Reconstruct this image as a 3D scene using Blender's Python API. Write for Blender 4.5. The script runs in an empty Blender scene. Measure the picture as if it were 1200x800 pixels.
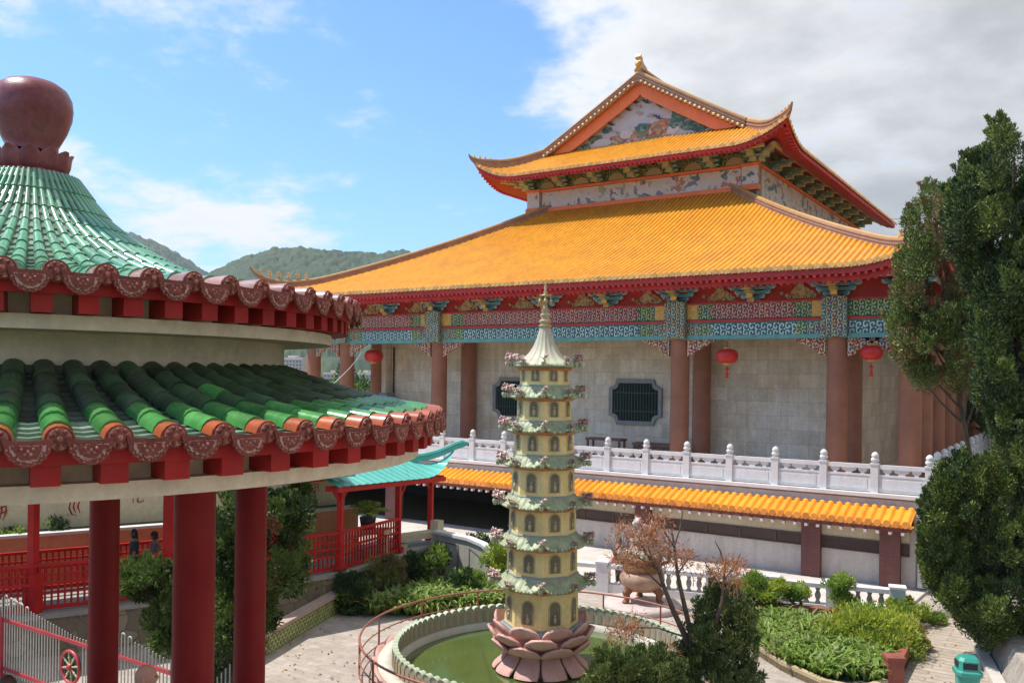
import bpy, math, random
import numpy as np
from math import radians as R, sin, cos, pi, tau

sc = bpy.context.scene
COL = sc.collection

# ------------------------------------------------------------------ camera
cam_d = bpy.data.cameras.new('camera')
cam = bpy.data.objects.new('camera', cam_d)
COL.objects.link(cam)
cam_d.sensor_width = 36.0
cam_d.lens = 1022.6/1200*36
cam_d.shift_y = 40.3/1200
cam_d.clip_start = 0.1
cam_d.clip_end = 6000
EYE = np.array([0., 0., 7.2])
cam.location = EYE
YAW, ROL = R(33.68), R(0.764)
cam.rotation_mode = 'XYZ'
from mathutils import Matrix, Vector
cam.matrix_world = (Matrix.Translation(Vector(EYE)) @ Matrix.Rotation(YAW, 4, 'Z') @ Matrix.Rotation(R(90), 4, 'X')
                    @ Matrix.Rotation(ROL, 4, 'Z'))
sc.camera = cam

# ------------------------------------------------------------------ sky, sun, exposure
SUN_DIR = np.array([-0.91, -0.41, 0.0]); SUN_DIR /= np.linalg.norm(SUN_DIR)
SUN_EL = R(62)
w = bpy.data.worlds.new('World'); sc.world = w; w.use_nodes = True
nt = w.node_tree; nd = nt.nodes; lk = nt.links
for n in list(nd): nd.remove(n)
out = nd.new('ShaderNodeOutputWorld'); bg = nd.new('ShaderNodeBackground')
sky = nd.new('ShaderNodeTexSky'); sky.sky_type = 'NISHITA'; sky.sun_disc = False
sky.sun_elevation = SUN_EL
sky.sun_rotation = math.atan2(SUN_DIR[0], SUN_DIR[1])
sky.altitude = 100; sky.air_density = 1.15; sky.dust_density = 0.7; sky.ozone_density = 1.6
bg.inputs['Strength'].default_value = 0.15
tc = nd.new('ShaderNodeTexCoord')
def N(tree, t, **kw):
    n = tree.nodes.new(t)
    for k, v in kw.items():
        if k in n.inputs: n.inputs[k].default_value = v
        else: setattr(n, k, v)
    return n
def mth(tree, op, a, b=None, clamp=False):
    n = tree.nodes.new('ShaderNodeMath'); n.operation = op; n.use_clamp = clamp
    for i, x in enumerate((a, b)):
        if x is None: continue
        if isinstance(x, (int, float)): n.inputs[i].default_value = x
        else: tree.links.new(x, n.inputs[i])
    return n.outputs[0]
# cloud cover is laid out on the dome by compass direction: flattened direction d.xy/(d.z+.25)
sep = nd.new('ShaderNodeSeparateXYZ'); lk.new(tc.outputs['Generated'], sep.inputs[0])
zz = mth(nt, 'ADD', mth(nt, 'MAXIMUM', sep.outputs[2], 0.0), 0.22)
cu = mth(nt, 'DIVIDE', sep.outputs[0], zz); cv = mth(nt, 'DIVIDE', sep.outputs[1], zz)
cmb = nd.new('ShaderNodeCombineXYZ'); lk.new(cu, cmb.inputs[0]); lk.new(cv, cmb.inputs[1])
n1 = N(nt, 'ShaderNodeTexNoise', Scale=2.1, Detail=10.0, Roughness=0.60); lk.new(cmb.outputs[0], n1.inputs['Vector'])
n2 = N(nt, 'ShaderNodeTexNoise', Scale=0.6, Detail=4.0, Roughness=0.5); lk.new(cmb.outputs[0], n2.inputs['Vector'])
# how far round to the right the direction points: the big cloud bank stands on that side
fwv = (-sin(YAW), cos(YAW)); rtv = (cos(YAW), sin(YAW))
side = mth(nt, 'ADD', mth(nt, 'MULTIPLY', sep.outputs[0], rtv[0]), mth(nt, 'MULTIPLY', sep.outputs[1], rtv[1]))
bank = nd.new('ShaderNodeMapRange'); lk.new(mth(nt, 'ADD', side, mth(nt, 'MULTIPLY', sep.outputs[2], 0.35)), bank.inputs[0])
bank.inputs[1].default_value = 0.06; bank.inputs[2].default_value = 0.38; bank.inputs[3].default_value = 0.0; bank.inputs[4].default_value = 0.30
hor = nd.new('ShaderNodeMapRange'); lk.new(sep.outputs[2], hor.inputs[0])
hor.inputs[1].default_value = 0.08; hor.inputs[2].default_value = 0.26; hor.inputs[3].default_value = 0.15; hor.inputs[4].default_value = 0.0
dens = mth(nt, 'ADD', mth(nt, 'ADD', n1.outputs[0], bank.outputs[0]), hor.outputs[0])
dens = mth(nt, 'ADD', dens, mth(nt, 'MULTIPLY', mth(nt, 'SUBTRACT', n2.outputs[0], 0.5), 0.35))
cf = nd.new('ShaderNodeMapRange'); cf.interpolation_type = 'SMOOTHSTEP'; lk.new(dens, cf.inputs[0])
cf.inputs[1].default_value = 0.545; cf.inputs[2].default_value = 0.72
# thick middles of the bank are greyer than their rims
grey = nd.new('ShaderNodeMapRange'); grey.interpolation_type = 'SMOOTHSTEP'
lk.new(mth(nt, 'ADD', mth(nt, 'MULTIPLY', n2.outputs[0], 0.55), mth(nt, 'ADD', mth(nt, 'MULTIPLY', dens, 0.45), mth(nt, 'MULTIPLY', bank.outputs[0], 0.5))), grey.inputs[0]); grey.inputs[1].default_value = 0.62; grey.inputs[2].default_value = 0.86
cmix = N(nt, 'ShaderNodeMixRGB'); cmix.inputs[1].default_value = (5.5, 5.55, 5.7, 1); cmix.inputs[2].default_value = (2.6, 2.7, 2.85, 1)
lk.new(grey.outputs[0], cmix.inputs[0])
sb = N(nt, 'ShaderNodeMixRGB', blend_type='MULTIPLY'); sb.inputs[0].default_value = 1.0
sb.inputs[2].default_value = (0.66, 0.95, 1.24, 1)
lk.new(sky.outputs[0], sb.inputs[1])
smix = N(nt, 'ShaderNodeMixRGB'); lk.new(cf.outputs[0], smix.inputs[0]); lk.new(sb.outputs[0], smix.inputs[1]); lk.new(cmix.outputs[0], smix.inputs[2])
lk.new(smix.outputs[0], bg.inputs[0]); lk.new(bg.outputs[0], out.inputs[0])

sd = bpy.data.lights.new('sun', 'SUN'); sd.energy = 4.6; sd.angle = R(0.55); sd.color = (1.0, 0.945, 0.86)
so = bpy.data.objects.new('sun', sd); COL.objects.link(so)
sdv = Vector((SUN_DIR[0]*cos(SUN_EL), SUN_DIR[1]*cos(SUN_EL), sin(SUN_EL)))
so.rotation_euler = sdv.to_track_quat('Z', 'Y').to_euler()
so.location = (-30, -20, 60)
sc.view_settings.view_transform = 'Standard'; sc.view_settings.look = 'None'
sc.view_settings.exposure = 0.30; sc.view_settings.gamma = 1.0; sc.view_settings.use_curve_mapping = False
sc.cycles.max_bounces = 8; sc.cycles.diffuse_bounces = 6; sc.cycles.glossy_bounces = 3
sc.cycles.transparent_max_bounces = 8; sc.cycles.volume_bounces = 0

# ------------------------------------------------------------------ pixel helpers: a point on a real plane, or at a real depth
FPX = 1022.6
FW = np.array([-sin(YAW), cos(YAW), 0.]); RT0 = np.array([cos(YAW), sin(YAW), 0.]); UP0 = np.array([0, 0, 1.])
RT = RT0*cos(ROL)+UP0*sin(ROL); UP = -RT0*sin(ROL)+UP0*cos(ROL)
def ray(x, y): return FW+RT*(x-600)/FPX-UP*(y-440.3)/FPX
def gp(x, y, z=0.0): r = ray(x, y); return EYE+r*((z-7.2)/r[2])
def at(x, y, d): return EYE+ray(x, y)*d

# ------------------------------------------------------------------ mesh builder
class MB:
    def __init__(s): s.V = []; s.F = []; s.n = 0
    def add(s, V, F, mat=0, smooth=False):
        V = np.asarray(V, float).reshape(-1, 3)
        for f in (F if isinstance(F, list) else [F]):
            f = np.asarray(f, int)
            if f.size == 0: continue
            if f.ndim == 1: f = f[None, :]
            s.F.append((f+s.n, mat, smooth))
        s.V.append(V); s.n += len(V); return s
    def box(s, c, d, rz=0.0, mat=0, top=1.0, tilt=None):
        x, y, z = d[0]/2, d[1]/2, d[2]/2
        V = np.array([(sx*x*(top if sz > 0 else 1), sy*y*(top if sz > 0 else 1), sz*z) for sz in (-1, 1) for sx, sy in ((-1, -1), (1, -1), (1, 1), (-1, 1))], float)
        if tilt: # rotation about local x then y
            a, b = tilt
            Rx = np.array([[1, 0, 0], [0, cos(a), -sin(a)], [0, sin(a), cos(a)]]); Ry = np.array([[cos(b), 0, sin(b)], [0, 1, 0], [-sin(b), 0, cos(b)]])
            V = V@(Ry@Rx).T
        if rz: V = V@np.array([[cos(rz), sin(rz), 0], [-sin(rz), cos(rz), 0], [0, 0, 1]])
        return s.add(V+np.asarray(c, float), [(0, 3, 2, 1), (4, 5, 6, 7), (0, 1, 5, 4), (1, 2, 6, 5), (2, 3, 7, 6), (3, 0, 4, 7)], mat)
    def bar(s, a, b, wd, h, mat=0):
        a = np.asarray(a, float); b = np.asarray(b, float); d = b-a; L = np.linalg.norm(d); d /= L
        sd_ = np.cross(d, (0, 0, 1.)); nn = np.linalg.norm(sd_)
        sd_ = np.array([1., 0, 0]) if nn < 1e-4 else sd_/nn
        u = np.cross(sd_, d)
        V = [p+sd_*sx*wd/2+u*su*h/2 for p in (a, b) for sx, su in ((-1, -1), (1, -1), (1, 1), (-1, 1))]
        return s.add(V, [(0, 3, 2, 1), (4, 5, 6, 7), (0, 1, 5, 4), (1, 2, 6, 5), (2, 3, 7, 6), (3, 0, 4, 7)], mat)
    def loft(s, rings, closed=True, caps=True, mat=0, smooth=True):
        P = np.asarray(rings, float); m, n = P.shape[:2]
        i = np.arange(m-1)[:, None]; j = np.arange(n if closed else n-1)[None, :]; j2 = (j+1) % n
        q = np.stack([i*n+j, i*n+j2, (i+1)*n+j2, (i+1)*n+j], -1).reshape(-1, 4)
        F = [q]
        s.add(P.reshape(-1, 3), F, mat, smooth)
        if caps and closed:
            s.add(P[0], [np.arange(n)[::-1]], mat, False); s.add(P[-1], [np.arange(n)], mat, False)
        return s
    def sheet(s, P, mat=0, smooth=True): return s.loft(P, False, False, mat, smooth)
    def lathe(s, prof, n=24, c=(0, 0, 0), a0=0, a1=tau, mat=0, smooth=True, caps=False, wob=None):
        full = abs(a1-a0-tau) < 1e-6
        A = np.linspace(a0, a1, n, endpoint=not full)
        Rr = []
        for r, z in prof:
            rr = np.full(len(A), float(r)) if wob is None else r*(1+wob(A, z))
            Rr.append(np.stack([c[0]+rr*np.cos(A), c[1]+rr*np.sin(A), np.full(len(A), c[2]+z)], -1))
        return s.loft(Rr, full, caps, mat, smooth)
    def tube(s, path, r, n=8, mat=0, caps=True, smooth=True):
        P = np.asarray(path, float); m = len(P); r = np.broadcast_to(np.asarray(r, float), (m,))
        T = np.gradient(P, axis=0) if m > 2 else np.array([P[1]-P[0]]*2)
        T /= np.linalg.norm(T, axis=1)[:, None]+1e-9
        ref = np.array([0, 0, 1.]) if abs(T[0][2]) < .9 else np.array([1., 0, 0])
        A = np.arange(n)/n*tau; rings = []
        for k in range(m):
            u = np.cross(T[k], ref); u /= np.linalg.norm(u)+1e-9; v = np.cross(u, T[k]); ref = v
            rings.append(P[k]+r[k]*(np.cos(A)[:, None]*u+np.sin(A)[:, None]*v))
        return s.loft(rings, True, caps, mat, smooth)
    def prism(s, poly, z0, z1, mat=0, smooth=False):
        p = np.asarray(poly, float); n = len(p)
        if 0.5*np.sum(p[:, 0]*np.roll(p[:, 1], -1)-np.roll(p[:, 0], -1)*p[:, 1]) < 0: p = p[::-1]
        V = np.vstack([np.c_[p, np.full(n, z0)], np.c_[p, np.full(n, z1)]])
        i = np.arange(n); j = (i+1) % n
        return s.add(V, [np.stack([i, j, j+n, i+n], -1), i[::-1], i+n], mat, smooth)
    def plate(s, poly, o, u, v, t, mat=0, smooth=False):
        """flat outline poly (2d) in the plane of unit vectors u, v at o, thickness t along u x v"""
        p = np.asarray(poly, float); n = len(p)
        if 0.5*np.sum(p[:, 0]*np.roll(p[:, 1], -1)-np.roll(p[:, 0], -1)*p[:, 1]) < 0: p = p[::-1]
        u = np.asarray(u, float); v = np.asarray(v, float); w_ = np.cross(u, v)
        a = np.asarray(o, float)+p[:, :1]*u+p[:, 1:]*v
        V = np.vstack([a, a+w_*t]); i = np.arange(n); j = (i+1) % n
        return s.add(V, [np.stack([i, j, j+n, i+n], -1), i[::-1], i+n], mat, smooth)
    def ball(s, c, r, n=12, m=8, mat=0, sq=(1, 1, 1)):
        th = np.linspace(0.02, pi-0.02, m); A = np.arange(n)/n*tau
        rings = [np.stack([c[0]+sq[0]*r*sin(t)*np.cos(A), c[1]+sq[1]*r*sin(t)*np.sin(A), np.full(n, c[2]-sq[2]*r*cos(t))], -1) for t in th]
        return s.loft(rings, True, True, mat, True)
    def build(s, name, mats, parent=None, origin=None):
        mats = mats if isinstance(mats, (list, tuple)) else [mats]
        V = np.vstack(s.V)
        if parent is not None: o_ = PL.get(parent.name, np.zeros(3))
        else: o_ = np.zeros(3)
        if origin is None: org = o_
        else: org = np.asarray(origin, float)
        V = V-org
        me = bpy.data.meshes.new(name)
        me.vertices.add(len(V)); me.vertices.foreach_set('co', V.astype(np.float32).ravel())
        lt = np.concatenate([np.full(len(f), f.shape[1]) for f, _, _ in s.F])
        li = np.concatenate([f.ravel() for f, _, _ in s.F])
        me.loops.add(len(li)); me.loops.foreach_set('vertex_index', li.astype(np.int32))
        me.polygons.add(len(lt)); st = np.concatenate([[0], np.cumsum(lt)[:-1]])
        me.polygons.foreach_set('loop_start', st.astype(np.int32))
        try: me.polygons.foreach_set('loop_total', lt.astype(np.int32))
        except Exception: pass
        me.polygons.foreach_set('material_index', np.concatenate([np.full(len(f), m_) for f, m_, _ in s.F]).astype(np.int32))
        me.polygons.foreach_set('use_smooth', np.concatenate([np.full(len(f), sm) for f, _, sm in s.F]))
        for m_ in mats: me.materials.append(m_)
        me.update(calc_edges=True); me.validate()
        o = bpy.data.objects.new(name, me); COL.objects.link(o)
        if parent is not None: o.parent = parent
        o.location = org-o_ if parent is not None else org
        PL[o.name] = org
        return o
PL = {}
def thing(name, label, cat, loc=(0, 0, 0), group=None):
    o = bpy.data.objects.new(name, None); COL.objects.link(o); o.location = loc; o.empty_display_size = .2
    PL[o.name] = np.asarray(loc, float)
    return tag(o, label, cat, group)
def tag(o, label=None, cat=None, group=None, kind=None):
    if label: o['label'] = label
    if cat: o['category'] = cat
    if group: o['group'] = group
    if kind: o['kind'] = kind
    return o
def dup(o, parent=None, loc=None, rz=None):
    c = o.copy(); COL.objects.link(c)
    if parent is not None: c.parent = parent
    if loc is not None: c.location = loc
    if rz is not None: c.rotation_euler = (0, 0, rz)
    PL[c.name] = PL.get(o.name, np.zeros(3))
    return c
def dup_tree(o, loc, rz=0.0, scale=None):
    c = dup(o, None, loc, rz)
    if scale: c.scale = scale if isinstance(scale, tuple) else (scale,)*3
    for ch in [x for x in list(COL.objects) if x.parent == o]:
        d = dup(ch, c)
        for g in [x for x in list(COL.objects) if x.parent == ch]: dup(g, d)
    return c

# ------------------------------------------------------------------ materials
def srgb(r, g, b): # 0-255 picked colour -> linear
    return tuple(((x/255)/12.92 if x/255 <= .04045 else ((x/255+.055)/1.055)**2.4) for x in (r, g, b))
def mat(name, col, rough=.6, var=.18, scale=2.0, col2=None, bump=0.0, bscale=25.0, metal=0.0, island=0.0, streak=0.0,
        fine=0.12, coat=0.0, spec=.5, sss=0.0, dirt=None, dirt_amt=0.0, dirt_scale=1.3):
    m = bpy.data.materials.new(name); m.use_nodes = True; t = m.node_tree; b = t.nodes['Principled BSDF']
    tc_ = t.nodes.new('ShaderNodeTexCoord'); oi = t.nodes.new('ShaderNodeObjectInfo')
    va = N(t, 'ShaderNodeVectorMath', operation='ADD'); t.links.new(tc_.outputs['Object'], va.inputs[0])
    sc_ = N(t, 'ShaderNodeVectorMath', operation='SCALE'); sc_.inputs[0].default_value = (31, 17, 23); t.links.new(oi.outputs['Random'], sc_.inputs['Scale'])
    t.links.new(sc_.outputs[0], va.inputs[1]); vec = va.outputs[0]
    n_ = N(t, 'ShaderNodeTexNoise', Scale=scale, Detail=6.0, Roughness=.6); t.links.new(vec, n_.inputs['Vector'])
    nf = N(t, 'ShaderNodeTexNoise', Scale=scale*9, Detail=4.0, Roughness=.65); t.links.new(vec, nf.inputs['Vector'])
    c2 = col2 if col2 else tuple(min(1, c*(1+var)) for c in col); c1 = col if col2 else tuple(c*(1-var) for c in col)
    f = mth(t, 'ADD', mth(t, 'MULTIPLY', mth(t, 'SUBTRACT', n_.outputs[0], .5), 2.4), .5, True)
    mx = N(t, 'ShaderNodeMixRGB'); mx.inputs[1].default_value = (*c1, 1); mx.inputs[2].default_value = (*c2, 1); t.links.new(f, mx.inputs[0])
    cur = mx.outputs[0]
    def mul(fac_sock, lo, hi):
        nonlocal cur
        mr = N(t, 'ShaderNodeMapRange'); t.links.new(fac_sock, mr.inputs[0]); mr.inputs[3].default_value = lo; mr.inputs[4].default_value = hi
        hs = N(t, 'ShaderNodeMixRGB', blend_type='MULTIPLY'); hs.inputs[0].default_value = 1
        t.links.new(cur, hs.inputs[1]); t.links.new(mr.outputs[0], hs.inputs[2]); cur = hs.outputs[0]
    if fine: mul(nf.outputs[0], 1-fine*2, 1+fine*2)
    if island:
        g_ = t.nodes.new('ShaderNodeNewGeometry'); mul(g_.outputs['Random Per Island'], 1-island, 1+island)
    if streak:
        mp = N(t, 'ShaderNodeMapping'); mp.inputs['Scale'].default_value = (2.2, 2.2, .18); t.links.new(vec, mp.inputs[0])
        ns = N(t, 'ShaderNodeTexNoise', Scale=1.6, Detail=5.0, Roughness=.7); t.links.new(mp.outputs[0], ns.inputs['Vector'])
        mul(ns.outputs[0], 1-streak*1.6, 1+streak*1.2)
    if dirt:
        nn = N(t, 'ShaderNodeTexNoise', Scale=dirt_scale, Detail=8.0, Roughness=.7); t.links.new(vec, nn.inputs['Vector'])
        mr = N(t, 'ShaderNodeMapRange'); t.links.new(nn.outputs[0], mr.inputs[0]); mr.inputs[1].default_value = .48; mr.inputs[2].default_value = .68
        mr.inputs[4].default_value = dirt_amt
        dm = N(t, 'ShaderNodeMixRGB'); t.links.new(mr.outputs[0], dm.inputs[0]); t.links.new(cur, dm.inputs[1]); dm.inputs[2].default_value = (*dirt, 1); cur = dm.outputs[0]
    t.links.new(cur, b.inputs['Base Color'])
    rr = N(t, 'ShaderNodeMapRange'); t.links.new(nf.outputs[0], rr.inputs[0]); rr.inputs[3].default_value = max(.05, rough-.12); rr.inputs[4].default_value = min(1, rough+.12)
    t.links.new(rr.outputs[0], b.inputs['Roughness']); b.inputs['Metallic'].default_value = metal
    b.inputs['Specular IOR Level'].default_value = spec
    if coat: b.inputs['Coat Weight'].default_value = coat; b.inputs['Coat Roughness'].default_value = .12
    if bump:
        nb = N(t, 'ShaderNodeTexNoise', Scale=bscale, Detail=5.0, Roughness=.6); t.links.new(vec, nb.inputs['Vector'])
        bp = N(t, 'ShaderNodeBump', Strength=bump, Distance=.03); t.links.new(nb.outputs[0], bp.inputs['Height']); t.links.new(bp.outputs[0], b.inputs['Normal'])
    m['c'] = 1
    return m
def nodes_of(m): return m.node_tree, m.node_tree.nodes['Principled BSDF']
def leaf_mat(name, c1, c2, trans=.25, rough=.55, scale=.9, tip=None, tip_amt=0.0):
    m = mat(name, c1, rough, col2=c2, scale=scale, island=.38, fine=.1)
    t, b = nodes_of(m)
    src = b.inputs['Base Color'].links[0].from_socket
    if tip:
        g_ = t.nodes.new('ShaderNodeNewGeometry'); mr = N(t, 'ShaderNodeMapRange'); t.links.new(g_.outputs['Random Per Island'], mr.inputs[0])
        mr.inputs[1].default_value = 1-tip_amt; mr.inputs[2].default_value = 1-tip_amt+.05
        nz = N(t, 'ShaderNodeTexNoise', Scale=1.1, Detail=3.0); tcn = t.nodes.new('ShaderNodeTexCoord'); t.links.new(tcn.outputs['Object'], nz.inputs['Vector'])
        f2 = mth(t, 'MULTIPLY', mr.outputs[0], mth(t, 'MULTIPLY', nz.outputs[0], 1.7, True), True)
        mx = N(t, 'ShaderNodeMixRGB'); t.links.new(f2, mx.inputs[0]); t.links.new(src, mx.inputs[1]); mx.inputs[2].default_value = (*tip, 1); src = mx.outputs[0]
        t.links.new(src, b.inputs['Base Color'])
    tr = t.nodes.new('ShaderNodeBsdfTranslucent'); ad = t.nodes.new('ShaderNodeMixShader'); ad.inputs[0].default_value = trans
    t.links.new(src, tr.inputs[0]); t.links.new(b.outputs[0], ad.inputs[1]); t.links.new(tr.outputs[0], ad.inputs[2])
    t.links.new(ad.outputs[0], t.nodes['Material Output'].inputs[0])
    return m
def ornate(name, ground, cols, scale=6.0, line=(.75, .62, .30), rough=.55, stretch=(1, 1, 1), line_w=.06, weights=None, swirl=2.0):
    """painted scrollwork: cells of several colours with pale outlines, bent by noise"""
    m = bpy.data.materials.new(name); m.use_nodes = True; t = m.node_tree; b = t.nodes['Principled BSDF']
    tc_ = t.nodes.new('ShaderNodeTexCoord'); mp = N(t, 'ShaderNodeMapping'); mp.inputs['Scale'].default_value = stretch; t.links.new(tc_.outputs['Object'], mp.inputs[0])
    nz = N(t, 'ShaderNodeTexNoise', Scale=scale*.6, Detail=3.0); t.links.new(mp.outputs[0], nz.inputs['Vector'])
    sb_ = N(t, 'ShaderNodeVectorMath', operation='SUBTRACT'); t.links.new(nz.outputs['Color'], sb_.inputs[0]); sb_.inputs[1].default_value = (.5, .5, .5)
    s2 = N(t, 'ShaderNodeVectorMath', operation='SCALE'); s2.inputs['Scale'].default_value = swirl/scale; t.links.new(sb_.outputs[0], s2.inputs[0])
    va = N(t, 'ShaderNodeVectorMath', operation='ADD'); t.links.new(mp.outputs[0], va.inputs[0]); t.links.new(s2.outputs[0], va.inputs[1])
    v1 = N(t, 'ShaderNodeTexVoronoi', Scale=scale); t.links.new(va.outputs[0], v1.inputs['Vector'])
    ve = N(t, 'ShaderNodeTexVoronoi', Scale=scale, feature='DISTANCE_TO_EDGE'); t.links.new(va.outputs[0], ve.inputs['Vector'])
    sp = t.nodes.new('ShaderNodeSeparateColor'); t.links.new(v1.outputs['Color'], sp.inputs[0])
    cr = t.nodes.new('ShaderNodeValToRGB'); cr.color_ramp.interpolation = 'CONSTANT'
    allc = [ground]+cols; ws = weights or [1]*len(allc); tot = sum(ws); p = 0
    for i, c in enumerate(allc):
        e = cr.color_ramp.elements[i] if i < 2 else cr.color_ramp.elements.new(min(.999, p/tot))
        e.position = min(.999, p/tot); e.color = (*c, 1); p += ws[i]
    t.links.new(sp.outputs[0], cr.inputs[0])
    ed = N(t, 'ShaderNodeMapRange'); t.links.new(ve.outputs[0], ed.inputs[0]); ed.inputs[1].default_value = line_w*.5; ed.inputs[2].default_value = line_w*1.3
    mx = N(t, 'ShaderNodeMixRGB'); t.links.new(ed.outputs[0], mx.inputs[0]); mx.inputs[1].default_value = (*line, 1); t.links.new(cr.outputs[0], mx.inputs[2])
    # dark kernel of each scroll
    kn = N(t, 'ShaderNodeMapRange'); t.links.new(v1.outputs['Distance'], kn.inputs[0]); kn.inputs[1].default_value = .10; kn.inputs[2].default_value = .16; kn.inputs[3].default_value = .35
    mk = N(t, 'ShaderNodeMixRGB', blend_type='MULTIPLY'); mk.inputs[0].default_value = 1; t.links.new(mx.outputs[0], mk.inputs[1]); t.links.new(kn.outputs[0], mk.inputs[2])
    t.links.new(mk.outputs[0], b.inputs['Base Color']); b.inputs['Roughness'].default_value = rough
    return m

def scrolls(name, ground, line, cols, p, freq=22., rough=.55, lw=.42, thr=-.15):
    """rows of painted spiral scrolls: every cell of side p holds one spiral, turned the other way in its neighbours"""
    m = bpy.data.materials.new(name); m.use_nodes = True; t = m.node_tree; b = t.nodes['Principled BSDF']
    tc_ = t.nodes.new('ShaderNodeTexCoord'); nz = N(t, 'ShaderNodeTexNoise', Scale=5.0, Detail=2.0); t.links.new(tc_.outputs['Object'], nz.inputs['Vector'])
    sp = t.nodes.new('ShaderNodeSeparateXYZ'); t.links.new(tc_.outputs['Object'], sp.inputs[0])
    wob = mth(t, 'MULTIPLY', mth(t, 'SUBTRACT', nz.outputs[0], .5), .35)
    u = mth(t, 'ADD', mth(t, 'DIVIDE', mth(t, 'ADD', sp.outputs[0], sp.outputs[1]), p), wob); v = mth(t, 'ADD', mth(t, 'DIVIDE', sp.outputs[2], p), wob)
    iu, iv = mth(t, 'FLOOR', u), mth(t, 'FLOOR', v); fu, fv = mth(t, 'SUBTRACT', mth(t, 'FRACT', u), .5), mth(t, 'SUBTRACT', mth(t, 'FRACT', v), .5)
    r_ = mth(t, 'SQRT', mth(t, 'ADD', mth(t, 'MULTIPLY', fu, fu), mth(t, 'MULTIPLY', fv, fv))); a_ = mth(t, 'ARCTAN2', fv, fu)
    par = mth(t, 'SUBTRACT', mth(t, 'MULTIPLY', mth(t, 'FLOORED_MODULO', mth(t, 'ADD', iu, iv), 2.0), 2.0), 1.0)
    s_ = mth(t, 'SINE', mth(t, 'ADD', mth(t, 'MULTIPLY', r_, freq), mth(t, 'MULTIPLY', a_, par)))
    cb = t.nodes.new('ShaderNodeCombineXYZ'); t.links.new(iu, cb.inputs[0]); t.links.new(iv, cb.inputs[1]); wn = N(t, 'ShaderNodeTexWhiteNoise'); t.links.new(cb.outputs[0], wn.inputs['Vector'])
    cr = t.nodes.new('ShaderNodeValToRGB'); cr.color_ramp.interpolation = 'CONSTANT'
    for i, c in enumerate(cols):
        e = cr.color_ramp.elements[i] if i < 2 else cr.color_ramp.elements.new(i/len(cols))
        e.position = i/len(cols); e.color = (*c, 1)
    if len(cols) == 1: cr.color_ramp.elements[1].color = (*cols[0], 1)
    t.links.new(wn.outputs['Value'], cr.inputs[0])
    k1 = N(t, 'ShaderNodeMapRange'); t.links.new(s_, k1.inputs[0]); k1.inputs[1].default_value = thr; k1.inputs[2].default_value = thr+.12
    mx = N(t, 'ShaderNodeMixRGB'); t.links.new(k1.outputs[0], mx.inputs[0]); mx.inputs[1].default_value = (*ground, 1); t.links.new(cr.outputs[0], mx.inputs[2])
    k2 = N(t, 'ShaderNodeMapRange'); t.links.new(s_, k2.inputs[0]); k2.inputs[1].default_value = lw; k2.inputs[2].default_value = lw+.12
    m2 = N(t, 'ShaderNodeMixRGB'); t.links.new(k2.outputs[0], m2.inputs[0]); t.links.new(mx.outputs[0], m2.inputs[1]); m2.inputs[2].default_value = (*line, 1)
    n2 = N(t, 'ShaderNodeTexNoise', Scale=1.5, Detail=6.0); t.links.new(tc_.outputs['Object'], n2.inputs['Vector'])
    mr = N(t, 'ShaderNodeMapRange'); t.links.new(n2.outputs[0], mr.inputs[0]); mr.inputs[3].default_value = .6; mr.inputs[4].default_value = 1.25
    m3 = N(t, 'ShaderNodeMixRGB', blend_type='MULTIPLY'); m3.inputs[0].default_value = 1; t.links.new(m2.outputs[0], m3.inputs[1]); t.links.new(mr.outputs[0], m3.inputs[2])
    t.links.new(m3.outputs[0], b.inputs['Base Color']); b.inputs['Roughness'].default_value = rough
    return m

# ================================================================== materials used in several places
def tile_mat(name, col, col2, axis, period=.32, rough=.45, dirt=None, dirt_amt=.0):
    m = mat(name, col, rough, col2=col2, scale=.5, fine=.10, coat=.06, spec=.35, streak=.05, dirt=dirt, dirt_amt=dirt_amt, dirt_scale=.8)
    t, b = nodes_of(m); tc_ = t.nodes.new('ShaderNodeTexCoord'); sp = t.nodes.new('ShaderNodeSeparateXYZ'); t.links.new(tc_.outputs['Object'], sp.inputs[0])
    fr = mth(t, 'FRACT', mth(t, 'DIVIDE', sp.outputs[axis], period))
    # each tile is its own firing: cell noise by course and row
    fl = mth(t, 'FLOOR', mth(t, 'DIVIDE', sp.outputs[axis], period)); fl2 = mth(t, 'FLOOR', mth(t, 'DIVIDE', sp.outputs[1-axis], .26))
    cb = t.nodes.new('ShaderNodeCombineXYZ'); t.links.new(fl, cb.inputs[0]); t.links.new(fl2, cb.inputs[1])
    wn = N(t, 'ShaderNodeTexWhiteNoise'); t.links.new(cb.outputs[0], wn.inputs['Vector'])
    mr = N(t, 'ShaderNodeMapRange'); t.links.new(wn.outputs['Value'], mr.inputs[0]); mr.inputs[3].default_value = .90; mr.inputs[4].default_value = 1.07
    src = b.inputs['Base Color'].links[0].from_socket
    mx = N(t, 'ShaderNodeMixRGB', blend_type='MULTIPLY'); mx.inputs[0].default_value = 1; t.links.new(src, mx.inputs[1]); t.links.new(mr.outputs[0], mx.inputs[2])
    t.links.new(mx.outputs[0], b.inputs['Base Color'])
    bp = N(t, 'ShaderNodeBump', Strength=.3, Distance=.04); t.links.new(fr, bp.inputs['Height']); t.links.new(bp.outputs[0], b.inputs['Normal'])
    return m
YEL, YEL2 = (.80, .365, .020), (.74, .295, .016)
PANC, PANC2 = (.50, .185, .014), (.42, .14, .012)  # pans coloured darker: dirt and the shade between rolls painted in
m_tile_y = tile_mat('yellow_glaze_front', YEL, YEL2, 1, dirt=(.50, .22, .05), dirt_amt=.4)
m_tile_x = tile_mat('yellow_glaze_side', YEL, YEL2, 0)
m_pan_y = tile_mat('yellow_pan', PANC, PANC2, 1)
m_tile_o = tile_mat('orange_glaze', (.86, .37, .026), (.76, .27, .018), 1, .30)
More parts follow.
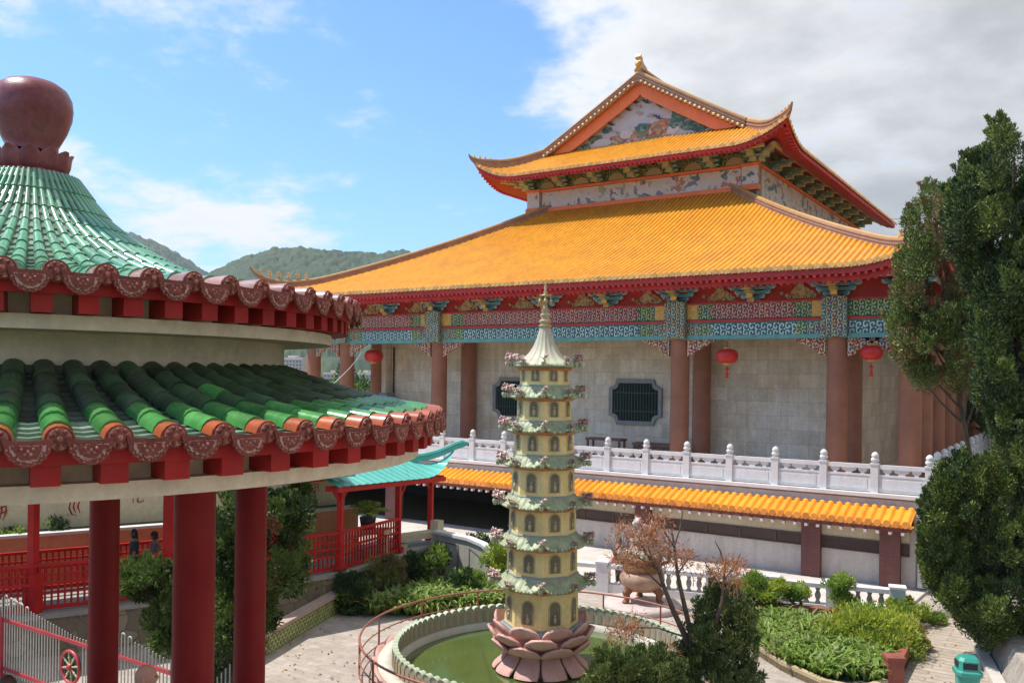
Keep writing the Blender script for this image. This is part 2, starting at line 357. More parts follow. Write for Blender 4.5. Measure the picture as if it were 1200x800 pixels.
m_tile_end = mat('yellow_tile_end', (.72, .36, .06), .4, col2=(.60, .42, .20), scale=6, island=.3)
m_ridge = mat('ridge_clay', (.32, .135, .07), .5, col2=(.42, .24, .14), scale=2.5, bump=.3, coat=.2, streak=.12)
m_ridge_cap = mat('ridge_cap', (.70, .38, .10), .35, col2=(.55, .30, .10), scale=3, island=.2, coat=.3)
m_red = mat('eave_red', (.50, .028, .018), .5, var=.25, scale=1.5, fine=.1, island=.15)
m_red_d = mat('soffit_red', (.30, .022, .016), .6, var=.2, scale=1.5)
m_orange_board = mat('gable_orange', (.90, .21, .055), .55, var=.1, scale=1.2, streak=.06)
m_stone = mat('granite_slab', (.58, .52, .46), .75, var=.12, scale=1.5, streak=.12, dirt=(.34, .27, .18), dirt_amt=.35)
m_white = mat('white_stone', (.70, .67, .65), .6, var=.07, scale=2.5, streak=.08, dirt=(.48, .45, .42), dirt_amt=.3, bump=.1)
m_cream = mat('cream_plaster', (.62, .53, .36), .8, var=.07, scale=1.2, streak=.07, bump=.08, dirt=(.42, .36, .25), dirt_amt=.35)
m_colbrown = mat('brown_column_paint', (.36, .145, .082), .6, spec=.3, var=.14, scale=1.6, streak=.12, fine=.1, bump=.05, dirt=(.32, .12, .07), dirt_amt=.3)
m_dark = mat('unlit_dark', (.02, .022, .02), .8)  # near-black paint stands for the unlit depth of window and bin openings
m_teal = mat('teal_paint', (.13, .33, .31), .55, var=.2, scale=4, island=.25)
m_tealw = mat('pale_carving', (.50, .60, .52), .55, var=.18, scale=7, col2=(.28, .45, .42), island=.2)
m_gold = mat('gold_paint', (.62, .36, .08), .45, var=.3, scale=8, island=.3)
m_blue = mat('blue_paint', (.06, .16, .34), .5, var=.3, scale=6, island=.3)
m_iron = mat('black_iron', (.03, .035, .03), .5)
o_blue = scrolls('blue_panel_scroll', (.02, .10, .15), (.62, .70, .60), [(.11, .32, .30), (.08, .24, .27), (.15, .36, .29)], .25, 11., lw=.5)
o_pink = scrolls('pink_panel_scroll', (.20, .03, .06), (.68, .44, .30), [(.44, .15, .15), (.36, .09, .15), (.13, .24, .13), (.50, .25, .18)], .23, 11., lw=.6)
o_green = scrolls('green_panel_scroll', (.02, .11, .05), (.66, .50, .14), [(.06, .34, .18), (.04, .22, .30), (.10, .40, .22)], .22, 11., lw=.6)
o_multi = scrolls('column_head_scroll', (.03, .11, .13), (.66, .50, .18), [(.10, .38, .36), (.05, .18, .38), (.42, .10, .05), (.24, .46, .38)], .21, 11., lw=.6)
o_brace = scrolls('brace_scroll', (.30, .04, .02), (.70, .58, .42), [(.58, .15, .07), (.58, .34, .08), (.12, .34, .32), (.62, .22, .12)], .23, 11., lw=.6)
o_under = ornate('under_eave_scroll', (.07, .14, .11), [(.10, .20, .13), (.32, .26, .10), (.05, .09, .11), (.22, .30, .20)], 3.2, line=(.40, .36, .20), line_w=.05, swirl=2.5)
o_mural = ornate('frieze_painting', (.60, .56, .54), [(.62, .58, .55), (.10, .20, .20), (.64, .60, .58), (.46, .20, .12), (.20, .24, .30), (.34, .42, .30)], 2.6, line=(.56, .52, .50), line_w=.03, weights=[3, 2.4, 1.2, 2.2, .8, 1.2, .8], swirl=4.)
o_mural2 = ornate('gable_picture', (.56, .53, .53), [(.58, .55, .55), (.08, .17, .14), (.44, .15, .07), (.60, .57, .56), (.24, .34, .22)], 2.2, line=(.50, .46, .44), line_w=.03, weights=[1, 1, 2, 2, 1, 1.4], swirl=4.)

# marble-clad wall: large slabs with thin joints, blotched
def slab_mat(name, c1, c2, bw, bh, joint=(.25, .22, .2), rough=.7, plane='XZ', jw=.009, blot=None, blot_amt=.5, off=.5):
    m = mat(name, c1, rough, col2=c2, scale=.9, fine=.14, streak=.24, dirt=blot, dirt_amt=blot_amt if blot else 0, dirt_scale=.7)
    t, b = nodes_of(m); src = b.inputs['Base Color'].links[0].from_socket
    tc_ = t.nodes.new('ShaderNodeTexCoord'); sp = t.nodes.new('ShaderNodeSeparateXYZ'); t.links.new(tc_.outputs['Object'], sp.inputs[0])
    cb = t.nodes.new('ShaderNodeCombineXYZ'); ix = {'XZ': (0, 2), 'YZ': (1, 2), 'XY': (0, 1)}[plane]
    t.links.new(sp.outputs[ix[0]], cb.inputs[0]); t.links.new(sp.outputs[ix[1]], cb.inputs[1])
    br = N(t, 'ShaderNodeTexBrick', offset=off); t.links.new(cb.outputs[0], br.inputs['Vector']); br.inputs['Scale'].default_value = 1.0
    br.inputs['Brick Width'].default_value = bw; br.inputs['Row Height'].default_value = bh; br.inputs['Mortar Size'].default_value = jw; br.inputs['Mortar Smooth'].default_value = .2
    br.inputs['Color1'].default_value = (.88, .87, .86, 1); br.inputs['Color2'].default_value = (1.07, 1.06, 1.05, 1); br.inputs['Mortar'].default_value = (.68, .65, .6, 1)
    br.inputs['Bias'].default_value = 0
    mx = N(t, 'ShaderNodeMixRGB', blend_type='MULTIPLY'); mx.inputs[0].default_value = 1; t.links.new(src, mx.inputs[1]); t.links.new(br.outputs[0], mx.inputs[2])
    t.links.new(mx.outputs[0], b.inputs['Base Color'])
    bp = N(t, 'ShaderNodeBump', Strength=.3, Distance=.01); t.links.new(mth(t, 'SUBTRACT', 1.0, br.outputs['Fac']), bp.inputs['Height']); t.links.new(bp.outputs[0], b.inputs['Normal'])
    return m
m_wall = slab_mat('marble_slabs', (.68, .53, .37), (.80, .68, .55), .92, .62, blot=(.54, .38, .20), blot_amt=.75)
m_wallY = slab_mat('marble_slabs_side', (.68, .53, .37), (.80, .68, .55), .92, .62, plane='YZ', blot=(.42, .32, .19), blot_amt=.55)
m_brick = slab_mat('brick_red_tile', (.17, .058, .05), (.22, .085, .07), .24, .075, jw=.012)
m_lowpanel = mat('grey_render', (.58, .50, .43), .8, var=.12, scale=1.2, streak=.22, bump=.1)
m_pave = slab_mat('court_paving', (.385, .325, .275), (.46, .40, .35), .40, .20, plane='XY', jw=.005, blot=(.33, .29, .25), blot_amt=.55)

# ================================================================== ground, hills (setting)
b = MB(); g = np.linspace(-1, 1, 60); g = np.sign(g)*np.abs(g)**3*3500
X_, Y_ = np.meshgrid(g, g+200); b.sheet(np.stack([X_, Y_, X_*0], -1), smooth=False)
m_ground = mat('ground_soil', (.07, .085, .035), .95, col2=(.10, .085, .05), scale=.4, bump=.4)
tag(b.build('ground', m_ground), kind='structure')
b = MB(); b.prism([(-40, 2), (12, 2), (12, 33.2), (-38, 33.2)], -.3, .012)
tag(b.build('court_paving', m_pave), kind='structure')

rng = np.random.default_rng(7)
def vnoise(x, y, seed=0):
    xi, yi = np.floor(x).astype(int), np.floor(y).astype(int); xf, yf = x-xi, y-yi
    def h(a, b_):
        n = (a*374761393+b_*668265263+seed*982451653) & 0x7fffffff
        n = ((n ^ (n >> 13))*1274126177) & 0x7fffffff
        return ((n ^ (n >> 16)) & 0xffff)/65535.
    u, v = xf*xf*(3-2*xf), yf*yf*(3-2*yf)
    return (h(xi, yi)*(1-u)+h(xi+1, yi)*u)*(1-v)+(h(xi, yi+1)*(1-u)+h(xi+1, yi+1)*u)*v
def cells(x, y, seed=0):
    xi, yi = np.floor(x).astype(int), np.floor(y).astype(int); best = np.full(x.shape, 9.)
    hid = np.zeros(x.shape)
    for dx in (-1, 0, 1):
        for dy in (-1, 0, 1):
            a, c = xi+dx, yi+dy
            def h(s):
                n = (a*73856093 ^ c*19349663 ^ (s*83492791)) & 0x7fffffff; n = (n*1103515245+12345) & 0x7fffffff
                return ((n >> 8) & 0xffff)/65535.
            d = (a+h(seed+1)-x)**2+(c+h(seed+2)-y)**2; m_ = d < best; best = np.where(m_, d, best); hid = np.where(m_, h(seed+3), hid)
    return np.sqrt(best), hid
def hill(name, tab, dist, fall, mat_, seed):
    px = np.linspace(tab[0][0], tab[-1][0], 620); py = np.interp(px, [t[0] for t in tab], [t[1] for t in tab])
    v = np.linspace(-1, .5, 170)
    rows = []
    for k in v:
        d = dist+k*fall
        P = []
        u = (px-600)/FPX
        P = EYE[None, :]+(FW[None, :]+RT0[None, :]*u[:, None])*d
        ztop = 7.2+(436+(px-600)*.0133-py)/FPX*dist
        prof = (1-abs(k)**1.5) if k < 0 else (1-(k*1.2)**2)
        z = ztop*prof
        rows.append(np.c_[P[:, :2], z])
    P = np.array(rows); x, y = P[..., 0], P[..., 1]
    c1, h1 = cells(x/18., y/18., seed); c2, h2 = cells(x/8., y/8., seed+9)
    P[..., 2] += np.sqrt(np.clip(1-c1**2, 0, 1))*9*(.3+h1)+np.sqrt(np.clip(1-c2**2, 0, 1))*5*(.4+h2)+(vnoise(x/120, y/120, seed)-.5)*14-12
    b = MB(); b.sheet(P); return tag(b.build(name, mat_), kind='structure')
m_hill = mat('forest_canopy', (.018, .042, .016), .9, col2=(.060, .085, .028), scale=.03, fine=.3, bump=.9, bscale=.22)
hill('hill', [(-260, 300), (-100, 258), (0, 252), (80, 257), (140, 266), (190, 285), (215, 298), (240, 316), (300, 366), (380, 420)], 2100, 900, m_hill, 3)
hill('hill', [(120, 420), (180, 372), (238, 323), (256, 312), (285, 298), (320, 287), (350, 284), (375, 287), (405, 292), (440, 296), (470, 294), (500, 300), (560, 318), (640, 340), (760, 372), (900, 400), (1000, 420)], 1500, 620, m_hill, 5)

# ================================================================== the big hall
HC = -21.85
HD = 72.0                                   # rear of the hall
hall = thing('temple_hall', 'large hall with double yellow tiled roof, painted beams and brown columns', 'temple', (HC, 36, 0))
E_Y, E_HW, E_Z = 33.3, 17.6, 11.41          # lower eave
T_Y, T_HW = 45.2, 7.05
def low_prof(d): return E_Z+.352*d+.0113*d*d
def upl(a, hw, reach, lift, p=2.3): return lift*np.clip((np.abs(a)-(hw-reach))/reach, 0, 1)**p
def roll_profile(a0, a1, pitch, r):
    n = max(1, int(round((a1-a0)/pitch))); pt = (a1-a0)/n; A, Hh = [], []
    for k in range(n):
        c = a0+(k+.5)*pt
        A += [c-pt/2, c-r*1.02, c-r*.75, c-r*.3, c+r*.3, c+r*.75, c+r*1.02]; Hh += [0, .012, r*.72, r, r, r*.72, .012]
    A.append(a1); Hh.append(0)
    return np.array(A), np.array(Hh), [a0+(k+.5)*pt for k in range(n)], pt
def slope(mb, fn, a0, a1, smax, pitch, r, n_s, mat=0, endmat=None, out=None, smin=0.0, pan=None):
    A, Hh, C, pt = roll_profile(a0, a1, pitch, r)
    t = np.linspace(0, 1, n_s); P = np.zeros((n_s, len(A), 3))
    for i, tt in enumerate(t):
        s = smin+tt*(smax(A)-smin); q = fn(A, s); q[:, 2] += Hh; P[i] = q
    if pan is None: mb.sheet(P, mat)
    else:
        m_, n_ = P.shape[:2]; isp = (Hh[:-1] < .02) & (Hh[1:] < .02); i = np.arange(m_-1)[:, None]
        for sel, mm in ((np.where(isp)[0], pan), (np.where(~isp)[0], mat)):
            j = sel[None, :]; mb.add(P.reshape(-1, 3), np.stack([i*n_+j, i*n_+j+1, (i+1)*n_+j+1, (i+1)*n_+j], -1).reshape(-1, 4), mm, True)
    if endmat is not None:
        for c in C:
            q = fn(np.array([c]), np.array([smin]))[0]; ang = np.arange(10)/10*tau; o = np.array(out, float); sd_ = np.cross(o, (0, 0, 1))
            ring = q+o*.03+(r*1.18)*(np.cos(ang)[:, None]*sd_+np.sin(ang)[:, None]*np.array([0, 0, 1]))+np.array([0, 0, r*.35])
            mb.loft([ring-o*.05, ring], True, True, endmat, False)
            q2 = fn(np.array([min(c+pt/2, a1)]), np.array([smin]))[0]
            h_ = pt*.42
            mb.plate([(-h_, .02), (h_, .02), (h_*.75, -.04), (h_*.3, -.08), (0, -.09), (-h_*.3, -.08), (-h_*.75, -.04)], q2+o*.015, sd_, (0, 0, 1), .02, endmat)
def eave_board(mb, fn, a0, a1, out, drop, th, inset, z0, mat=0, n=80):
    """board that follows a (curved) eave: top z0 below the tiles, drop high"""
    A = np.linspace(a0, a1, n); q = fn(A, np.zeros(n)); o = np.array(out, float)
    q = q-o*inset; lo = q.copy(); lo[:, 2] -= z0+drop; hi = q.copy(); hi[:, 2] -= z0
    R_ = np.stack([lo, hi, hi-o*th, lo-o*th], 1); mb.loft(R_, True, True, mat, False)

# ---- lower roof: four slopes
def f_front(a, s): d = s; return np.stack([HC+a, np.full_like(a, E_Y)+d, low_prof(d)+upl(a, E_HW, 3.6, 1.05, 2.2)*np.clip(1-d/3.4, 0, 1)**1.4], -1)
LB = 72.5+2                                  # rear eave line
def f_side(sg):
    ym, hl = (E_Y+LB)/2, (LB-E_Y)/2
    def f(a, s): return np.stack([HC+sg*(E_HW-s), ym+a, low_prof(s)+upl(np.minimum(a, 0), hl, 3.6, 1.05, 2.2)*np.clip(1-s/3.4, 0, 1)**1.4], -1)
    return f, hl
b = MB()
dmax = T_Y-E_Y
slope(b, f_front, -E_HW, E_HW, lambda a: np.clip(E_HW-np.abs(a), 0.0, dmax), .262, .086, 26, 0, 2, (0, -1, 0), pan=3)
fs, hl = f_side(1)
slope(b, fs, -hl, hl, lambda a: np.clip(hl-np.abs(a), 0, E_HW-T_HW), .262, .086, 20, 1, 2, (1, 0, 0), pan=3)
fl, _ = f_side(-1)
slope(b, fl, -hl, hl, lambda a: np.clip(hl-np.abs(a), 0, E_HW-T_HW), .5, .16, 12, 1)
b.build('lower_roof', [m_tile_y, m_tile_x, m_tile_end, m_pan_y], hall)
# hip ridges with curled ends
def ridge_sweep(mb, path, wd, h, mat=0, capmat=1, capr=.11):
    P = np.asarray(path, float); T = np.gradient(P, axis=0); T[:, 2] = 0; T /= np.linalg.norm(T, axis=1)[:, None]+1e-9
    S = np.stack([T[:, 1], -T[:, 0], T[:, 0]*0], -1); w_ = np.broadcast_to(np.asarray(wd, float), (len(P),))[:, None]; hh = np.broadcast_to(np.asarray(h, float), (len(P),))[:, None]
    U = np.array([[0, 0, 1.]])
    prof = [(-.5, -.35), (-.5, .30), (-.62, .34), (-.62, .46), (-.42, .50), (-.42, .74), (-.55, .78), (-.55, .90), (0, 1.02), (.55, .90), (.55, .78), (.42, .74), (.42, .50), (.62, .46), (.62, .34), (.5, .30), (.5, -.35)]
    R_ = np.stack([P+S*w_*a+U*hh*c for a, c in prof], 1); mb.loft(R_, True, True, mat, False)
    mb.tube(P+U*hh*1.02, np.maximum(.02, w_[:, 0]*.32), 8, capmat)
def hip_path(f, hw, d_end, sg, n=30):
    D_ = np.linspace(0, d_end, n); return f(sg*(hw-D_), D_)+np.array([0, 0, .04])
for sg in (1, -1):
    p = hip_path(f_front, E_HW, dmax, sg, 34)
    p = np.vstack([[p[0]+np.array([sg*.42, -.42, .62])], [p[0]+np.array([sg*.25, -.25, .26])], p])
    wd = np.r_[.08, .15, np.linspace(.2, .29, 5), np.full(len(p)-7, .29)]
    b = MB(); ridge_sweep(b, p, wd, np.r_[.12, .16, np.linspace(.2, .29, 5), np.full(len(p)-7, .29)])
    for k in range(6):                       # little figures seated along the turned-up end
        q = p[2]+(p[8]-p[2])*k/6; b.lathe([(.09, .22), (.11, .32), (.06, .40), (.07, .46), (.02, .54)], 7, q, mat=1); b.box(q+np.array([0, -.09, .46]), (.06, .14, .07), mat=1)
    b.build('hip_ridge', [m_ridge, m_ridge_cap], hall)
# red boards and rafter ends under the lower eave
b = MB()
eave_board(b, f_front, -E_HW+.1, E_HW-.1, (0, -1, 0), .26, .08, .10, .03)
eave_board(b, f_front, -E_HW+.35, E_HW-.35, (0, -1, 0), .22, .08, .36, .30)
eave_board(b, fs, -hl+.1, hl-.1, (1, 0, 0), .26, .08, .10, .03); eave_board(b, fs, -hl+.35, hl-.35, (1, 0, 0), .22, .08, .36, .30)
eave_board(b, fl, -hl+.1, hl-.1, (-1, 0, 0), .26, .08, .10, .03)
A = np.arange(-E_HW+.6, E_HW-.5, .262); q = f_front(A, np.zeros(len(A)))
for k in range(len(A)): b.box(q[k]+np.array([0, .16, -.33]), (.10, .26, .09)); b.box(q[k]+np.array([0, .42, -.545]), (.10, .2, .08))
b.build('eave_boards', m_red, hall)
b = MB(); n = 90; A = np.linspace(-E_HW+.3, E_HW-.3, n); q = f_front(A, np.zeros(n))
e0 = q+np.array([0, .44, -.52]); e1 = np.stack([HC+A*.93, np.full(n, 35.7), np.full(n, 11.75)], -1)
b.sheet([e0, e1]); A = np.linspace(-hl+.3, hl-.3, n)
for f_, sg in ((fs, 1), (fl, -1)):
    q = f_(A, np.zeros(n)); b.sheet([q+np.array([-sg*.44, 0, -.52]), np.stack([np.full(n, HC+sg*16.3), np.clip((E_Y+LB)/2+A, 36, 72), np.full(n, 11.75)], -1)])
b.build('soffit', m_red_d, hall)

# ---- columns
COLX = [-16.06, -13.39, -6.73, 6.73, 13.39, 16.06]
colm = MB().lathe([(.47, 0), (.47, .18), (.43, .24), (.415, .5), (.405, 5.9), (.40, 6.1)], 28, (0, 0, 0), caps=True).build('column', m_colbrown, hall, origin=(0, 0, 0))
BASE = 3.2
def place_col(x, y): return dup(colm, hall, (x-HC, y-36, BASE))
first = True
spots = [(HC+x, 36.0) for x in COLX]+[(HC+x, 38.55) for x in COLX[1:-1]]
SIDEY = [38.7, 42.2, 45.7, 49.2, 52.7, 56.2, 59.7, 63.2, 66.7, 70.2]
spots += [(HC+16.06, y) for y in SIDEY]+[(HC-16.06, y) for y in SIDEY[:3]]
for i, (x, y) in enumerate(spots):
    if i == 0: colm.location = (x-HC, y-36, BASE)
    else: place_col(x, y)
# ---- walls
WY = 39.0
b = MB(); b.box((HC, WY+.2, 6.4), (26.0, .4, 6.6)); b.box((HC+13.05, WY-.25, 6.4), (.75, .6, 6.6)); b.box((HC-13.05, WY-.25, 6.4), (.75, .6, 6.6))
wl = b.build('wall', m_wall, hall)
b = MB(); b.box((HC+13.2, 55.7, 6.4), (.4, 33, 6.6)); b.box((HC-13.2, 55.7, 6.4), (.4, 33, 6.6)); b.box((HC, 72.1, 6.4), (26.4, .4, 6.6)); b.build('wall', m_wallY, hall)
b = MB(); b.box((HC, 54.5, 9.85), (32.4, 36.6, .12)); b.build('gallery_ceiling', m_cream, hall)
# ---- windows: notched frame, near-black plate for the unlit room, green bars
def notched(wd, h, n):
    w2, h2 = wd/2, h/2; P = []
    for sx, sy in ((1, 1), (-1, 1), (-1, -1), (1, -1)):
        cs = [(sx*w2, sy*(h2-n)), (sx*(w2-n*.55), sy*(h2-n*.85)), (sx*(w2-n*.85), sy*(h2-n*.55)), (sx*(w2-n), sy*h2)]
        P += cs if sx*sy > 0 else cs[::-1]
    return P
m_wframe = mat('grey_window_stone', (.25, .23, .21), .7, var=.15, scale=3, bump=.1)
m_bar = mat('green_iron', (.035, .07, .045), .45)
WZ = 6.0
for wx in (-18.68, -25.75):
    outer, inner = notched(2.85, 2.25, .42), notched(2.45, 1.85, .34)
    n = len(outer); o2 = np.array(outer); i2 = np.array(inner)
    ring = lambda P, y: np.c_[wx+P[:, 0], np.full(n, y), WZ+P[:, 1]]
    b = MB(); b.loft([ring(o2, WY-.001), ring(o2, WY-.10), ring(o2*.96+i2*.04, WY-.13), ring(i2, WY-.11), ring(i2, WY-.002)], True, False, 0, False)
    wf = b.build('window', m_wframe, hall)
    b = MB(); b.plate(inner, (wx, WY-.004, WZ), (1, 0, 0), (0, 0, 1), .003); b.build('opening', m_dark, wf)
    b = MB()
    for x in np.arange(-1.1, 1.11, .155):
        hh = .90 if abs(x) < .85 else .56
        b.tube([(wx+x, WY-.06, WZ-hh), (wx+x, WY-.06, WZ+hh)], .028, 6)
    for z in (-.45, .45): b.box((wx, WY-.06, WZ+z), (2.3, .03, .05))
    b.build('bars', m_bar, wf)
# ---- painted beams (front); one mesh per painted run
BZ0, BZ1 = 8.91, 10.36
BY = 35.6
def beam_run(x0, x1, zlo, zhi, m, name, proud=.0, y=BY, th=.55):
    b = MB(); b.box(((x0+x1)/2, y+th/2-proud, (zlo+zhi)/2), (x1-x0, th, zhi-zlo)); return b.build(name, m, hall)
b = MB(); b.box((HC, BY+.28, 9.0), (33.2, .52, .26)); b.box((HC, BY+.30, 9.62), (33.2, .56, .16)); b.build('beam', m_teal, hall)
b = MB(); b.box((HC, BY+.22, 9.64), (33.3, .60, .10)); b.box((HC, BY+.25, 10.39), (33.3, .62, .07)); b.build('red_moulding', m_red, hall)
bays = list(zip(COLX[:-1], COLX[1:]))
for x0, x1 in bays:
    a, e = HC+x0+.48, HC+x1-.48; L = e-a
    if L < 2.2:
        beam_run(a, e, 9.05, 9.53, o_blue, 'blue_panel'); beam_run(a, e, 9.72, 10.35, o_green, 'green_panel'); continue
    k = 1.35 if L > 8 else 1.05
    beam_run(a+k, e-k, 9.05, 9.53, o_blue, 'blue_panel', .03)
    for s0, s1 in ((a, a+k*.55), (e-k*.55, e)): beam_run(s0, s1, 9.05, 9.53, o_multi, 'end_panel')
    for s0, s1 in ((a+k*.55, a+k), (e-k, e-k*.55)): beam_run(s0, s1, 9.05, 9.53, o_green, 'end_panel', .015)
    b = MB(); h = .63; z0 = 9.72; xa, xe = a+k*.95, e-k*.95
    b.plate([(xa, z0+h/2), (xa+.28, z0+h), (xe-.28, z0+h), (xe, z0+h/2), (xe-.28, z0), (xa+.28, z0)], (0, BY-.03, 0), (1, 0, 0), (0, 0, 1), .5 if False else .02)
    b.build('pink_panel', o_pink, hall)
    beam_run(a+k*.42, e-k*.42, 9.72, 10.35, o_green, 'green_panel')
    for s0, s1 in ((a, a+k*.42), (e-k*.42, e)): beam_run(s0, s1, 9.72, 10.35, m_gold, 'gold_panel', .02)
for x in COLX:
    b = MB(); b.box((HC+x, BY+.1, 9.70), (.94, .8, 1.58)); b.build('column_head', o_multi, hall)
    for sg in (-1, 1):
        if abs(x) > 16 and sg*x > 0: continue
        out_ = [(0, 0), (1.25, 0), (1.22, -.10), (1.0, -.16), (.92, -.28), (.70, -.30), (.60, -.44), (.38, -.48), (.28, -.66), (0, -.74)]
        b = MB(); b.plate([(sg*(.42+px_), pz) for px_, pz in out_], (HC+x, BY+.30, BZ0-.02), (1, 0, 0), (0, 0, 1), .16)
        for q in ((.30, -.2), (.62, -.12), (.25, -.48), (.95, -.07)): b.ball((HC+x+sg*(.42+q[0]), BY+.15, BZ0+q[1]-.03), .09, 8, 6)
        b.build('corner_brace', o_brace, hall)
# ---- bracket clusters and the red boards between them
b = MB(); b.box((HC, 35.85, 10.92), (33, .2, 1.05)); b.box((HC+16.2, 54, 10.5), (.2, 36, 1.9)); b.box((HC-16.2, 54, 10.5), (.2, 36, 1.9)); b.build('bracket_board', m_red, hall)
b = MB(); b.box((HC, 34.75, 11.22), (34.0, .26, .2)); b.box((HC+16.75, 54, 11.22), (.26, 38, .2)); b.build('eave_purlin', m_stone, hall)
def bracket():
    b = MB()
    for i, (wd, z, dp) in enumerate(((.55, 10.46, .35), (1.0, 10.62, .55), (1.5, 10.80, .8), (1.95, 10.99, 1.0))):
        for sg in (-1, 1):
            o = [(0, 0), (wd/2*.92, 0), (wd/2, .06), (wd/2, .15), (wd/2-.12, .165), (wd/2-.2, .13), (0, .13)]
            b.plate([(sg*p_, q_) for p_, q_ in o], (0, 35.74-i*.06, z-.08), (1, 0, 0), (0, 0, 1), .10, 1)
            b.plate([(sg*p_*.9, q_*.7+.02) for p_, q_ in o], (0, 35.62-i*.06, z-.07), (1, 0, 0), (0, 0, 1), .015, 0)
            b.box((sg*wd*.42, 35.66-i*.06, z+.10), (.2, .22, .07), mat=2)
        b.box((0, 35.74-dp/2, z), (.20, dp, .13), mat=2 if i % 2 else 1); b.box((0, 35.74-dp-.01, z+.01), (.26, .06, .17), mat=3)
    b.box((0, 34.85, 11.02), (.30, .5, .26), mat=1); b.box((0, 34.60, 11.0), (.18, .1, .3), mat=3); b.box((.23, 34.75, 11.05), (.16, .3, .2), mat=3)
    return b
m_bx = [m_teal, m_tealw, m_blue, m_gold]
b0 = bracket().build('bracket', m_bx, hall, origin=(0, 36, 0))
for i, x in enumerate((-16.06, -13.39, -10.06, -6.73, -3.36, 0, 3.36, 6.73, 10.06, 13.39, 16.06)):
    o = b0 if i == 0 else dup(b0, hall); o.location = (x, 0, 0)
m_gilt = None
for x in np.arange(-14.73, 15, 3.34/2)[::1]:
    if min(abs(x-q) for q in (-16.06, -13.39, -10.06, -6.73, -3.36, 0, 3.36, 6.73, 10.06, 13.39, 16.06)) < .8: continue
    b = MB()
    for r_, hh, t_ in ((.62, .42, .02), (.42, .56, .05), (.22, .66, .08)):
        A = np.linspace(0, pi, 12); b.plate([(r_*cos(a)*(1+.13*cos(9*a)), .02+hh*sin(a)*(1+.1*cos(9*a))) for a in A], (HC+x, 35.745, 10.46), (1, 0, 0), (0, 0, 1), t_)
    for sg in (-1, 1):
        for q in (.55, .75): b.ball((HC+x+sg*q, 35.72, 10.62+.1*(q > .6)), .09, 8, 6, 0, (1, .5, 1))
    m_gilt = m_gilt or ornate('gilt_scroll', (.42, .20, .07), [(.55, .36, .14), (.36, .10, .05), (.50, .40, .22)], 9., line=(.60, .44, .2), line_w=.04)
    b.build('gilt_relief', m_gilt, hall)

# ---- upper body: frieze, brackets, roof with gable
UX0, UX1 = HC-7.1, HC+7.1
UYB = 69.0
b = MB(); b.box((HC, 57.0, 17.9), (14.1, 23.6, 3.6)); b.build('upper_wall', o_under, hall)
m_fr = [o_mural, m_orange_board]
b = MB(); b.box((HC, 45.17, 17.86), (12.4, .1, .98)); b.box((HC, 45.12, 17.26), (14.4, .24, .24), mat=1); b.box((HC, 45.12, 18.44), (14.4, .24, .14), mat=1); b.build('painted_frieze', m_fr, hall)
b = MB(); b.box((HC+7.08, 57.2, 17.6), (.1, 23.0, 1.5)); b.box((HC+7.12, 57.2, 18.44), (.24, 23.8, .14), mat=1); b.build('painted_frieze', m_fr, hall)
for sg in (-1, 1):
    b = MB(); b.box((HC+sg*6.72, 45.08, 17.88), (.86, .30, 1.0)); b.box((HC+sg*6.72, 45.05, 17.26), (.98, .40, .30), mat=1); b.box((HC+sg*6.72, 45.05, 18.44), (.98, .36, .16), mat=1)
    b.build('corner_pier', m_fr, hall)
U_Y, U_HW, U_Z = 42.5, 9.4, 18.95
U_LB = 70.5
def up_prof(d): return U_Z+.526*d+.004*d*d
def u_front(a, s): return np.stack([HC+a, U_Y+s, up_prof(s)+upl(a, U_HW, 3.0, 1.05, 2.0)*np.clip(1-s/3.2, 0, 1)**1.2], -1)
def u_side(sg):
    ym, h2 = (U_Y+U_LB)/2, (U_LB-U_Y)/2
    def f(a, s): return np.stack([HC+sg*(U_HW-s), ym+a, up_prof(s)+upl(np.minimum(a, 0), h2, 3.0, 1.05, 2.0)*np.clip(1-s/3.2, 0, 1)**1.2], -1)
    return f, ym, h2
GY = 46.0; gd = GY-U_Y                        # gable plane
b = MB()
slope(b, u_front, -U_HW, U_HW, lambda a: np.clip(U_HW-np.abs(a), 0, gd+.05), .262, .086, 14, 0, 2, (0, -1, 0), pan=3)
for sg in (1, -1):
    f, ym, h2 = u_side(sg)
    slope(b, f, -h2, -h2+gd-.5, lambda a: np.clip(h2-np.abs(a), 0, gd-.5), .262, .082, 12, 1, 2, (sg, 0, 0))
    slope(b, f, -h2+gd-.5, h2, lambda a: np.full_like(a, U_HW), .262, .082, 22, 1, 2, (sg, 0, 0))
b.build('upper_roof', [m_tile_y, m_tile_x, m_tile_end, m_pan_y], hall)
def rake(d): return up_prof(d)
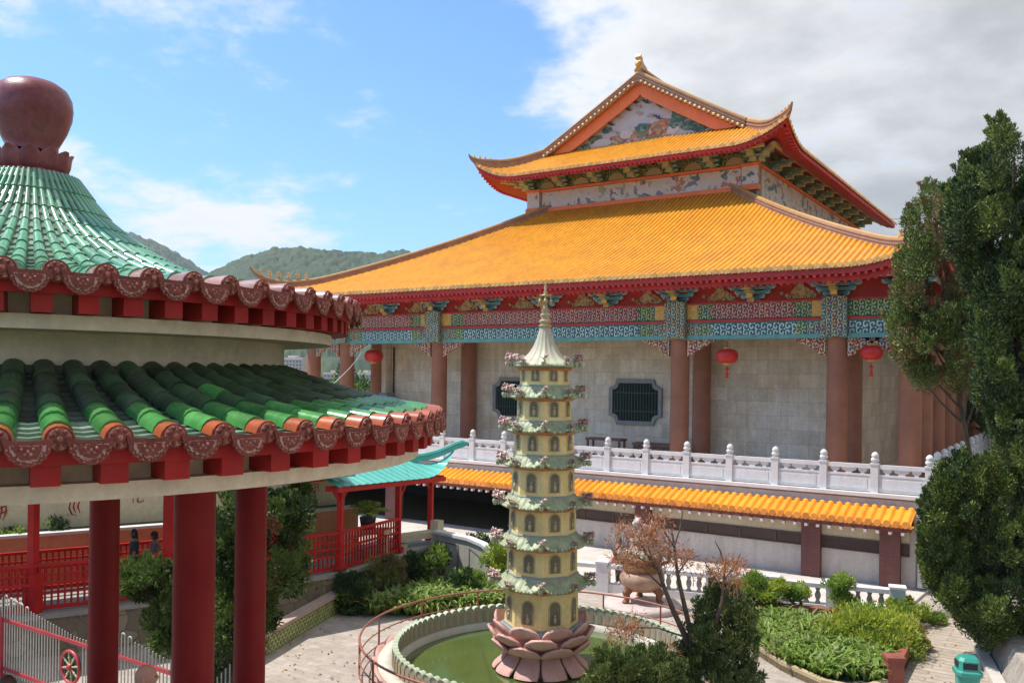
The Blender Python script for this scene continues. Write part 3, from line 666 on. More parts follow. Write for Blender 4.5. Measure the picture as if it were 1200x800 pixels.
for sg in (1, -1):                            # ridge down each gable edge, then out along the hip
    D_ = np.linspace(U_HW, gd-.4, 24); p = np.stack([HC+sg*(U_HW-D_), np.full(24, GY-.55), up_prof(D_)], -1)
    b = MB(); ridge_sweep(b, p, .34, .38); b.build('gable_ridge', [m_ridge, m_ridge_cap], hall)
    p = hip_path(u_front, U_HW, gd, sg, 22)
    p = np.vstack([[p[0]+np.array([sg*.26, -.26, .40])], [p[0]+np.array([sg*.16, -.16, .18])], p])
    wd = np.r_[.08, .14, np.linspace(.2, .32, 5), np.full(len(p)-7, .32)]
    b = MB(); ridge_sweep(b, p, wd, np.r_[.1, .16, np.linspace(.24, .4, 5), np.full(len(p)-7, .4)])
    for k in range(5): q = p[2]+(p[9]-p[2])*k/5; b.lathe([(.08, .20), (.10, .30), (.05, .37), (.06, .42), (.02, .48)], 7, q, mat=1)
    b.build('hip_ridge', [m_ridge, m_ridge_cap], hall)
    # verge tiles under the gable ridge, seen end-on as a pale zigzag
    b = MB()
    for d in np.arange(gd-.3, U_HW-.05, .27):
        q = np.array([HC+sg*(U_HW-d), GY-.72, up_prof(d)-.06]); b.lathe([(.0, -.05), (.085, -.05), (.085, .0), (.0, .0)], 8, (0, 0, 0)); V = b.V[-1]
        V2 = np.stack([V[:, 0], V[:, 2]*1., V[:, 1]], -1); b.V[-1] = V2+q
        b.box(q+np.array([sg*.13, .03, -.10]), (.16, .02, .14), mat=0)
    b.build('verge_tiles', m_tile_end, hall)
    # broad orange board along the rake
    D2 = np.linspace(gd-.1, U_HW, 24); up_ = np.c_[HC+sg*(U_HW-D2), up_prof(D2)-.16]; lo_ = np.c_[HC+sg*np.maximum(0, U_HW-D2-.12), up_prof(D2)-.80]
    b = MB(); R_ = np.stack([np.c_[up_[:, 0], np.full(24, GY-.40), up_[:, 1]], np.c_[lo_[:, 0], np.full(24, GY-.40), np.maximum(lo_[:, 1], up_prof(gd)-.1)], np.c_[lo_[:, 0], np.full(24, GY-.28), np.maximum(lo_[:, 1], up_prof(gd)-.1)], np.c_[up_[:, 0], np.full(24, GY-.28), up_[:, 1]]], 1)
    b.loft(R_, True, True, 0, False); b.build('gable_board', m_orange_board, hall)
    b = MB(); eave_board(b, u_front, -U_HW+.1, U_HW-.1, (0, -1, 0), .2, .08, .09, .03) if sg == 1 else None
    f, ym, h2 = u_side(sg); eave_board(b, f, -h2+.1, h2-.1, (sg, 0, 0), .2, .08, .09, .03)
    A = np.arange(-h2+.4, h2-.3, .262); q = f(A, np.zeros(len(A)))
    for k in range(len(A)): b.box(q[k]+np.array([-sg*.2, 0, -.27]), (.26, .1, .09))
    if sg == 1:
        A = np.arange(-U_HW+.4, U_HW-.3, .262); q = u_front(A, np.zeros(len(A)))
        for k in range(len(A)): b.box(q[k]+np.array([0, .18, -.27]), (.10, .26, .09))
    b.build('eave_boards', m_red, hall)
# gable wall with its painting (sky, cranes, trees, hill)
b = MB(); Dg = np.linspace(0, U_HW-gd+.1, 20); pts = [(-(U_HW-gd)-.1, up_prof(gd)-.3)]+[(x, up_prof(U_HW-abs(x))-.25) for x in np.linspace(-(U_HW-gd), U_HW-gd, 31)]+[((U_HW-gd)+.1, up_prof(gd)-.3)]
b.plate(pts, (HC, GY+.2, 0), (1, 0, 0), (0, 0, 1), .2); gw = b.build('gable_wall', mat('painted_sky', (.50, .47, .47), .7, var=.06, scale=1.5), hall)
z0g = up_prof(gd)
b = MB(); rg = np.random.default_rng(11)
def blob(cx, cz, rx, rz, n, m_, t_):
    rx *= .78; rz *= .82; A = np.arange(n)/n*tau; rr = 1+.35*rg.random(n)-.17
    b.plate([(cx+rx*cos(a)*r_, cz+rz*sin(a)*r_) for a, r_ in zip(A, rr)], (HC, GY-.0015, z0g), (1, 0, 0), (0, 0, 1), t_, m_)
lay = 0.004
for cx, cz, rx, rz, m_ in [(.5, .15, 1.9, .75, 2), (1.3, .5, 1.0, .4, 2), (-1.5, .05, .9, .35, 2), (2.9, .25, .8, .42, 1), (3.5, .05, .7, .3, 1), (2.3, .9, .75, .5, 1), (1.2, 1.7, .4, .28, 1), (.9, 2.05, .35, .2, 1), (-3.0, .25, .6, .32, 1), (-2.3, .7, .45, .25, 1), (-3.6, -.1, .5, .22, 1), (-1.0, .28, .5, .3, 3), (.0, .5, .6, .3, 1), (1.9, .15, .5, .35, 3), (-.2, 2.75, .45, .16, 1), (2.0, .5, .4, .35, 1), (-2.6, -.05, .9, .3, 3)]:
    blob(cx, cz+.25, rx, rz, 16, m_, lay); lay += .0025
for cx, cz, s in [(-2.0, 1.25, .3), (-1.45, 1.55, .28), (-.9, 1.95, .3), (-.45, 2.3, .32), (-.15, 1.6, .28), (.25, 2.2, .34), (.6, 1.35, .3), (-1.7, .7, .3), (.5, 2.5, .28), (1.0, 1.2, .3), (-.2, 2.0, .25)]:
    k = rg.random()*2-1
    b.plate([(cx-s, cz+.1+.1*k), (cx-.3*s, cz+.16), (cx, cz+.04), (cx+.35*s, cz+.45*s), (cx+.3*s, cz-.02), (cx+s, cz-.1*k), (cx+.2*s, cz-.09), (cx-.2*s, cz-.04)], (HC, GY-.0015, z0g), (1, 0, 0), (0, 0, 1), lay, 4 if k > 0 else 5); lay += .002
b.build('gable_painting', [m_dark, ornate('painted_trees', (.06, .13, .10), [(.10, .20, .12), (.04, .08, .08), (.24, .30, .20)], 7., line=(.10, .16, .12)), ornate('painted_hill', (.46, .14, .06), [(.14, .22, .12), (.52, .24, .10), (.36, .08, .05), (.50, .42, .30)], 5., line=(.4, .2, .1)), mat('painted_figures', (.58, .40, .34), .7, col2=(.62, .60, .56), scale=8), mat('painted_ink', (.07, .07, .09), .7), mat('painted_crane', (.28, .10, .09), .7, col2=(.60, .58, .56), scale=6)], gw)
# main ridge with its end ornament
b = MB(); rz = up_prof(U_HW)
p = np.stack([np.full(16, HC), np.linspace(GY-.6, 67, 16), np.full(16, rz-.05)], -1); ridge_sweep(b, p, .5, .7); b.build('main_ridge', [m_ridge, m_ridge_cap], hall)
b = MB()
b.plate([(-.9, 0), (.25, 0), (.34, .22), (.22, .40), (.36, .52), (.30, .68), (.38, .80), (.24, 1.0), (.16, .82), (.05, .84), (.0, .62), (-.25, .47), (-.5, .40)], (HC+.16, GY-.35, rz+.45), (0, -1, 0), (0, 0, 1), .32)
b.ball((HC, GY-.72, rz+.8), .15, 8, 6); b.build('ridge_ornament', m_ridge_cap, hall)
# soffits and brackets of the upper eave
b = MB(); n = 60; A = np.linspace(-U_HW+.3, U_HW-.3, n); q = u_front(A, np.zeros(n))
b.sheet([q+np.array([0, .1, -.24]), q+np.array([0, .55, -.26]), np.stack([HC+A*.8, np.full(n, 44.9), np.full(n, 19.35)], -1)], 0)
for sg in (1, -1):
    f, ym, h2 = u_side(sg); A = np.linspace(-h2+.3, h2-.3, n); q = f(A, np.zeros(n))
    b.sheet([q+np.array([-sg*.1, 0, -.24]), q+np.array([-sg*.55, 0, -.26]), np.stack([np.full(n, HC+sg*7.5), np.clip(ym+A, 44.9, 69.3), np.full(n, 19.35)], -1)], 0)
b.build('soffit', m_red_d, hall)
def ubracket():
    b = MB()
    for i, (wd, z, dp) in enumerate(((.5, 18.62, .5), (.62, 18.80, 1.0), (.74, 18.98, 1.5))):
        b.box((0, -dp/2, z), (.30, dp, .15), mat=0); b.box((0, -dp-.02, z+.01), (.36, .12, .2), mat=2); b.box((0, -.15-i*.3, z+.02), (wd*1.5, .16, .12), mat=1); b.box((0, -.15-i*.3-.09, z+.02), (wd*1.5-.06, .02, .08), mat=0)
    b.box((0, -1.75, 19.05), (.22, .4, .24), mat=2); return b
m_ux = [m_tealw, m_teal, mat('bracket_gilt', (.50, .40, .20), .5, col2=(.40, .46, .32), scale=6, island=.25)]
u0 = ubracket().build('upper_bracket', m_ux, hall, origin=(0, 0, 0))
lst = [((x, 45.1-36, 0), 0) for x in (-7.0, -4.67, -2.33, 0, 2.33, 4.67, 7.0)]+[((7.05, y-36, 0), pi/2) for y in np.arange(47.4, 69, 2.3)]+[((7.0, 45.2-36, 0), pi/4), ((-7.0, 45.2-36, 0), -pi/4)]
for i, (l, rz_) in enumerate(lst):
    o = u0 if i == 0 else dup(u0, hall); o.location = l; o.rotation_euler = (0, 0, rz_)
b = MB()
for x in (-5.84, -3.5, -1.17, 1.17, 3.5, 5.84):
    A = np.linspace(0, pi, 14); b.plate([(.78*cos(a), .62*sin(a)) for a in A], (HC+x, 45.19, 18.55), (1, 0, 0), (0, 0, 1), .05)
    b.plate([(.5*cos(a), .42*sin(a)) for a in A], (HC+x, 45.14, 18.56), (1, 0, 0), (0, 0, 1), .03, 1)
b.box((HC, 43.6, 19.02), (15.8, .2, .16), mat=1); b.box((HC+8.4, 57, 19.02), (.2, 27, .16), mat=1)
b.build('bracket_board', [o_green, m_ux[2]], hall)

# ---- terrace and lower storey
b = MB()
TX0, TX1, TY0 = -41.0, -4.55, 33.15
b.box(((TX0+TX1)/2, (TY0+74)/2, 3.09), (TX1-TX0, 74-TY0, .2))
b.box(((TX0+TX1)/2, TY0+.05, 2.75), (TX1-TX0-.2, .3, .5)); b.box((TX1-.2, 53, 1.6), (.3, 41.3, 2.8)); b.build('terrace_slab', m_stone, hall)
b = MB(); b.box(((TX0+TX1)/2, TY0-.03, 3.13), (TX1-TX0+.1, .3, .13)); b.box((TX1+.02, 53, 3.13), (.3, 41, .13)); b.build('coping', m_white, hall)
# lean-to roof of orange tiles
def f_lean(a, s): return np.stack([a, 31.8+s, 2.32+.36*s], -1)
b = MB(); slope(b, f_lean, -42.0, -5.05, lambda a: np.full_like(a, 1.12), .30, .105, 6, 0, 1, (0, -1, 0)); b.box(((-42-5.05)/2, 32.95, 2.74), (36.9, .12, .10), mat=2)
b.build('walkway_roof', [m_tile_o, mat('orange_tile_end', (.74, .26, .05), .4, island=.25), m_ridge], hall)
b = MB(); b.box((-23.5, 31.97, 2.18), (36.9, .10, .17)); b.box((-23.5, 32.4, 2.16), (36.9, .9, .05))
b.build('walkway_fascia', mat('fascia_brown', (.25, .07, .055), .6, var=.2), hall)
re0 = MB().box((0, 31.90, 2.04), (.10, .18, .10)).build('rafter_end', mat('pinkish_white', (.66, .52, .48), .6), hall, origin=(0, 36, 0))
for k in range(92): o = re0 if k == 0 else dup(re0, hall); o.location = (-5.3-.40*k-HC, 0, 0)
pil = MB().box((0, 0, 1.1), (.66, .6, 2.2)).build('brick_pillar', m_brick, hall, origin=(0, 0, 0))
for i, x in enumerate((-5.79, -8.46, -15.12, -28.58, -35.2)):
    o = pil if i == 0 else dup(pil, hall); o.location = (x-HC, 32.6-36, 0)
b = MB(); b.box((-13.0, 32.75, 1.1), (16.0, .3, 2.2)); b.box((-4.95, 33.2, 1.3), (.3, 1.0, 2.6)); b.build('lower_wall', m_lowpanel, hall)
b = MB(); b.box((-13.0, 32.58, 1.86), (15.6, .04, .5)); b.build('upper_band', m_cream, hall)
o_lat = mat('lattice_brown', (.10, .055, .045), .6)
b = MB(); b.box((-13.0, 32.57, 1.38), (15.6, .05, .40)); gr = b.build('lattice_band', mat('lattice_back', (.075, .045, .033), .7), hall)
b = MB()
for x in np.arange(-8.2, -5.4, .13):
    for sg in (-1, 1): b.bar((x-sg*.18, 32.538, 1.20), (x+sg*.18, 32.538, 1.56), .015, .018)
for z in (1.18, 1.58): b.box((-13.0, 32.535, z), (15.6, .05, .04))
for x in np.arange(-20.6, -8.6, 1.35): b.box((x, 32.535, 1.38), (.07, .05, .38))
b.build('lattice', o_lat, gr)
# open gallery at the left of the lower storey: a dark room
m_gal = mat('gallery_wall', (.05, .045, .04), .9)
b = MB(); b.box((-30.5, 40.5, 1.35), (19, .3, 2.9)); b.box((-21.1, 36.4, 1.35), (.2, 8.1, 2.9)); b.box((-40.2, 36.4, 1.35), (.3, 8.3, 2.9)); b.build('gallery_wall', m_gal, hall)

# ================================================================== carved balustrade on the terrace edge
def balustrade_parts(root, o, m=m_white):
    post = MB(); post.box((0, 0, .5), (.26, .26, 1.0)); post.box((0, 0, 1.03), (.30, .30, .06))
    post.lathe([(.09, 1.06), (.09, 1.10), (.145, 1.14), (.145, 1.22), (.10, 1.26), (.13, 1.30), (.13, 1.36), (.07, 1.44), (.0, 1.47)], 12)
    post = post.build('post', m, root, origin=(0, 0, 0))
    pan = MB(); L = 1.787-.26
    pan.box((0, 0, .31), (L, .12, .54)); pan.box((0, 0, .31), (L-.25, .15, .36)); pan.box((0, 0, .93), (L, .17, .15))
    pan.box((0, 0, .62), (L, .15, .07))
    for x in (-.48, 0, .48):                       # cloud brackets carrying the rail
        w_ = .34 if x == 0 else .20
        pan.plate([(-w_*.35, 0), (w_*.35, 0), (w_*.30, .05), (w_*.65, .10), (w_*.8, .17), (w_*.5, .20), (-w_*.5, .20), (-w_*.8, .17), (-w_*.65, .10), (-w_*.30, .05)], (x, .05, .655), (1, 0, 0), (0, 0, 1), .10)
    pan = pan.build('panel', m, root, origin=(0, 0, 0))
    return post, pan
def place(o, root, first, loc, rz=0.0):
    c = o if first else dup(o, root)
    c.location = np.asarray(loc)-PL[root.name]; c.rotation_euler = (0, 0, rz); return c
bal = thing('balustrade', 'white carved stone balustrade along the front edge of the hall terrace', 'balustrade', (-22, 33.3, 3.19))
post, pan = balustrade_parts(bal, None)
for k in range(20): place(post, bal, k == 0, (-4.70-1.787*k, 33.3, 3.19))
for k in range(19): place(pan, bal, k == 0, (-4.70-1.787*(k+.5), 33.3, 3.19))
bal2 = thing('balustrade', 'white carved balustrade running back along the right side of the hall terrace', 'balustrade', (-4.70, 50, 3.19))
post2, pan2 = balustrade_parts(bal2, None)
for k in range(1, 21): place(post2, bal2, k == 1, (-4.70, 33.3+1.787*k, 3.19))
for k in range(20): place(pan2, bal2, k == 0, (-4.70, 33.3+1.787*(k+.5), 3.19), pi/2)

# ---- lanterns
def lantern(px, py, y, label, s=1.0):
    r = ray(px, py); p = EYE+r*(y/r[1])
    t = thing('red_lantern', label, 'lantern', tuple(p), 'red lanterns hanging from the hall beams')
    m1 = lantern.m
    b = MB(); prof = [(.16, .34)]+[(.16+.36*sin(th)**.8, .34*cos(th)) for th in np.linspace(.25, pi-.25, 14)]+[(.16, -.34)]
    b.lathe([(r_*s, z*s) for r_, z in prof], 28, p, mat=0, wob=lambda A, z: .025*np.cos(14*A)); b.build('shade', m1[0], t)
    b = MB(); b.lathe([(.0, .42*s), (.17*s, .42*s), (.19*s, .33*s), (.0, .33*s)], 16, p); b.build('cap', m1[1], t)
    b = MB(); b.lathe([(.0, -.33*s), (.19*s, -.33*s), (.17*s, -.43*s), (.0, -.43*s)], 16, p); b.build('cap', m1[1], t)
    b = MB(); b.tube([p+np.array([0, 0, .42*s]), (p[0], p[1], max(p[2]+.5, 8.8))], .012, 5); b.build('cord', m_iron, t)
    b = MB(); b.lathe([(.02, -.43), (.05, -.5), (.10, -.56), (.02, -.60), (.05, -.66), (.07, -.92), (.0, -.93)], 12, p); b.build('tassel', m1[0], t)
lantern.m = [mat('red_silk', (.58, .018, .012), .45, var=.15, scale=3, coat=.15), m_gold]
lantern(852, 417, 35.7, 'red round lantern hanging in front of the plain wall between two brown columns', .88)
lantern(1021, 413, 35.5, 'red lantern hanging at the right corner of the hall beside the conifer', .8)
lantern(438, 417, 36.6, 'red lantern at the far left end of the hall, seen above the green roof')

# ================================================================== pagoda in the pond
PC = np.array([-11.18, 18.21, 0.0])
pg = thing('pagoda', 'cream seven-storey miniature pagoda on a pink lotus base in the pond', 'pagoda', tuple(PC))
FA = math.atan2(-PC[1], -PC[0])                     # a corner of the octagon faces the camera side
m_pc = mat('pagoda_cream', (.88, .69, .30), .7, var=.12, scale=2, streak=.12, dirt=(.42, .27, .10), dirt_amt=.35)
m_pr = mat('pagoda_roof_glaze', (.20, .25, .14), .45, col2=(.46, .47, .27), scale=3.5, fine=.2, spec=.35)
m_pr2 = mat('pagoda_roof_cream', (.60, .60, .38), .45, col2=(.34, .40, .25), scale=4, spec=.35)
m_porg = mat('pagoda_trim', (.52, .20, .07), .6, var=.2, scale=4)
m_pwin = mat('pagoda_niche', (.20, .165, .10), .7, var=.3, scale=4)
m_pfr = mat('pagoda_niche_frame', (.50, .41, .22), .7, var=.2, scale=5)
m_pink = mat('pink_concrete', (.58, .30, .25), .7, col2=(.68, .41, .35), scale=1.6, bump=.2, streak=.12, dirt=(.36, .21, .17), dirt_amt=.45)
m_flor = mat('glazed_flower', (.50, .20, .20), .4, col2=(.66, .58, .50), scale=9, island=.3, coat=.3)
m_florw = mat('glazed_white', (.62, .59, .40), .4, col2=(.38, .44, .28), scale=7, island=.3, spec=.4)
m_pgrey = mat('pagoda_band', (.30, .32, .31), .7, var=.15, scale=3)
def octo(r, z, n=8): return np.array([(PC[0]+r*cos(FA+k*tau/n), PC[1]+r*sin(FA+k*tau/n), z) for k in range(n)])
def arch(wd, h, n=9): return [(-wd/2, 0), (wd/2, 0)]+[(wd/2*cos(a), h-wd/2+wd/2*sin(a)) for a in np.linspace(0, pi, n)]
# tiers from the top: (body bottom z, body top z, radius)
tiers = [(1.18, 2.20, .90), (2.40, 3.19, .865), (3.37, 4.13, .825), (4.29, 5.11, .775), (5.27, 5.94, .725), (6.08, 6.75, .665), (6.93, 7.48, .60)]
tops = [2.05, 3.02, 3.94, 4.76, 5.54, 6.28, 6.96]
flower0 = None
for i, (z0, z1, r) in enumerate(tiers):
    b = MB(); b.loft([octo(r, z0), octo(r*.985, z1)], True, True, 0, False)
    b.loft([octo(r*1.06, z1-.14), octo(r*1.14, z1-.09), octo(r*1.14, z1-.07), octo(r*.9, z1-.06)], True, True, 1, False)
    b.loft([octo(r*1.04, z0), octo(r*1.04, z0+.05)], True, True, 2, False)
    body = b.build('storey', [m_pc, m_porg, m_pgrey], pg)
    ap = r*cos(pi/8)
    for k in range(8):
        a = FA+(k+.5)*tau/8; nrm = np.array([cos(a), sin(a), 0]); u = np.array([-sin(a), cos(a), 0]); o = PC+nrm*(ap*.993)
        wd, h = r*.285, (z1-z0)*.53
        b = MB(); b.plate(arch(wd+.07, h+.035), o+np.array([0, 0, z0+.15])-nrm*.03, u, (0, 0, 1), .05, 1); b.plate(arch(wd, h), o+np.array([0, 0, z0+.16])+nrm*.012, u, (0, 0, 1), .012, 0)
        b.ball(o+np.array([0, 0, z0+.26])+nrm*.02, .045, 7, 6, 1, (1, 1, 2.0)); b.ball(o+np.array([0, 0, z0+.38])+nrm*.03, .03, 7, 5, 1)
        b.build('niche', [m_pwin, m_pfr], body)
    # roof ring with curved tiles, rolled eave edge
    if i < 6:
        rt_, re, zt, ze = tiers[i+1][2]*1.0, r*1.27, tiers[i+1][0]+.07, z1-.05
        b = MB(); nA = 8*12; A = FA+np.arange(nA)/nA*tau
        fac = 1/np.cos(((A-FA) % (tau/8))-pi/8)*cos(pi/8)
        rings = []
        for t in np.linspace(0, 1, 7):
            rr = (rt_+(re-rt_)*t)*fac; cor = (np.abs(((A-FA+pi/8) % (tau/8))-pi/8)); lift = .15*np.exp(-(cor/.12)**2)*t**2
            zz_ = zt+(ze-zt)*(t**.75)+lift+.028*np.cos(np.arange(nA)*tau/3)*min(1, t*3)
            rings.append(np.stack([PC[0]+rr*np.cos(A), PC[1]+rr*np.sin(A), zz_], -1))
        rr = re*fac*.985; rings.append(np.stack([PC[0]+rr*np.cos(A), PC[1]+rr*np.sin(A), np.full(nA, ze-.05)+lift], -1))
        rr = r*1.05*fac; rings.append(np.stack([PC[0]+rr*np.cos(A), PC[1]+rr*np.sin(A), np.full(nA, ze-.03)], -1))
        b.loft(rings, True, False, 0, True)
        for k in range(8*9):
            a = FA+(k+.5)/72*tau; f_ = cos(pi/8)/cos(((a-FA) % (tau/8))-pi/8)
            cor = abs(((a-FA+pi/8) % (tau/8))-pi/8); b.ball((PC[0]+re*f_*cos(a), PC[1]+re*f_*sin(a), ze-.005+.15*math.exp(-(cor/.12)**2)), .045, 7, 5, 1 if k % 2 else 0, (1, 1, .8))
        rf = b.build('roof', [m_pr, m_pr2], pg)
    else: re, ze = r*1.28, z1-.03; rf = None
    tiers[i] = (z0, z1, r, re, ze, rf)
# top roof: tall bell with ribs
b = MB(); nA = 8*10; A = FA+np.arange(nA)/nA*tau; fac = 1/np.cos(((A-FA) % (tau/8))-pi/8)*cos(pi/8)
rings = []
for rr0, z in ((.12, 8.42), (.15, 8.30), (.20, 8.12), (.27, 7.94), (.37, 7.78), (.51, 7.63), (.66, 7.53), (.77, 7.48), (.77, 7.43), (.60, 7.43)):
    k = min(1, max(0, (rr0-.15)/.3)); rr = rr0*(1+(fac-1)*k)*(1+.035*np.cos(np.arange(nA)*tau/5))
    rings.append(np.stack([PC[0]+rr*np.cos(A), PC[1]+rr*np.sin(A), np.full(nA, z)], -1))
b.loft(rings, True, True, 0, True)
for k in range(64):
    a = FA+(k+.5)/64*tau; f_ = cos(pi/8)/cos(((a-FA) % (tau/8))-pi/8); b.ball((PC[0]+.755*f_*cos(a), PC[1]+.755*f_*sin(a), 7.45), .042, 7, 5, 1, (1, 1, .9))
m_bell = mat('bell_roof_glaze', (.48, .53, .34), .45, col2=(.50, .36, .31), scale=2.2, spec=.35, fine=.15)
rtop = b.build('roof', [m_bell, m_pr], pg)
tiers[6] = tiers[6][:5]+(rtop,)
b = MB(); b.lathe([(0.000, 8.360), (0.148, 8.393), (0.164, 8.445), (0.109, 8.477), (0.148, 8.516), (0.148, 8.569), (0.086, 8.608), (0.133, 8.673), (0.133, 8.712), (0.062, 8.764), (0.101, 8.816), (0.055, 8.869), (0.055, 8.986), (0.086, 9.025), (0.047, 9.064), (0.039, 9.142), (0.156, 9.162), (0.156, 9.182), (0.031, 9.201), (0.055, 9.260), (0.027, 9.312), (0.039, 9.390), (0.012, 9.468), (0.000, 9.521)], 14, PC)
for k in range(6):
    a = k*tau/6; q = PC+np.array([.15*cos(a), .15*sin(a), 9.075]); b.tube([q+np.array([0, 0, .14]), q], .012, 5); b.lathe([(.0, -.12), (.05, -.12), (.03, .0), (0, .02)], 7, q)
b.build('spire', mat('spire_gilt', (.42, .27, .10), .4, col2=(.55, .42, .22), scale=8, metal=.3, coat=.2), pg)
# glazed blossoms on the eave corners, hung under each roof
def blossom(big):
    b = MB(); r_ = np.random.default_rng(5 if big else 6)
    for k in range(20 if big else 5):
        c = np.array([r_.random()*.30-.06, (r_.random()-.5)*.30, .0+r_.random()*.20])
        n_ = 6
        for j in range(n_):
            a = j*tau/n_+r_.random(); d = np.array([cos(a), sin(a), .5+.6*r_.random()]); d /= np.linalg.norm(d); tip = c+d*(.09+.06*r_.random())
            s_ = np.cross(d, (0.3, .2, 1)); s_ /= np.linalg.norm(s_)
            b.add([c, c+d*.06+s_*.03, tip, c+d*.06-s_*.03, c+d*.055+np.cross(s_, d)*.02], [(0, 1, 4), (1, 2, 4), (2, 3, 4), (3, 0, 4), (0, 3, 2, 1)], 0)
    for k in range(16 if big else 4):
        c = np.array([r_.random()*.32-.08, (r_.random()-.5)*.34, -.02]); b.lathe([(.035, .03), (.05, -.02), (.03, -.09), (.0, -.13)], 6, c, mat=1)
    b.lathe([(.0, -.02), (.05, 0), (.03, .1), (.04, .16), (.0, .24)], 7, (-.03, 0, .02), mat=1)
    return b
fl = {True: blossom(True).build('corner_blossom', [m_flor, m_florw], tiers[0][5], origin=(0, 0, 0)), False: blossom(False).build('corner_finial', [m_flor, m_florw], tiers[0][5], origin=(0, 0, 0))}
used = {True: False, False: False}
for i, (z0, z1, r, re, ze, rf) in enumerate(tiers):
    for k in range(8):
        big = k in (2, 6, 4, 1, 7); a = FA+k*tau/8
        o = fl[big] if not used[big] else dup(fl[big], rf); used[big] = True
        o.parent = rf; o.location = (re*cos(a)*.95, re*sin(a)*.95, ze+.09); o.rotation_euler = (0, 0, a)
        if not big: o.scale = (.55, .55, .75)
        else: q_ = .86 if k in (2, 6) else .5; o.scale = (q_, q_, q_)
# lotus: two rows of raised petals and a skirt of wide flat ones
def petal(wd, curve, tipz=.0, nu=9, th=.05):
    """curve: list of (radius, z); wd: widths; returns closed shell in the xz-plane pointing +x"""
    b = MB(); rings_t, rings_b = [], []
    for (r_, z), w_ in zip(curve, wd):
        u = np.linspace(-1, 1, nu); y = u*w_; bow = -.22*w_*u*u
        rings_t.append(np.stack([np.full(nu, r_)+bow, y, np.full(nu, z)+.0*u], -1)); rings_b.append(np.stack([np.full(nu, r_)+bow-th, y*.96, np.full(nu, z)+th*.4], -1))
    R_ = [np.vstack([t, bb[::-1]]) for t, bb in zip(rings_t, rings_b)]
    b.loft(R_, True, True, 0, True); return b
lotus = []
base_k = MB(); base_k.lathe([(0, .0), (.86, .0), (.74, .25), (.70, .55), (.85, .80), (.92, 1.12), (0, 1.12)], 24, PC); base_k.build('lotus_core', m_pink, pg)
b = MB(); b.loft([octo(1.0, 1.08), octo(1.0, 1.19)], True, True, 0, False); b.build('lotus_top', m_pgrey, pg)
for (n, off, wd, curve) in ((8, .5, (.34, .42, .43, .36, .20, .03), [(.84, .56), (1.00, .59), (1.16, .67), (1.27, .78), (1.31, .85), (1.33, .88)]),
                            (8, 0., (.32, .40, .43, .38, .24, .03), [(.88, .74), (1.04, .78), (1.20, .88), (1.31, 1.0), (1.36, 1.08), (1.38, 1.11)]),
                            (8, .5, (.30, .38, .40, .34, .20, .03), [(.92, .95), (1.06, 1.01), (1.18, 1.12), (1.25, 1.24), (1.28, 1.31), (1.29, 1.35)]),
                            (10, .5, (.20, .225, .255, .295, .315, .30), [(.82, .62), (.86, .54), (.94, .43), (1.06, .32), (1.20, .20), (1.24, .14)])):
    o = petal(wd, curve, th=.07).build('lotus_petal', m_pink, pg, origin=(0, 0, 0))
    for k in range(n):
        c = o if k == 0 else dup(o, pg); c.location = (0, 0, 0); c.scale = (.96, .96, 1.0); c.rotation_euler = (0, 0, FA+(k+off)*tau/n)

# ================================================================== pond
m_water = mat('pond_water', (.060, .095, .020), .02, col2=(.10, .135, .035), scale=.5, bump=.035, bscale=3.0, fine=.05, spec=1.0)
b = MB(); A = np.arange(64)/64*tau; b.add(np.vstack([[PC+np.array([0, 0, .10])], np.c_[PC[0]+3.42*np.cos(A), PC[1]+3.42*np.sin(A), np.full(64, .10)]]), [np.array([(0, 1+k, 1+(k+1) % 64) for k in range(64)])])
tag(b.build('pond_water', m_water), kind='structure')
pw = thing('pond_wall', 'round pond wall with pale green scalloped edge around the pagoda', 'pond wall', tuple(PC))
m_mint = mat('mint_paint', (.36, .44, .30), .65, col2=(.50, .54, .40), scale=2.5, dirt=(.30, .30, .2), dirt_amt=.35, streak=.08)
m_scal = mat('scallop_grey', (.34, .33, .25), .7, col2=(.44, .44, .34), scale=3, streak=.15)
b = MB(); b.lathe([(3.42, .0), (3.42, .26), (3.62, .30), (3.66, .36), (3.95, .36), (3.95, .26), (3.86, .02)], 80, PC, caps=False); b.build('ledge', mat('ledge_mint', (.50, .50, .40), .7, col2=(.58, .56, .48), scale=2, dirt=(.40, .28, .24), dirt_amt=.4), pw)
sl = MB(); sl.plate(arch(.235, .44), (.05, 0, .30), (0, 1, 0), (0, 0, 1), .10, 0); sl.plate(arch(.13, .30), (.16, 0, .33), (0, 1, 0), (0, 0, 1), .012, 1); sl.plate(arch(.13, .30), (.038, 0, .33), (0, 1, 0), (0, 0, 1), .01, 1)
A_ = np.linspace(0, pi, 8); sl.loft([[( .03, .125*cos(a), .62+.125*sin(a)), (.17, .125*cos(a), .62+.125*sin(a))] for a in A_], False, False, 2)
s0 = sl.build('scallop', [m_scal, mat('scallop_inset', (.30, .26, .17), .7, col2=(.40, .28, .2), scale=4), m_mint], pw, origin=(0, 0, 0))
NS = 92
for k in range(NS):
    o = s0 if k == 0 else dup(s0, pw); a = k*tau/NS; o.location = (3.44*cos(a), 3.44*sin(a), 0); o.rotation_euler = (0, 0, a)
for k in range(26):
    pass
b = MB(); nA = 26*8; A = np.arange(nA)/nA*tau; wv = np.abs(np.cos(13*A))
b.loft([np.stack([PC[0]+(r_+q*.0)*np.cos(A), PC[1]+r_*np.sin(A), z+wv*dz], -1) for r_, z, dz, q in ((3.96, .02, 0, 0), (4.0, .2, 0, 0), (4.12, .30, .10, 0), (4.06, .33, .10, 0), (3.96, .30, 0, 0))], True, False, 0, True)
b.build('petal_skirt', m_pink, pw)
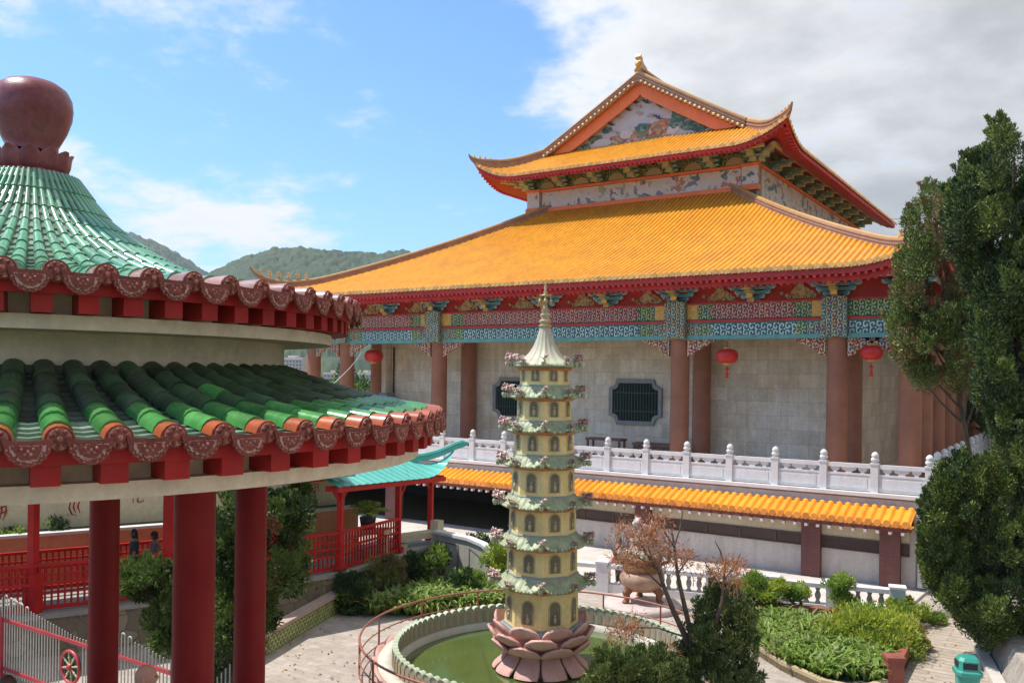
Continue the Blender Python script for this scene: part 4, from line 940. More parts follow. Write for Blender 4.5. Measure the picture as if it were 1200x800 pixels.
# handrail round the pond
rl = thing('pond_railing', 'low rust-brown metal railing curving around the pond', 'railing', tuple(PC))
m_rail = mat('rust_pipe', (.27, .085, .05), .5, col2=(.36, .14, .09), scale=5)
RR = 4.38; A = np.linspace(R(8), R(352), 120)+FA+R(25)
b = MB()
for z, r_ in ((.92, .028), (.50, .018), (.16, .018)): b.tube(np.stack([PC[0]+RR*np.cos(A), PC[1]+RR*np.sin(A), np.full(len(A), z)], -1), r_, 7)
b.build('rail', m_rail, rl)
rp = MB().tube([(0, 0, 0), (0, 0, .92)], .026, 8).build('post', m_rail, rl, origin=(0, 0, 0))
for k in range(15):
    a = A[0]+(A[-1]-A[0])*k/14; o = rp if k == 0 else dup(rp, rl); o.location = (RR*cos(a), RR*sin(a), 0)

# ================================================================== incense burner on its round plinth
BC = gp(752, 712); BC[2] = 0
pl = MB(); pl.lathe([(0, 0), (1.22, 0), (1.22, .14), (1.12, .22), (0, .22)], 40, BC); pl = pl.build('round_plinth', mat('plinth_stone', (.50, .40, .36), .75, col2=(.58, .50, .46), scale=1.5, streak=.1, dirt=(.40, .24, .2), dirt_amt=.5), None, origin=BC); tag(pl, 'low round pinkish stone plinth under the incense burner', 'plinth')
bn = thing('incense_burner', 'bronze-brown three-legged incense burner with pale lion lid on round plinth', 'incense burner', tuple(BC+np.array([0, 0, .22])))
m_bz = mat('burner_bronze', (.38, .20, .12), .5, col2=(.52, .36, .26), scale=2.2, bump=.3, fine=.2, metal=.15, dirt=(.20, .10, .05), dirt_amt=.4)
m_bz2 = mat('burner_dark', (.24, .10, .035), .55, var=.3, scale=5, metal=.15)
o_ = BC+np.array([0, 0, .22])
b = MB(); b.lathe([(0, .34), (.42, .36), (.62, .50), (.70, .68), (.68, .82), (.60, .92), (.58, .95)], 36, o_, wob=lambda A, z: .012*np.cos(18*A)); b.build('bowl', m_bz, bn)
b = MB(); b.lathe([(.58, .95), (.62, 1.0), (.585, 1.04), (.60, 1.16), (.56, 1.22), (.60, 1.28), (.62, 1.34), (.60, 1.42), (.50, 1.42), (.48, 1.2), (0, 1.1)], 36, o_, wob=lambda A, z: .015*np.cos(24*A)*(1 if 1.0 < z < 1.4 else 0)); b.build('collar', m_bz2, bn)
for k in range(3):
    a = FA+pi/3+k*tau/3; d = np.array([cos(a), sin(a), 0]); b = MB(); b.tube([o_+d*.46+np.array([0, 0, .46]), o_+d*.60+np.array([0, 0, .30]), o_+d*.56+np.array([0, 0, .12]), o_+d*.64+np.array([0, 0, .0])], [.15, .13, .085, .12], 10); b.ball(o_+d*.62+np.array([0, 0, .32]), .11, 8, 6); b.build('leg', m_bz2, bn)
for sg in (-1, 1):
    d = np.array([cos(FA+sg*pi/2), sin(FA+sg*pi/2), 0]); b = MB(); b.tube([o_+d*.58+np.array([0, 0, 1.15]), o_+d*.82+np.array([0, 0, 1.25]), o_+d*.86+np.array([0, 0, 1.55]), o_+d*.72+np.array([0, 0, 1.72]), o_+d*.62+np.array([0, 0, 1.60])], [.06, .06, .055, .05, .04], 8); b.build('handle', m_bz2, bn)
b = MB()
for k in range(22): a = k*tau/22; q = o_+np.array([.54*cos(a), .54*sin(a), 1.42]); b.lathe([(.05, 0), (.055, .06), (.03, .11), (0, .14)], 7, q)
b.build('rim_studs', m_florw, bn)
b = MB(); b.lathe([(.50, 1.44), (.54, 1.5), (.40, 1.62), (.34, 1.72), (.34, 1.86), (.40, 1.92), (.24, 2.02), (.16, 2.12)], 20, o_, wob=lambda A, z: .03*np.cos(12*A)); b.build('lid', mat('lid_pale', (.46, .36, .27), .5, col2=(.58, .48, .38), scale=5, fine=.2), bn)
b = MB(); q = o_+np.array([0, 0, 2.1])           # the small lion on the lid
b.ball(q+np.array([0, 0, .14]), .18, 10, 8, 0, (1.2, 1, 1)); b.ball(q+np.array([-.12, -.12, .36]), .15, 10, 8, 0); b.ball(q+np.array([-.18, -.22, .33]), .08, 8, 6, 0)
for sg in (-1, 1): b.ball(q+np.array([-.1+sg*.09, -.12-sg*.05, .50]), .045, 6, 5, 1); b.tube([q+np.array([-.12+sg*.08, -.18, .2]), q+np.array([-.14+sg*.09, -.22, .0])], .045, 7, 0)
b.tube([q+np.array([.16, .1, .15]), q+np.array([.26, .18, .3]), q+np.array([.22, .16, .46])], [.05, .06, .02], 7, 1)
b.build('lion_knob', [mat('lion_white', (.60, .50, .42), .5, col2=(.66, .60, .54), scale=8), m_flor], bn)

# ================================================================== low white balustrade in front of the lower storey
LA, LBp = np.array([-17.2, 25.35, 0]), np.array([-4.85, 28.40, 0])
lb = thing('low_balustrade', 'low white balustrade with square openings below the orange walkway roof', 'balustrade', tuple(LBp))
dv = (LBp-LA); Ln = np.linalg.norm(dv); dv /= Ln; rz = math.atan2(dv[1], dv[0])
np_ = 7; step = Ln/np_
lp = MB(); lp.box((0, 0, .48), (.42, .40, .96)); lp.box((0, 0, .99), (.48, .46, .07)); lp = lp.build('post', m_white, lb, origin=(0, 0, 0))
for k in range(np_+1): place(lp, lb, k == 0, LA+dv*step*k, rz)
b = MB(); b.box((0, 0, .86), (step-.42, .34, .13)); rail_ = b.build('rail', m_white, lb, origin=(0, 0, 0))
b = MB(); b.box((0, 0, .14), (step-.42, .34, .28)); sill_ = b.build('plinth', m_white, lb, origin=(0, 0, 0))
b = MB(); b.lathe([(.075, .28), (.075, .34), (.045, .38), (.085, .48), (.09, .56), (.05, .68), (.075, .74), (.075, .795)], 10, (0, 0, 0)); vfirst = True
vas_ = b.build('baluster', mat('grey_baluster', (.34, .33, .30), .7, var=.15, scale=4), lb, origin=(0, 0, 0))
for k in range(np_):
    q = LA+dv*step*(k+.5)
    place(rail_, lb, k == 0, q, rz); place(sill_, lb, k == 0, q, rz)
    if k in (3, 4, 5, 6):
        for x in np.arange(-(step-.42)/2+.17, (step-.42)/2-.1, .33): place(vas_, lb, vfirst, q+dv*x, rz); vfirst = False
# raised apron behind it
b = MB(); b.prism([(-40, 26.3), LA[:2]+(0, .2), LBp[:2]+(0, .2), (-4.6, 33.0), (-40, 33.0)], .013, .10); tag(b.build('gallery_floor', m_stone), kind='structure')

# ================================================================== round two-tiered pavilion at the left
def lat(l, d, z=0.0): return np.array([0, 0, 0])+FW*d+RT0*l+np.array([0, 0, z])
PV = lat(-6.69, 12.08)
pav = thing('round_pavilion', 'round red-columned pavilion with two tiers of green glazed tiles and a dark pink bulb finial', 'pavilion', tuple(PV))
m_gr = mat('green_glaze', (.035, .20, .045), .24, col2=(.095, .31, .085), scale=1.6, island=.3, coat=.35, fine=.15, dirt=(.02, .07, .025), dirt_amt=.6)
m_moss_shade = mat('moss_shade_tile', (.022, .042, .022), .5, col2=(.045, .105, .038), scale=2.2, island=.45, fine=.2, dirt=(.16, .15, .13), dirt_amt=.4, dirt_scale=3.0)  # inner tiles: algae plus the upper eave's shade painted into the colour
m_gr2 = mat('pale_green_glaze', (.09, .30, .17), .3, col2=(.19, .42, .26), scale=1.4, island=.25, coat=.4, fine=.12, dirt=(.10, .16, .09), dirt_amt=.4)
m_pan = mat('green_pan_tile', (.10, .20, .12), .35, col2=(.28, .34, .28), scale=2.2, island=.3, dirt=(.04, .06, .04), dirt_amt=.6)
m_terra = mat('terracotta_glaze', (.52, .11, .028), .35, col2=(.36, .09, .04), scale=3, island=.25, coat=.4)
m_drip = mat('red_clay_relief', (.17, .028, .020), .45, col2=(.30, .075, .05), scale=14, fine=.2, island=.2, spec=.35, bump=.5, bscale=45)
m_dripw = mat('worn_relief', (.50, .24, .18), .4, col2=(.28, .07, .05), scale=20, island=.25, spec=.35)
m_pcream = mat('pavilion_cream', (.76, .64, .46), .75, var=.08, scale=1.2, streak=.10, dirt=(.40, .34, .24), dirt_amt=.4, bump=.05)
m_pred = mat('pavilion_red', (.40, .016, .014), .5, var=.22, scale=1.5, fine=.08, island=.12, spec=.3, streak=.14, dirt=(.30, .045, .035), dirt_amt=.5, dirt_scale=2.5)
m_pcol = mat('column_red', (.205, .006, .008), .5, col2=(.30, .018, .016), scale=.9, fine=.06, spec=.2, streak=.2, dirt=(.20, .025, .02), dirt_amt=.6, dirt_scale=.9, bump=.06)
PVA = math.atan2(-PV[1], -PV[0])                      # towards the camera
def inst(mb, src, a, loc, sc_=1.0):
    c, s = cos(a), sin(a); Rm = np.array([[c, -s, 0], [s, c, 0], [0, 0, 1]])
    base = mb.n; V = np.vstack(src.V)*sc_@Rm.T+np.asarray(loc)
    mb.V.append(V); mb.n += len(V)
    for f, m_, sm in src.F: mb.F.append((f+base, m_, sm))
tr_ = np.random.default_rng(3)
def round_roof(prof, nrow, tile, rr_fn, end_mat, taper=.965, moss_shade=None):
    P = np.asarray(prof, float); seg = np.r_[0, np.cumsum(np.linalg.norm(np.diff(P, axis=0), axis=1))]; L = seg[-1]
    n = int(round(L/tile)); S = np.linspace(0, L, n+1)
    if moss_shade is not None: S[1] *= .62; S[2] *= .92
    f = lambda s: (np.interp(s, seg, P[:, 0]), np.interp(s, seg, P[:, 1]))
    b = MB(); th = np.linspace(0, pi, 8)
    for k in range(nrow):
        a = PVA+(k+.5)*tau/nrow; dr = np.array([cos(a), sin(a), 0]); du = np.array([-sin(a), cos(a), 0])
        for i in range(n):
            r0, z0 = f(S[i]); r1, z1 = f(S[i+1]+.04 if i < n-1 else S[i+1]); q0, q1 = rr_fn(r0), rr_fn(r1)*taper
            dz = (z1-z0)/(r0-r1+1e-6); nrm = np.array([dr[0]*dz, dr[1]*dz, 1.]); nrm /= np.linalg.norm(nrm)
            c0, c1 = PV+dr*r0+np.array([0, 0, z0]), PV+dr*r1+np.array([0, 0, z1])
            R0 = c0+np.outer(np.cos(th), du)*q0+np.outer(np.sin(th), nrm)*q0*1.05+nrm*.015; R1 = c1+np.outer(np.cos(th), du)*q1+np.outer(np.sin(th), nrm)*q1*.96-nrm*.0
            Re = R0*.0+c0-nrm*.02
            tm = end_mat if i == 0 else (3 if moss_shade is not None and i >= moss_shade and tr_.random() < .96 else 0); b.loft([R0, R1], False, False, tm, True)
            b.add(np.vstack([R0, [c0]]), [np.array([(8, j+1, j) for j in range(7)])], tm)
        # pan tiles between this roll and the next, laid like shingles
        a0, a1 = a+.0, a+tau/nrow; aa = np.linspace(a0, a1, 5)
        for i in range(n*2):
            s0, s1 = L*i/(n*2), min(L, L*(i+1)/(n*2)+.05); r0, z0 = f(s0); r1, z1 = f(s1)
            sag = np.array([0, -.018, -.03, -.018, 0])*min(1, r0/4)
            lo = np.stack([PV[0]+r0*np.cos(aa), PV[1]+r0*np.sin(aa), z0+.030+sag], -1); hi = np.stack([PV[0]+r1*np.cos(aa), PV[1]+r1*np.sin(aa), z1-.005+sag], -1); lo2 = lo-np.array([0, 0, .028])
            b.loft([lo2, lo, hi], False, False, 1 if moss_shade is None or s0 < .75 else 4, False)
    return b
# upper cone
up_prof_ = [(4.45, 8.10), (4.0, 8.13), (3.4, 8.18), (2.8, 8.29), (2.25, 8.47), (1.75, 8.72), (1.3, 9.02), (.95, 9.34), (.72, 9.66), (.60, 9.86)]
NU, NL = 64, 78
rru = lambda r: min(.13, max(.02, .345*tau*r/NU))
b = round_roof(up_prof_, NU, .33, rru, 2); b.build('upper_roof', [m_gr2, m_pan, None if False else mat('end_tile_clay', (.34, .14, .09), .35, col2=(.44, .26, .2), scale=4, island=.2, coat=.3)], pav)
lo_prof = [(5.68, 6.60), (5.2, 6.675), (4.7, 6.78), (4.2, 6.91), (3.8, 7.04), (3.40, 7.21)]
b = round_roof(lo_prof, NL, .34, lambda r: .122, 2, moss_shade=3); b.build('lower_roof', [m_gr, m_pan, m_terra, m_moss_shade, mat('moss_shade_pan', (.03, .045, .03), .6, col2=(.075, .10, .075), scale=2.5, island=.4)], pav)  # inner rolls and pans carry both growth and painted-in eave shade
# eave ends: a round boss on each roll, a lobed drip between
def eave_ends(nrow, r, z, sc_):
    disc = MB(); A = np.arange(14)/14*tau
    for rad, x in ((.118, .0), (.100, .018), (.05, .034)):
        R0 = np.stack([np.full(14, x-.03), rad*np.cos(A), rad*np.sin(A)], -1); R1 = R0+np.array([.03, 0, 0]); disc.loft([R0, R1], True, True, 1 if rad == .100 else 0, False)
    for k in range(7): a = k*tau/7; disc.ball((.022, .075*cos(a), .075*sin(a)), .022, 6, 5, 0)
    disc.ball((.03, 0, 0), .03, 7, 5, 1)
    drip = MB(); lob = []
    for t in np.linspace(0, pi, 37): rr = 1+.025*cos(18*t); lob.append((.185*cos(t)*rr, -.195*sin(t)*rr))
    out_ = [(.20, .05), (.10, .035), (0, .03), (-.10, .035), (-.20, .05)]
    drip.plate(out_[::-1]+lob, (0, 0, 0), (0, 1, 0), (-.06, 0, 1), .03, 0)
    ins = [(x*.78, y*.78) for x, y in lob]; drip.plate([(x, y-.005) for x, y in ins], (.028, 0, 0), (0, 1, 0), (-.06, 0, 1), .012, 2)
    ins = [(x*.60, y*.60) for x, y in lob]; drip.plate([(x, y-.012) for x, y in ins], (.038, 0, 0), (0, 1, 0), (-.06, 0, 1), .012, 0)
    for x, y in ((0, -.055), (.045, -.04), (-.045, -.04), (.024, -.08), (-.024, -.08)): drip.ball((.05, x, y), .017, 6, 5, 1)
    for t in np.linspace(.25, pi-.25, 9): drip.ball((.034, .165*cos(t), -.172*sin(t)), .013, 6, 4, 1)
    b = MB()
    for k in range(nrow):
        a = PVA+(k+.5)*tau/nrow; inst(b, disc, a, PV+np.array([r*cos(a), r*sin(a), z+.03]), sc_)
        a = PVA+(k+1)*tau/nrow; inst(b, drip, a, PV+np.array([(r+.015)*cos(a), (r+.015)*sin(a), z-.01]), sc_*1.0)
    return b
m_dripo = ornate('relief_scroll', (.20, .045, .035), [(.26, .06, .045), (.50, .27, .22), (.15, .035, .03), (.40, .16, .12)], 26., line=(.52, .30, .24), line_w=.06, swirl=3.)
eave_ends(NL, 5.70, 6.60, .93).build('lower_eave_tiles', [m_drip, m_dripw, m_dripo], pav)
eave_ends(NU, 4.47, 8.11, .93).build('upper_eave_tiles', [m_drip, m_dripw, m_dripo], pav)
# red fascia, rafters, cream rings
b = MB(); b.lathe([(5.53, 6.40), (5.53, 6.56), (5.61, 6.57), (5.61, 6.40), (5.53, 6.40)], 96, PV, smooth=False); b.build('fascia', m_pred, pav)
b = MB(); b.lathe([(4.29, 7.93), (4.29, 8.06), (4.37, 8.08), (4.37, 7.93), (4.29, 7.93)], 96, PV, smooth=False); b.build('fascia', m_pred, pav)
def rafters(n, r, z, sz):
    o = MB().box((0, 0, 0), sz).build('rafter', m_pred, pav, origin=(0, 0, 0)); rest = MB(); first = True
    rest_src = MB().box((0, 0, 0), sz)
    for k in range(n):
        a = PVA+(k+.25)*tau/n
        if abs((a-PVA+pi) % tau-pi) < 1.95 and abs((k+.25)*tau/n-pi) > pi-1.95:
            c = o if first else dup(o, pav); first = False; c.location = (r*cos(a), r*sin(a), z); c.rotation_euler = (0, 0, a)
        else: inst(rest, rest_src, a, PV+np.array([r*cos(a), r*sin(a), z]))
    x = rest.build('rafter', m_pred, pav); x['kind'] = 'stuff'
rafters(66, 5.32, 6.33, (.52, .225, .21)); rafters(66, 4.10, 7.85, (.46, .19, .19))
b = MB(); b.lathe([(3.1, 6.06), (5.38, 6.06), (5.38, 6.215), (5.22, 6.22), (5.22, 6.56), (3.1, 6.58)], 96, PV, smooth=False); b.build('ring_beam', m_pcream, pav)
b = MB(); b.lathe([(3.35, 7.60), (4.10, 7.60), (4.10, 7.745), (3.95, 7.75), (3.95, 8.02), (3.35, 8.03)], 96, PV, smooth=False); b.build('ring_beam', m_pcream, pav)
b = MB(); b.lathe([(3.42, 7.0), (3.42, 7.62)], 72, PV); b.build('drum_wall', m_pcream, pav)
b = MB(); b.lathe([(3.52, 7.16), (3.52, 7.235), (3.42, 7.25)], 72, PV); b.build('flashing', mat('dark_mortar', (.06, .07, .06), .8), pav)
cc = lat(-6.85, 12.08); tc0 = MB().lathe([(.33, 0), (.33, .25), (.26, .32), (.25, .6), (.245, 6.08)], 32, (0, 0, 0), caps=True).build('column', m_pcol, pav, origin=(0, 0, 0))
for k in range(6):
    th = R(-25+60*k); p = cc+RT0*3.3*cos(th)+FW*3.3*sin(th); o = tc0 if k == 0 else dup(tc0, pav); o.location = p-PV
# finial: bulb on a lotus cup
m_fin = mat('finial_mosaic', (.20, .040, .046), .36, col2=(.32, .10, .105), scale=1.4, fine=.25, coat=.15, streak=.2, bump=.2, bscale=40, spec=.35)
t, bb = nodes_of(m_fin)
b = MB(); zf = 9.78
b.lathe([(.34, zf+.42), (.33, zf+.50), (.36, zf+.56), (.44, zf+.72), (.50, zf+.90), (.515, zf+1.04), (.50, zf+1.17), (.44, zf+1.29), (.33, zf+1.37), (.18, zf+1.42), (.0, zf+1.435)], 40, PV)
fin = b.build('finial', m_fin, pav)
b = MB(); b.lathe([(.70, zf-.16), (.60, zf-.02), (.52, zf+.06), (.44, zf+.12), (.46, zf+.2)], 32, PV); b.build('neck', m_fin, fin)
pt = petal((.10, .13, .145, .13, .09, .02), [(.40, zf+.08), (.45, zf+.14), (.49, zf+.24), (.50, zf+.33), (.51, zf+.38), (.53, zf+.42)], th=.03).build('cup_petal', m_fin, fin, origin=(0, 0, 0))
for k in range(12): o = pt if k == 0 else dup(pt, fin); o.location = (0, 0, 0); o.rotation_euler = (0, 0, k*tau/12)
pt = petal((.13, .15, .16, .13, .03), [(.46, zf+.05), (.53, zf-.04), (.60, zf-.12), (.68, zf-.17), (.72, zf-.185)], th=.03).build('base_petal', m_fin, fin, origin=(0, 0, 0))
for k in range(12): o = pt if k == 0 else dup(pt, fin); o.location = (0, 0, .01); o.rotation_euler = (0, 0, (k+.5)*tau/12)

# ================================================================== raised corridor at the left
CF = 1.1
cpts = [gp(-140, 742, CF), gp(0, 722, CF), gp(158, 704, CF), gp(300, 684, CF), gp(400, 668, CF), gp(466, 648, CF), gp(505, 633, CF)]
def offs(P, d):
    P = [np.asarray(p, float) for p in P]; out_ = []
    for i, p in enumerate(P):
        t_ = (P[min(i+1, len(P)-1)]-P[max(i-1, 0)]); t_[2] = 0; t_ /= np.linalg.norm(t_); out_.append(p+np.array([-t_[1], t_[0], 0])*d)
    return out_
cback = offs(cpts, 2.6)
b = MB(); poly = [p[:2] for p in cpts]+[p[:2] for p in offs(cpts, 14)[::-1]]; b.prism(poly, .0, CF-.004)
m_floor = mat('corridor_concrete', (.36, .33, .29), .85, var=.15, scale=1.2)
tag(b.build('upper_terrace', m_floor), kind='structure')
m_rock = ornate('crazy_stone', (.34, .26, .16), [(.28, .21, .13), (.38, .30, .2), (.24, .19, .13)], 2.6, line=(.20, .16, .12), line_w=.05, rough=.9, swirl=.6)
fr = offs(cpts, -.14)
rw = thing('rock_wall', 'crazy-paved stone retaining wall below the red corridor', 'stone wall', tuple(cpts[3]*np.array([1, 1, 0])))
b = MB(); P = fr; b.loft([[(p[0], p[1], 0), (q[0], q[1], 0), (q[0], q[1], .98), (p[0], p[1], .98)] for p, q in zip(offs(cpts, -.24), offs(cpts, -.01))], True, True, 0, False); b.build('face', m_rock, rw)
b = MB(); b.loft([[(p[0], p[1], .98), (q[0], q[1], .98), (q[0], q[1], 1.09), (p[0], p[1], 1.09)] for p, q in zip(offs(cpts, -.30), offs(cpts, .0))], True, True, 0, False); b.build('coping', m_floor, rw)
m_crail = mat('corridor_red', (.50, .020, .018), .5, var=.2, scale=2, fine=.08, island=.15, spec=.3)
def railing(name, label, P, h, zb, cat='railing', pitch=.15, double=True):
    t = thing(name, label, cat, tuple(P[len(P)//2])); b = MB(); bp_ = MB()
    for p, q in zip(P[:-1], P[1:]):
        L = np.linalg.norm(q-p); d = (q-p)/L
        for z, hh, w_ in ((h, .08, .09), (h*.60, .07, .07), (h*.78, .045, .05), (.10, .09, .08), (h*.40, .04, .05)): b.bar(p+np.array([0, 0, zb+z-P[0][2]*0])*1.0-np.array([0, 0, 0]), q+np.array([0, 0, zb+z]), w_, hh)
        for s in np.arange(pitch/2, L, pitch): c = p+d*s; bp_.bar(c+np.array([0, 0, zb+.1]), c+np.array([0, 0, zb+h*.60]), .055, .03); bp_.bar(c+np.array([0, 0, zb+h*.60]), c+np.array([0, 0, zb+h]), .06, .03)
    b.build('rails', m_crail, t); bp_.build('slats', m_crail, t); return t
Pz = [np.array([p[0], p[1], 0]) for p in cpts]
f0 = railing('red_railing', 'red wooden slatted railing along the front edge of the raised corridor', Pz[:6], 1.18, CF)
bk = [np.array([p[0], p[1], 0]) for p in offs(cpts, 2.3)]
railing('red_railing', 'red wooden railing along the back of the corridor, below the orange planter wall', bk[:5], 1.10, CF)
cor = thing('corridor_shelter', 'red-posted roofed corridor whose turquoise roof sweeps up beside the pagoda', 'shelter', tuple(cpts[4]))
def cpost(px, py, h, w_=.17, par=cor):
    p = gp(px, py, CF); b = MB(); b.box(p+np.array([0, 0, h/2]), (w_, w_, h), rz=.3); b.box(p+np.array([0, 0, .09]), (w_+.14, w_+.14, .18), rz=.3); return b.build('post', m_crail, par), p
for px, py, hh in ((398, 668, 2.62), (466, 647, 2.44), (504, 632, 2.28)): o, p = cpost(px, py, hh)
for px, py in ((38, 717), (196, 698)):
    p = gp(px, py, CF); b = MB(); b.box(p+np.array([0, 0, 1.45]), (.19, .19, 3.0), rz=.3)
    if px < 100: b.box(p+np.array([0, 0, .5]), (.42, .24, 1.0), rz=.3)
    b.build('post', m_crail, cor)
# turquoise roof over the right end
m_tq = mat('turquoise_sheet', (.075, .42, .35), .4, col2=(.13, .52, .44), scale=1.2, coat=.3, streak=.06, dirt=(.20, .42, .36), dirt_amt=.3)
O = gp(398, 668, CF); E_ = gp(504, 632, CF); td = E_-O; L = np.linalg.norm(td[:2]); td = td/L; nd_ = np.array([td[1], -td[0], 0])
if np.dot(nd_, EYE-O) < 0: nd_ = -nd_
RL = L+1.5
def troof(sgn):
    def f(a, s):   # a along, s from eave inwards
        wj = .55+1.75-s
        lift = 1.05*np.clip((a-(RL-2.4))/2.4, 0, 1)**2.6*np.clip(1-s/1.6, 0, 1)**1.6
        z = 3.80-.38*np.clip(a/RL, 0, 1)+.36*s+.045*s*s+lift
        n_ = np.full_like(a, 0)+(.55-s if sgn > 0 else -2.95+s)
        return O[None, :2].repeat(len(a), 0)@np.eye(2) if False else np.c_[O[0]+td[0]*(a-.6)+nd_[0]*n_, O[1]+td[1]*(a-.6)+nd_[1]*n_, z]
    return f
b = MB()
for sgn in (1, -1): slope(b, troof(sgn), -.25, RL, lambda a: np.clip((RL-a), 0.0, 1.75), .42, .022, 14, 0)
def f_end(a, s):
    lift = 1.05*np.clip((np.abs(a)-.4)/1.35, 0, 1)**2.6*np.clip(1-s/1.6, 0, 1)**1.6
    al = RL-s-.6; n_ = -1.2+a
    return np.c_[O[0]+td[0]*al+nd_[0]*n_, O[1]+td[1]*al+nd_[1]*n_, 3.42+.36*s+.045*s*s+lift]
slope(b, f_end, -1.75, 1.75, lambda a: np.clip(1.75-np.abs(a), 0, 1.75), .42, .022, 14, 0)
b.build('roof', m_tq, cor)
b = MB()
for sgn in (1, -1):
    D_ = np.linspace(-.35, 1.75, 24); pts = []
    for d in D_:
        dd = max(0, d); z = 3.42+.36*dd+.045*dd*dd+1.05*max(0, 1-dd/1.6)**1.6*1.0+(.35*(-d) if d < 0 else 0)
        al = RL-d-.6; n_ = (.55-d if sgn > 0 else -2.95+d); pts.append(np.array([O[0]+td[0]*al+nd_[0]*n_, O[1]+td[1]*al+nd_[1]*n_, z]))
    ridge_sweep(b, pts, np.r_[.05, .09, np.full(22, .13)], np.r_[.06, .12, np.full(22, .18)], 0, 0)
rA = O+td*(-.85)+nd_*(-1.2); rB = O+td*(RL-1.75-.6)+nd_*(-1.2); zr = 3.80+.36*1.75+.045*1.75**2
ridge_sweep(b, [np.array([*(rA+(rB-rA)*t)[:2], zr-.38*max(0, t*1.15-.15)]) for t in np.linspace(0, 1, 6)], .14, .2, 0, 0); b.build('roof_ridges', m_tq, cor)
lp_ = [gp(-420, 790, CF)]+cpts[:5]
def strip(d0, z0, d1, z1): return [[np.array([p[0], p[1], z0]), np.array([q[0], q[1], z1])] for p, q in zip(offs(lp_, d0), offs(lp_, d1))]
b = MB()
for d0, z0, d1, z1 in ((-.75, 4.16, .75, 4.74), (2.25, 4.16, .75, 4.74)):
    a_ = strip(d0, z0, d1, z1); b.loft([[x, y, y-np.array([0, 0, .07]), x-np.array([0, 0, .07])] for x, y in a_], True, True, 0, False)
b.build('long_roof', m_tq, cor)
b = MB()
for d0 in (-.2, 2.6): b.loft([[p+np.array([0, 0, z])*1.0+0*p for z in (2.96, 3.12)]+[q+np.array([0, 0, z]) for z in (3.12, 2.96)] for p, q in zip(offs(lp_, d0-.05), offs(lp_, d0+.05))], True, True, 0, False)
b.build('wall_plate', m_crail, cor)
b = MB(); up_ = lambda al, n_, z: np.array([O[0]+td[0]*al+nd_[0]*n_, O[1]+td[1]*al+nd_[1]*n_, z])
for n_ in (.42, .05, -2.45): b.bar(up_(-.8, n_, 3.71), up_(RL-1.2, n_, 3.35), .10, .16)
b.bar(up_(RL-.9, .2, 3.35), up_(RL-.9, -2.6, 3.35), .10, .16)
for al in (0, L*.63, L):
    for sg in (-1, 1): b.bar(up_(al, .0, 3.2-.36*al/RL), up_(al+sg*.42, .0, 3.66-.36*al/RL), .07, .09)
b.build('eave_beams', m_crail, cor)
# stone landing at the corridor's right end
ld = thing('stone_landing', 'beige stone landing on short piers at the right end of the red corridor', 'landing', tuple(gp(490, 640, 0)))
A0, A1 = gp(468, 630, CF+.35), gp(512, 624, CF+.35); dl = A1-A0; dl /= np.linalg.norm(dl)
b = MB(); b.bar(A0-dl*.1, A1+dl*.2, .5, .22); b.build('slab', m_cream, ld)
for q in (A0+dl*.1, A1): b = MB(); b.box((q[0], q[1], .62), (.3, .3, 1.26), rz=math.atan2(dl[1], dl[0])); b.build('pier', m_cream, ld)
b = MB(); q = A1+dl*.0; b.box((q[0], q[1], 1.7), (.34, .34, .42)); b.build('pier_cap', m_cream, ld)

# ---- planter wall and cream wall behind the corridor
PT = 2.6
ppts = [gp(-150, 641, PT), gp(0, 628, PT), gp(205, 613, PT), gp(300, 604, PT), gp(360, 598, PT), gp(420, 592, PT)]
plw = thing('planter_wall', 'long orange planter wall with white coping behind the red corridor', 'planter', tuple(ppts[2]*np.array([1, 1, 0])))
b = MB(); b.loft([[(p[0], p[1], CF), (q[0], q[1], CF), (q[0], q[1], PT-.08), (p[0], p[1], PT-.08)] for p, q in zip(ppts, offs(ppts, .2))], True, True, 0, False); b.build('wall', mat('planter_orange', (.66, .25, .11), .75, var=.12, scale=1.2, streak=.1, col2=(.70, .34, .18)), plw)
b = MB(); b.loft([[(p[0], p[1], PT-.08), (q[0], q[1], PT-.08), (q[0], q[1], PT), (p[0], p[1], PT)] for p, q in zip(offs(ppts, -.05), offs(ppts, .28))], True, True, 0, False); b.build('coping', m_white, plw)
b = MB(); b.loft([[(p[0], p[1], PT-.2), (q[0], q[1], PT-.2), (q[0], q[1], PT-.04), (p[0], p[1], PT-.04)] for p, q in zip(offs(ppts, .2), offs(ppts, 1.2))], True, True, 0, False); b.build('soil', m_ground, plw)
wpts = offs(ppts, .95)
cw = thing('cream_wall', 'high cream plastered wall with red painted characters behind the corridor', 'wall', tuple(wpts[2]*np.array([1, 1, 0])))
b = MB(); b.loft([[(p[0], p[1], CF), (q[0], q[1], CF), (q[0], q[1], 4.2), (p[0], p[1], 4.2)] for p, q in zip(wpts, offs(wpts, .3))], True, True, 0, False); b.build('plaster', mat('wall_cream', (.78, .67, .46), .8, var=.06, scale=.8, streak=.06, dirt=(.48, .40, .26), dirt_amt=.25), cw)
m_char = mat('red_character', (.38, .03, .025), .6, var=.15, scale=4)
def on_wall(px, py):
    r = ray(px, py)
    for p, q in zip(wpts[:-1], wpts[1:]):
        d = q-p; A = np.array([[r[0], -d[0]], [r[1], -d[1]]]); s, t = np.linalg.solve(A, p[:2])
        if -0.02 <= t <= 1.02: n = np.array([d[1], -d[0], 0]); n /= np.linalg.norm(n); n = -n if np.dot(n, r) > 0 else n; return EYE+r*s+n*.012
    return None
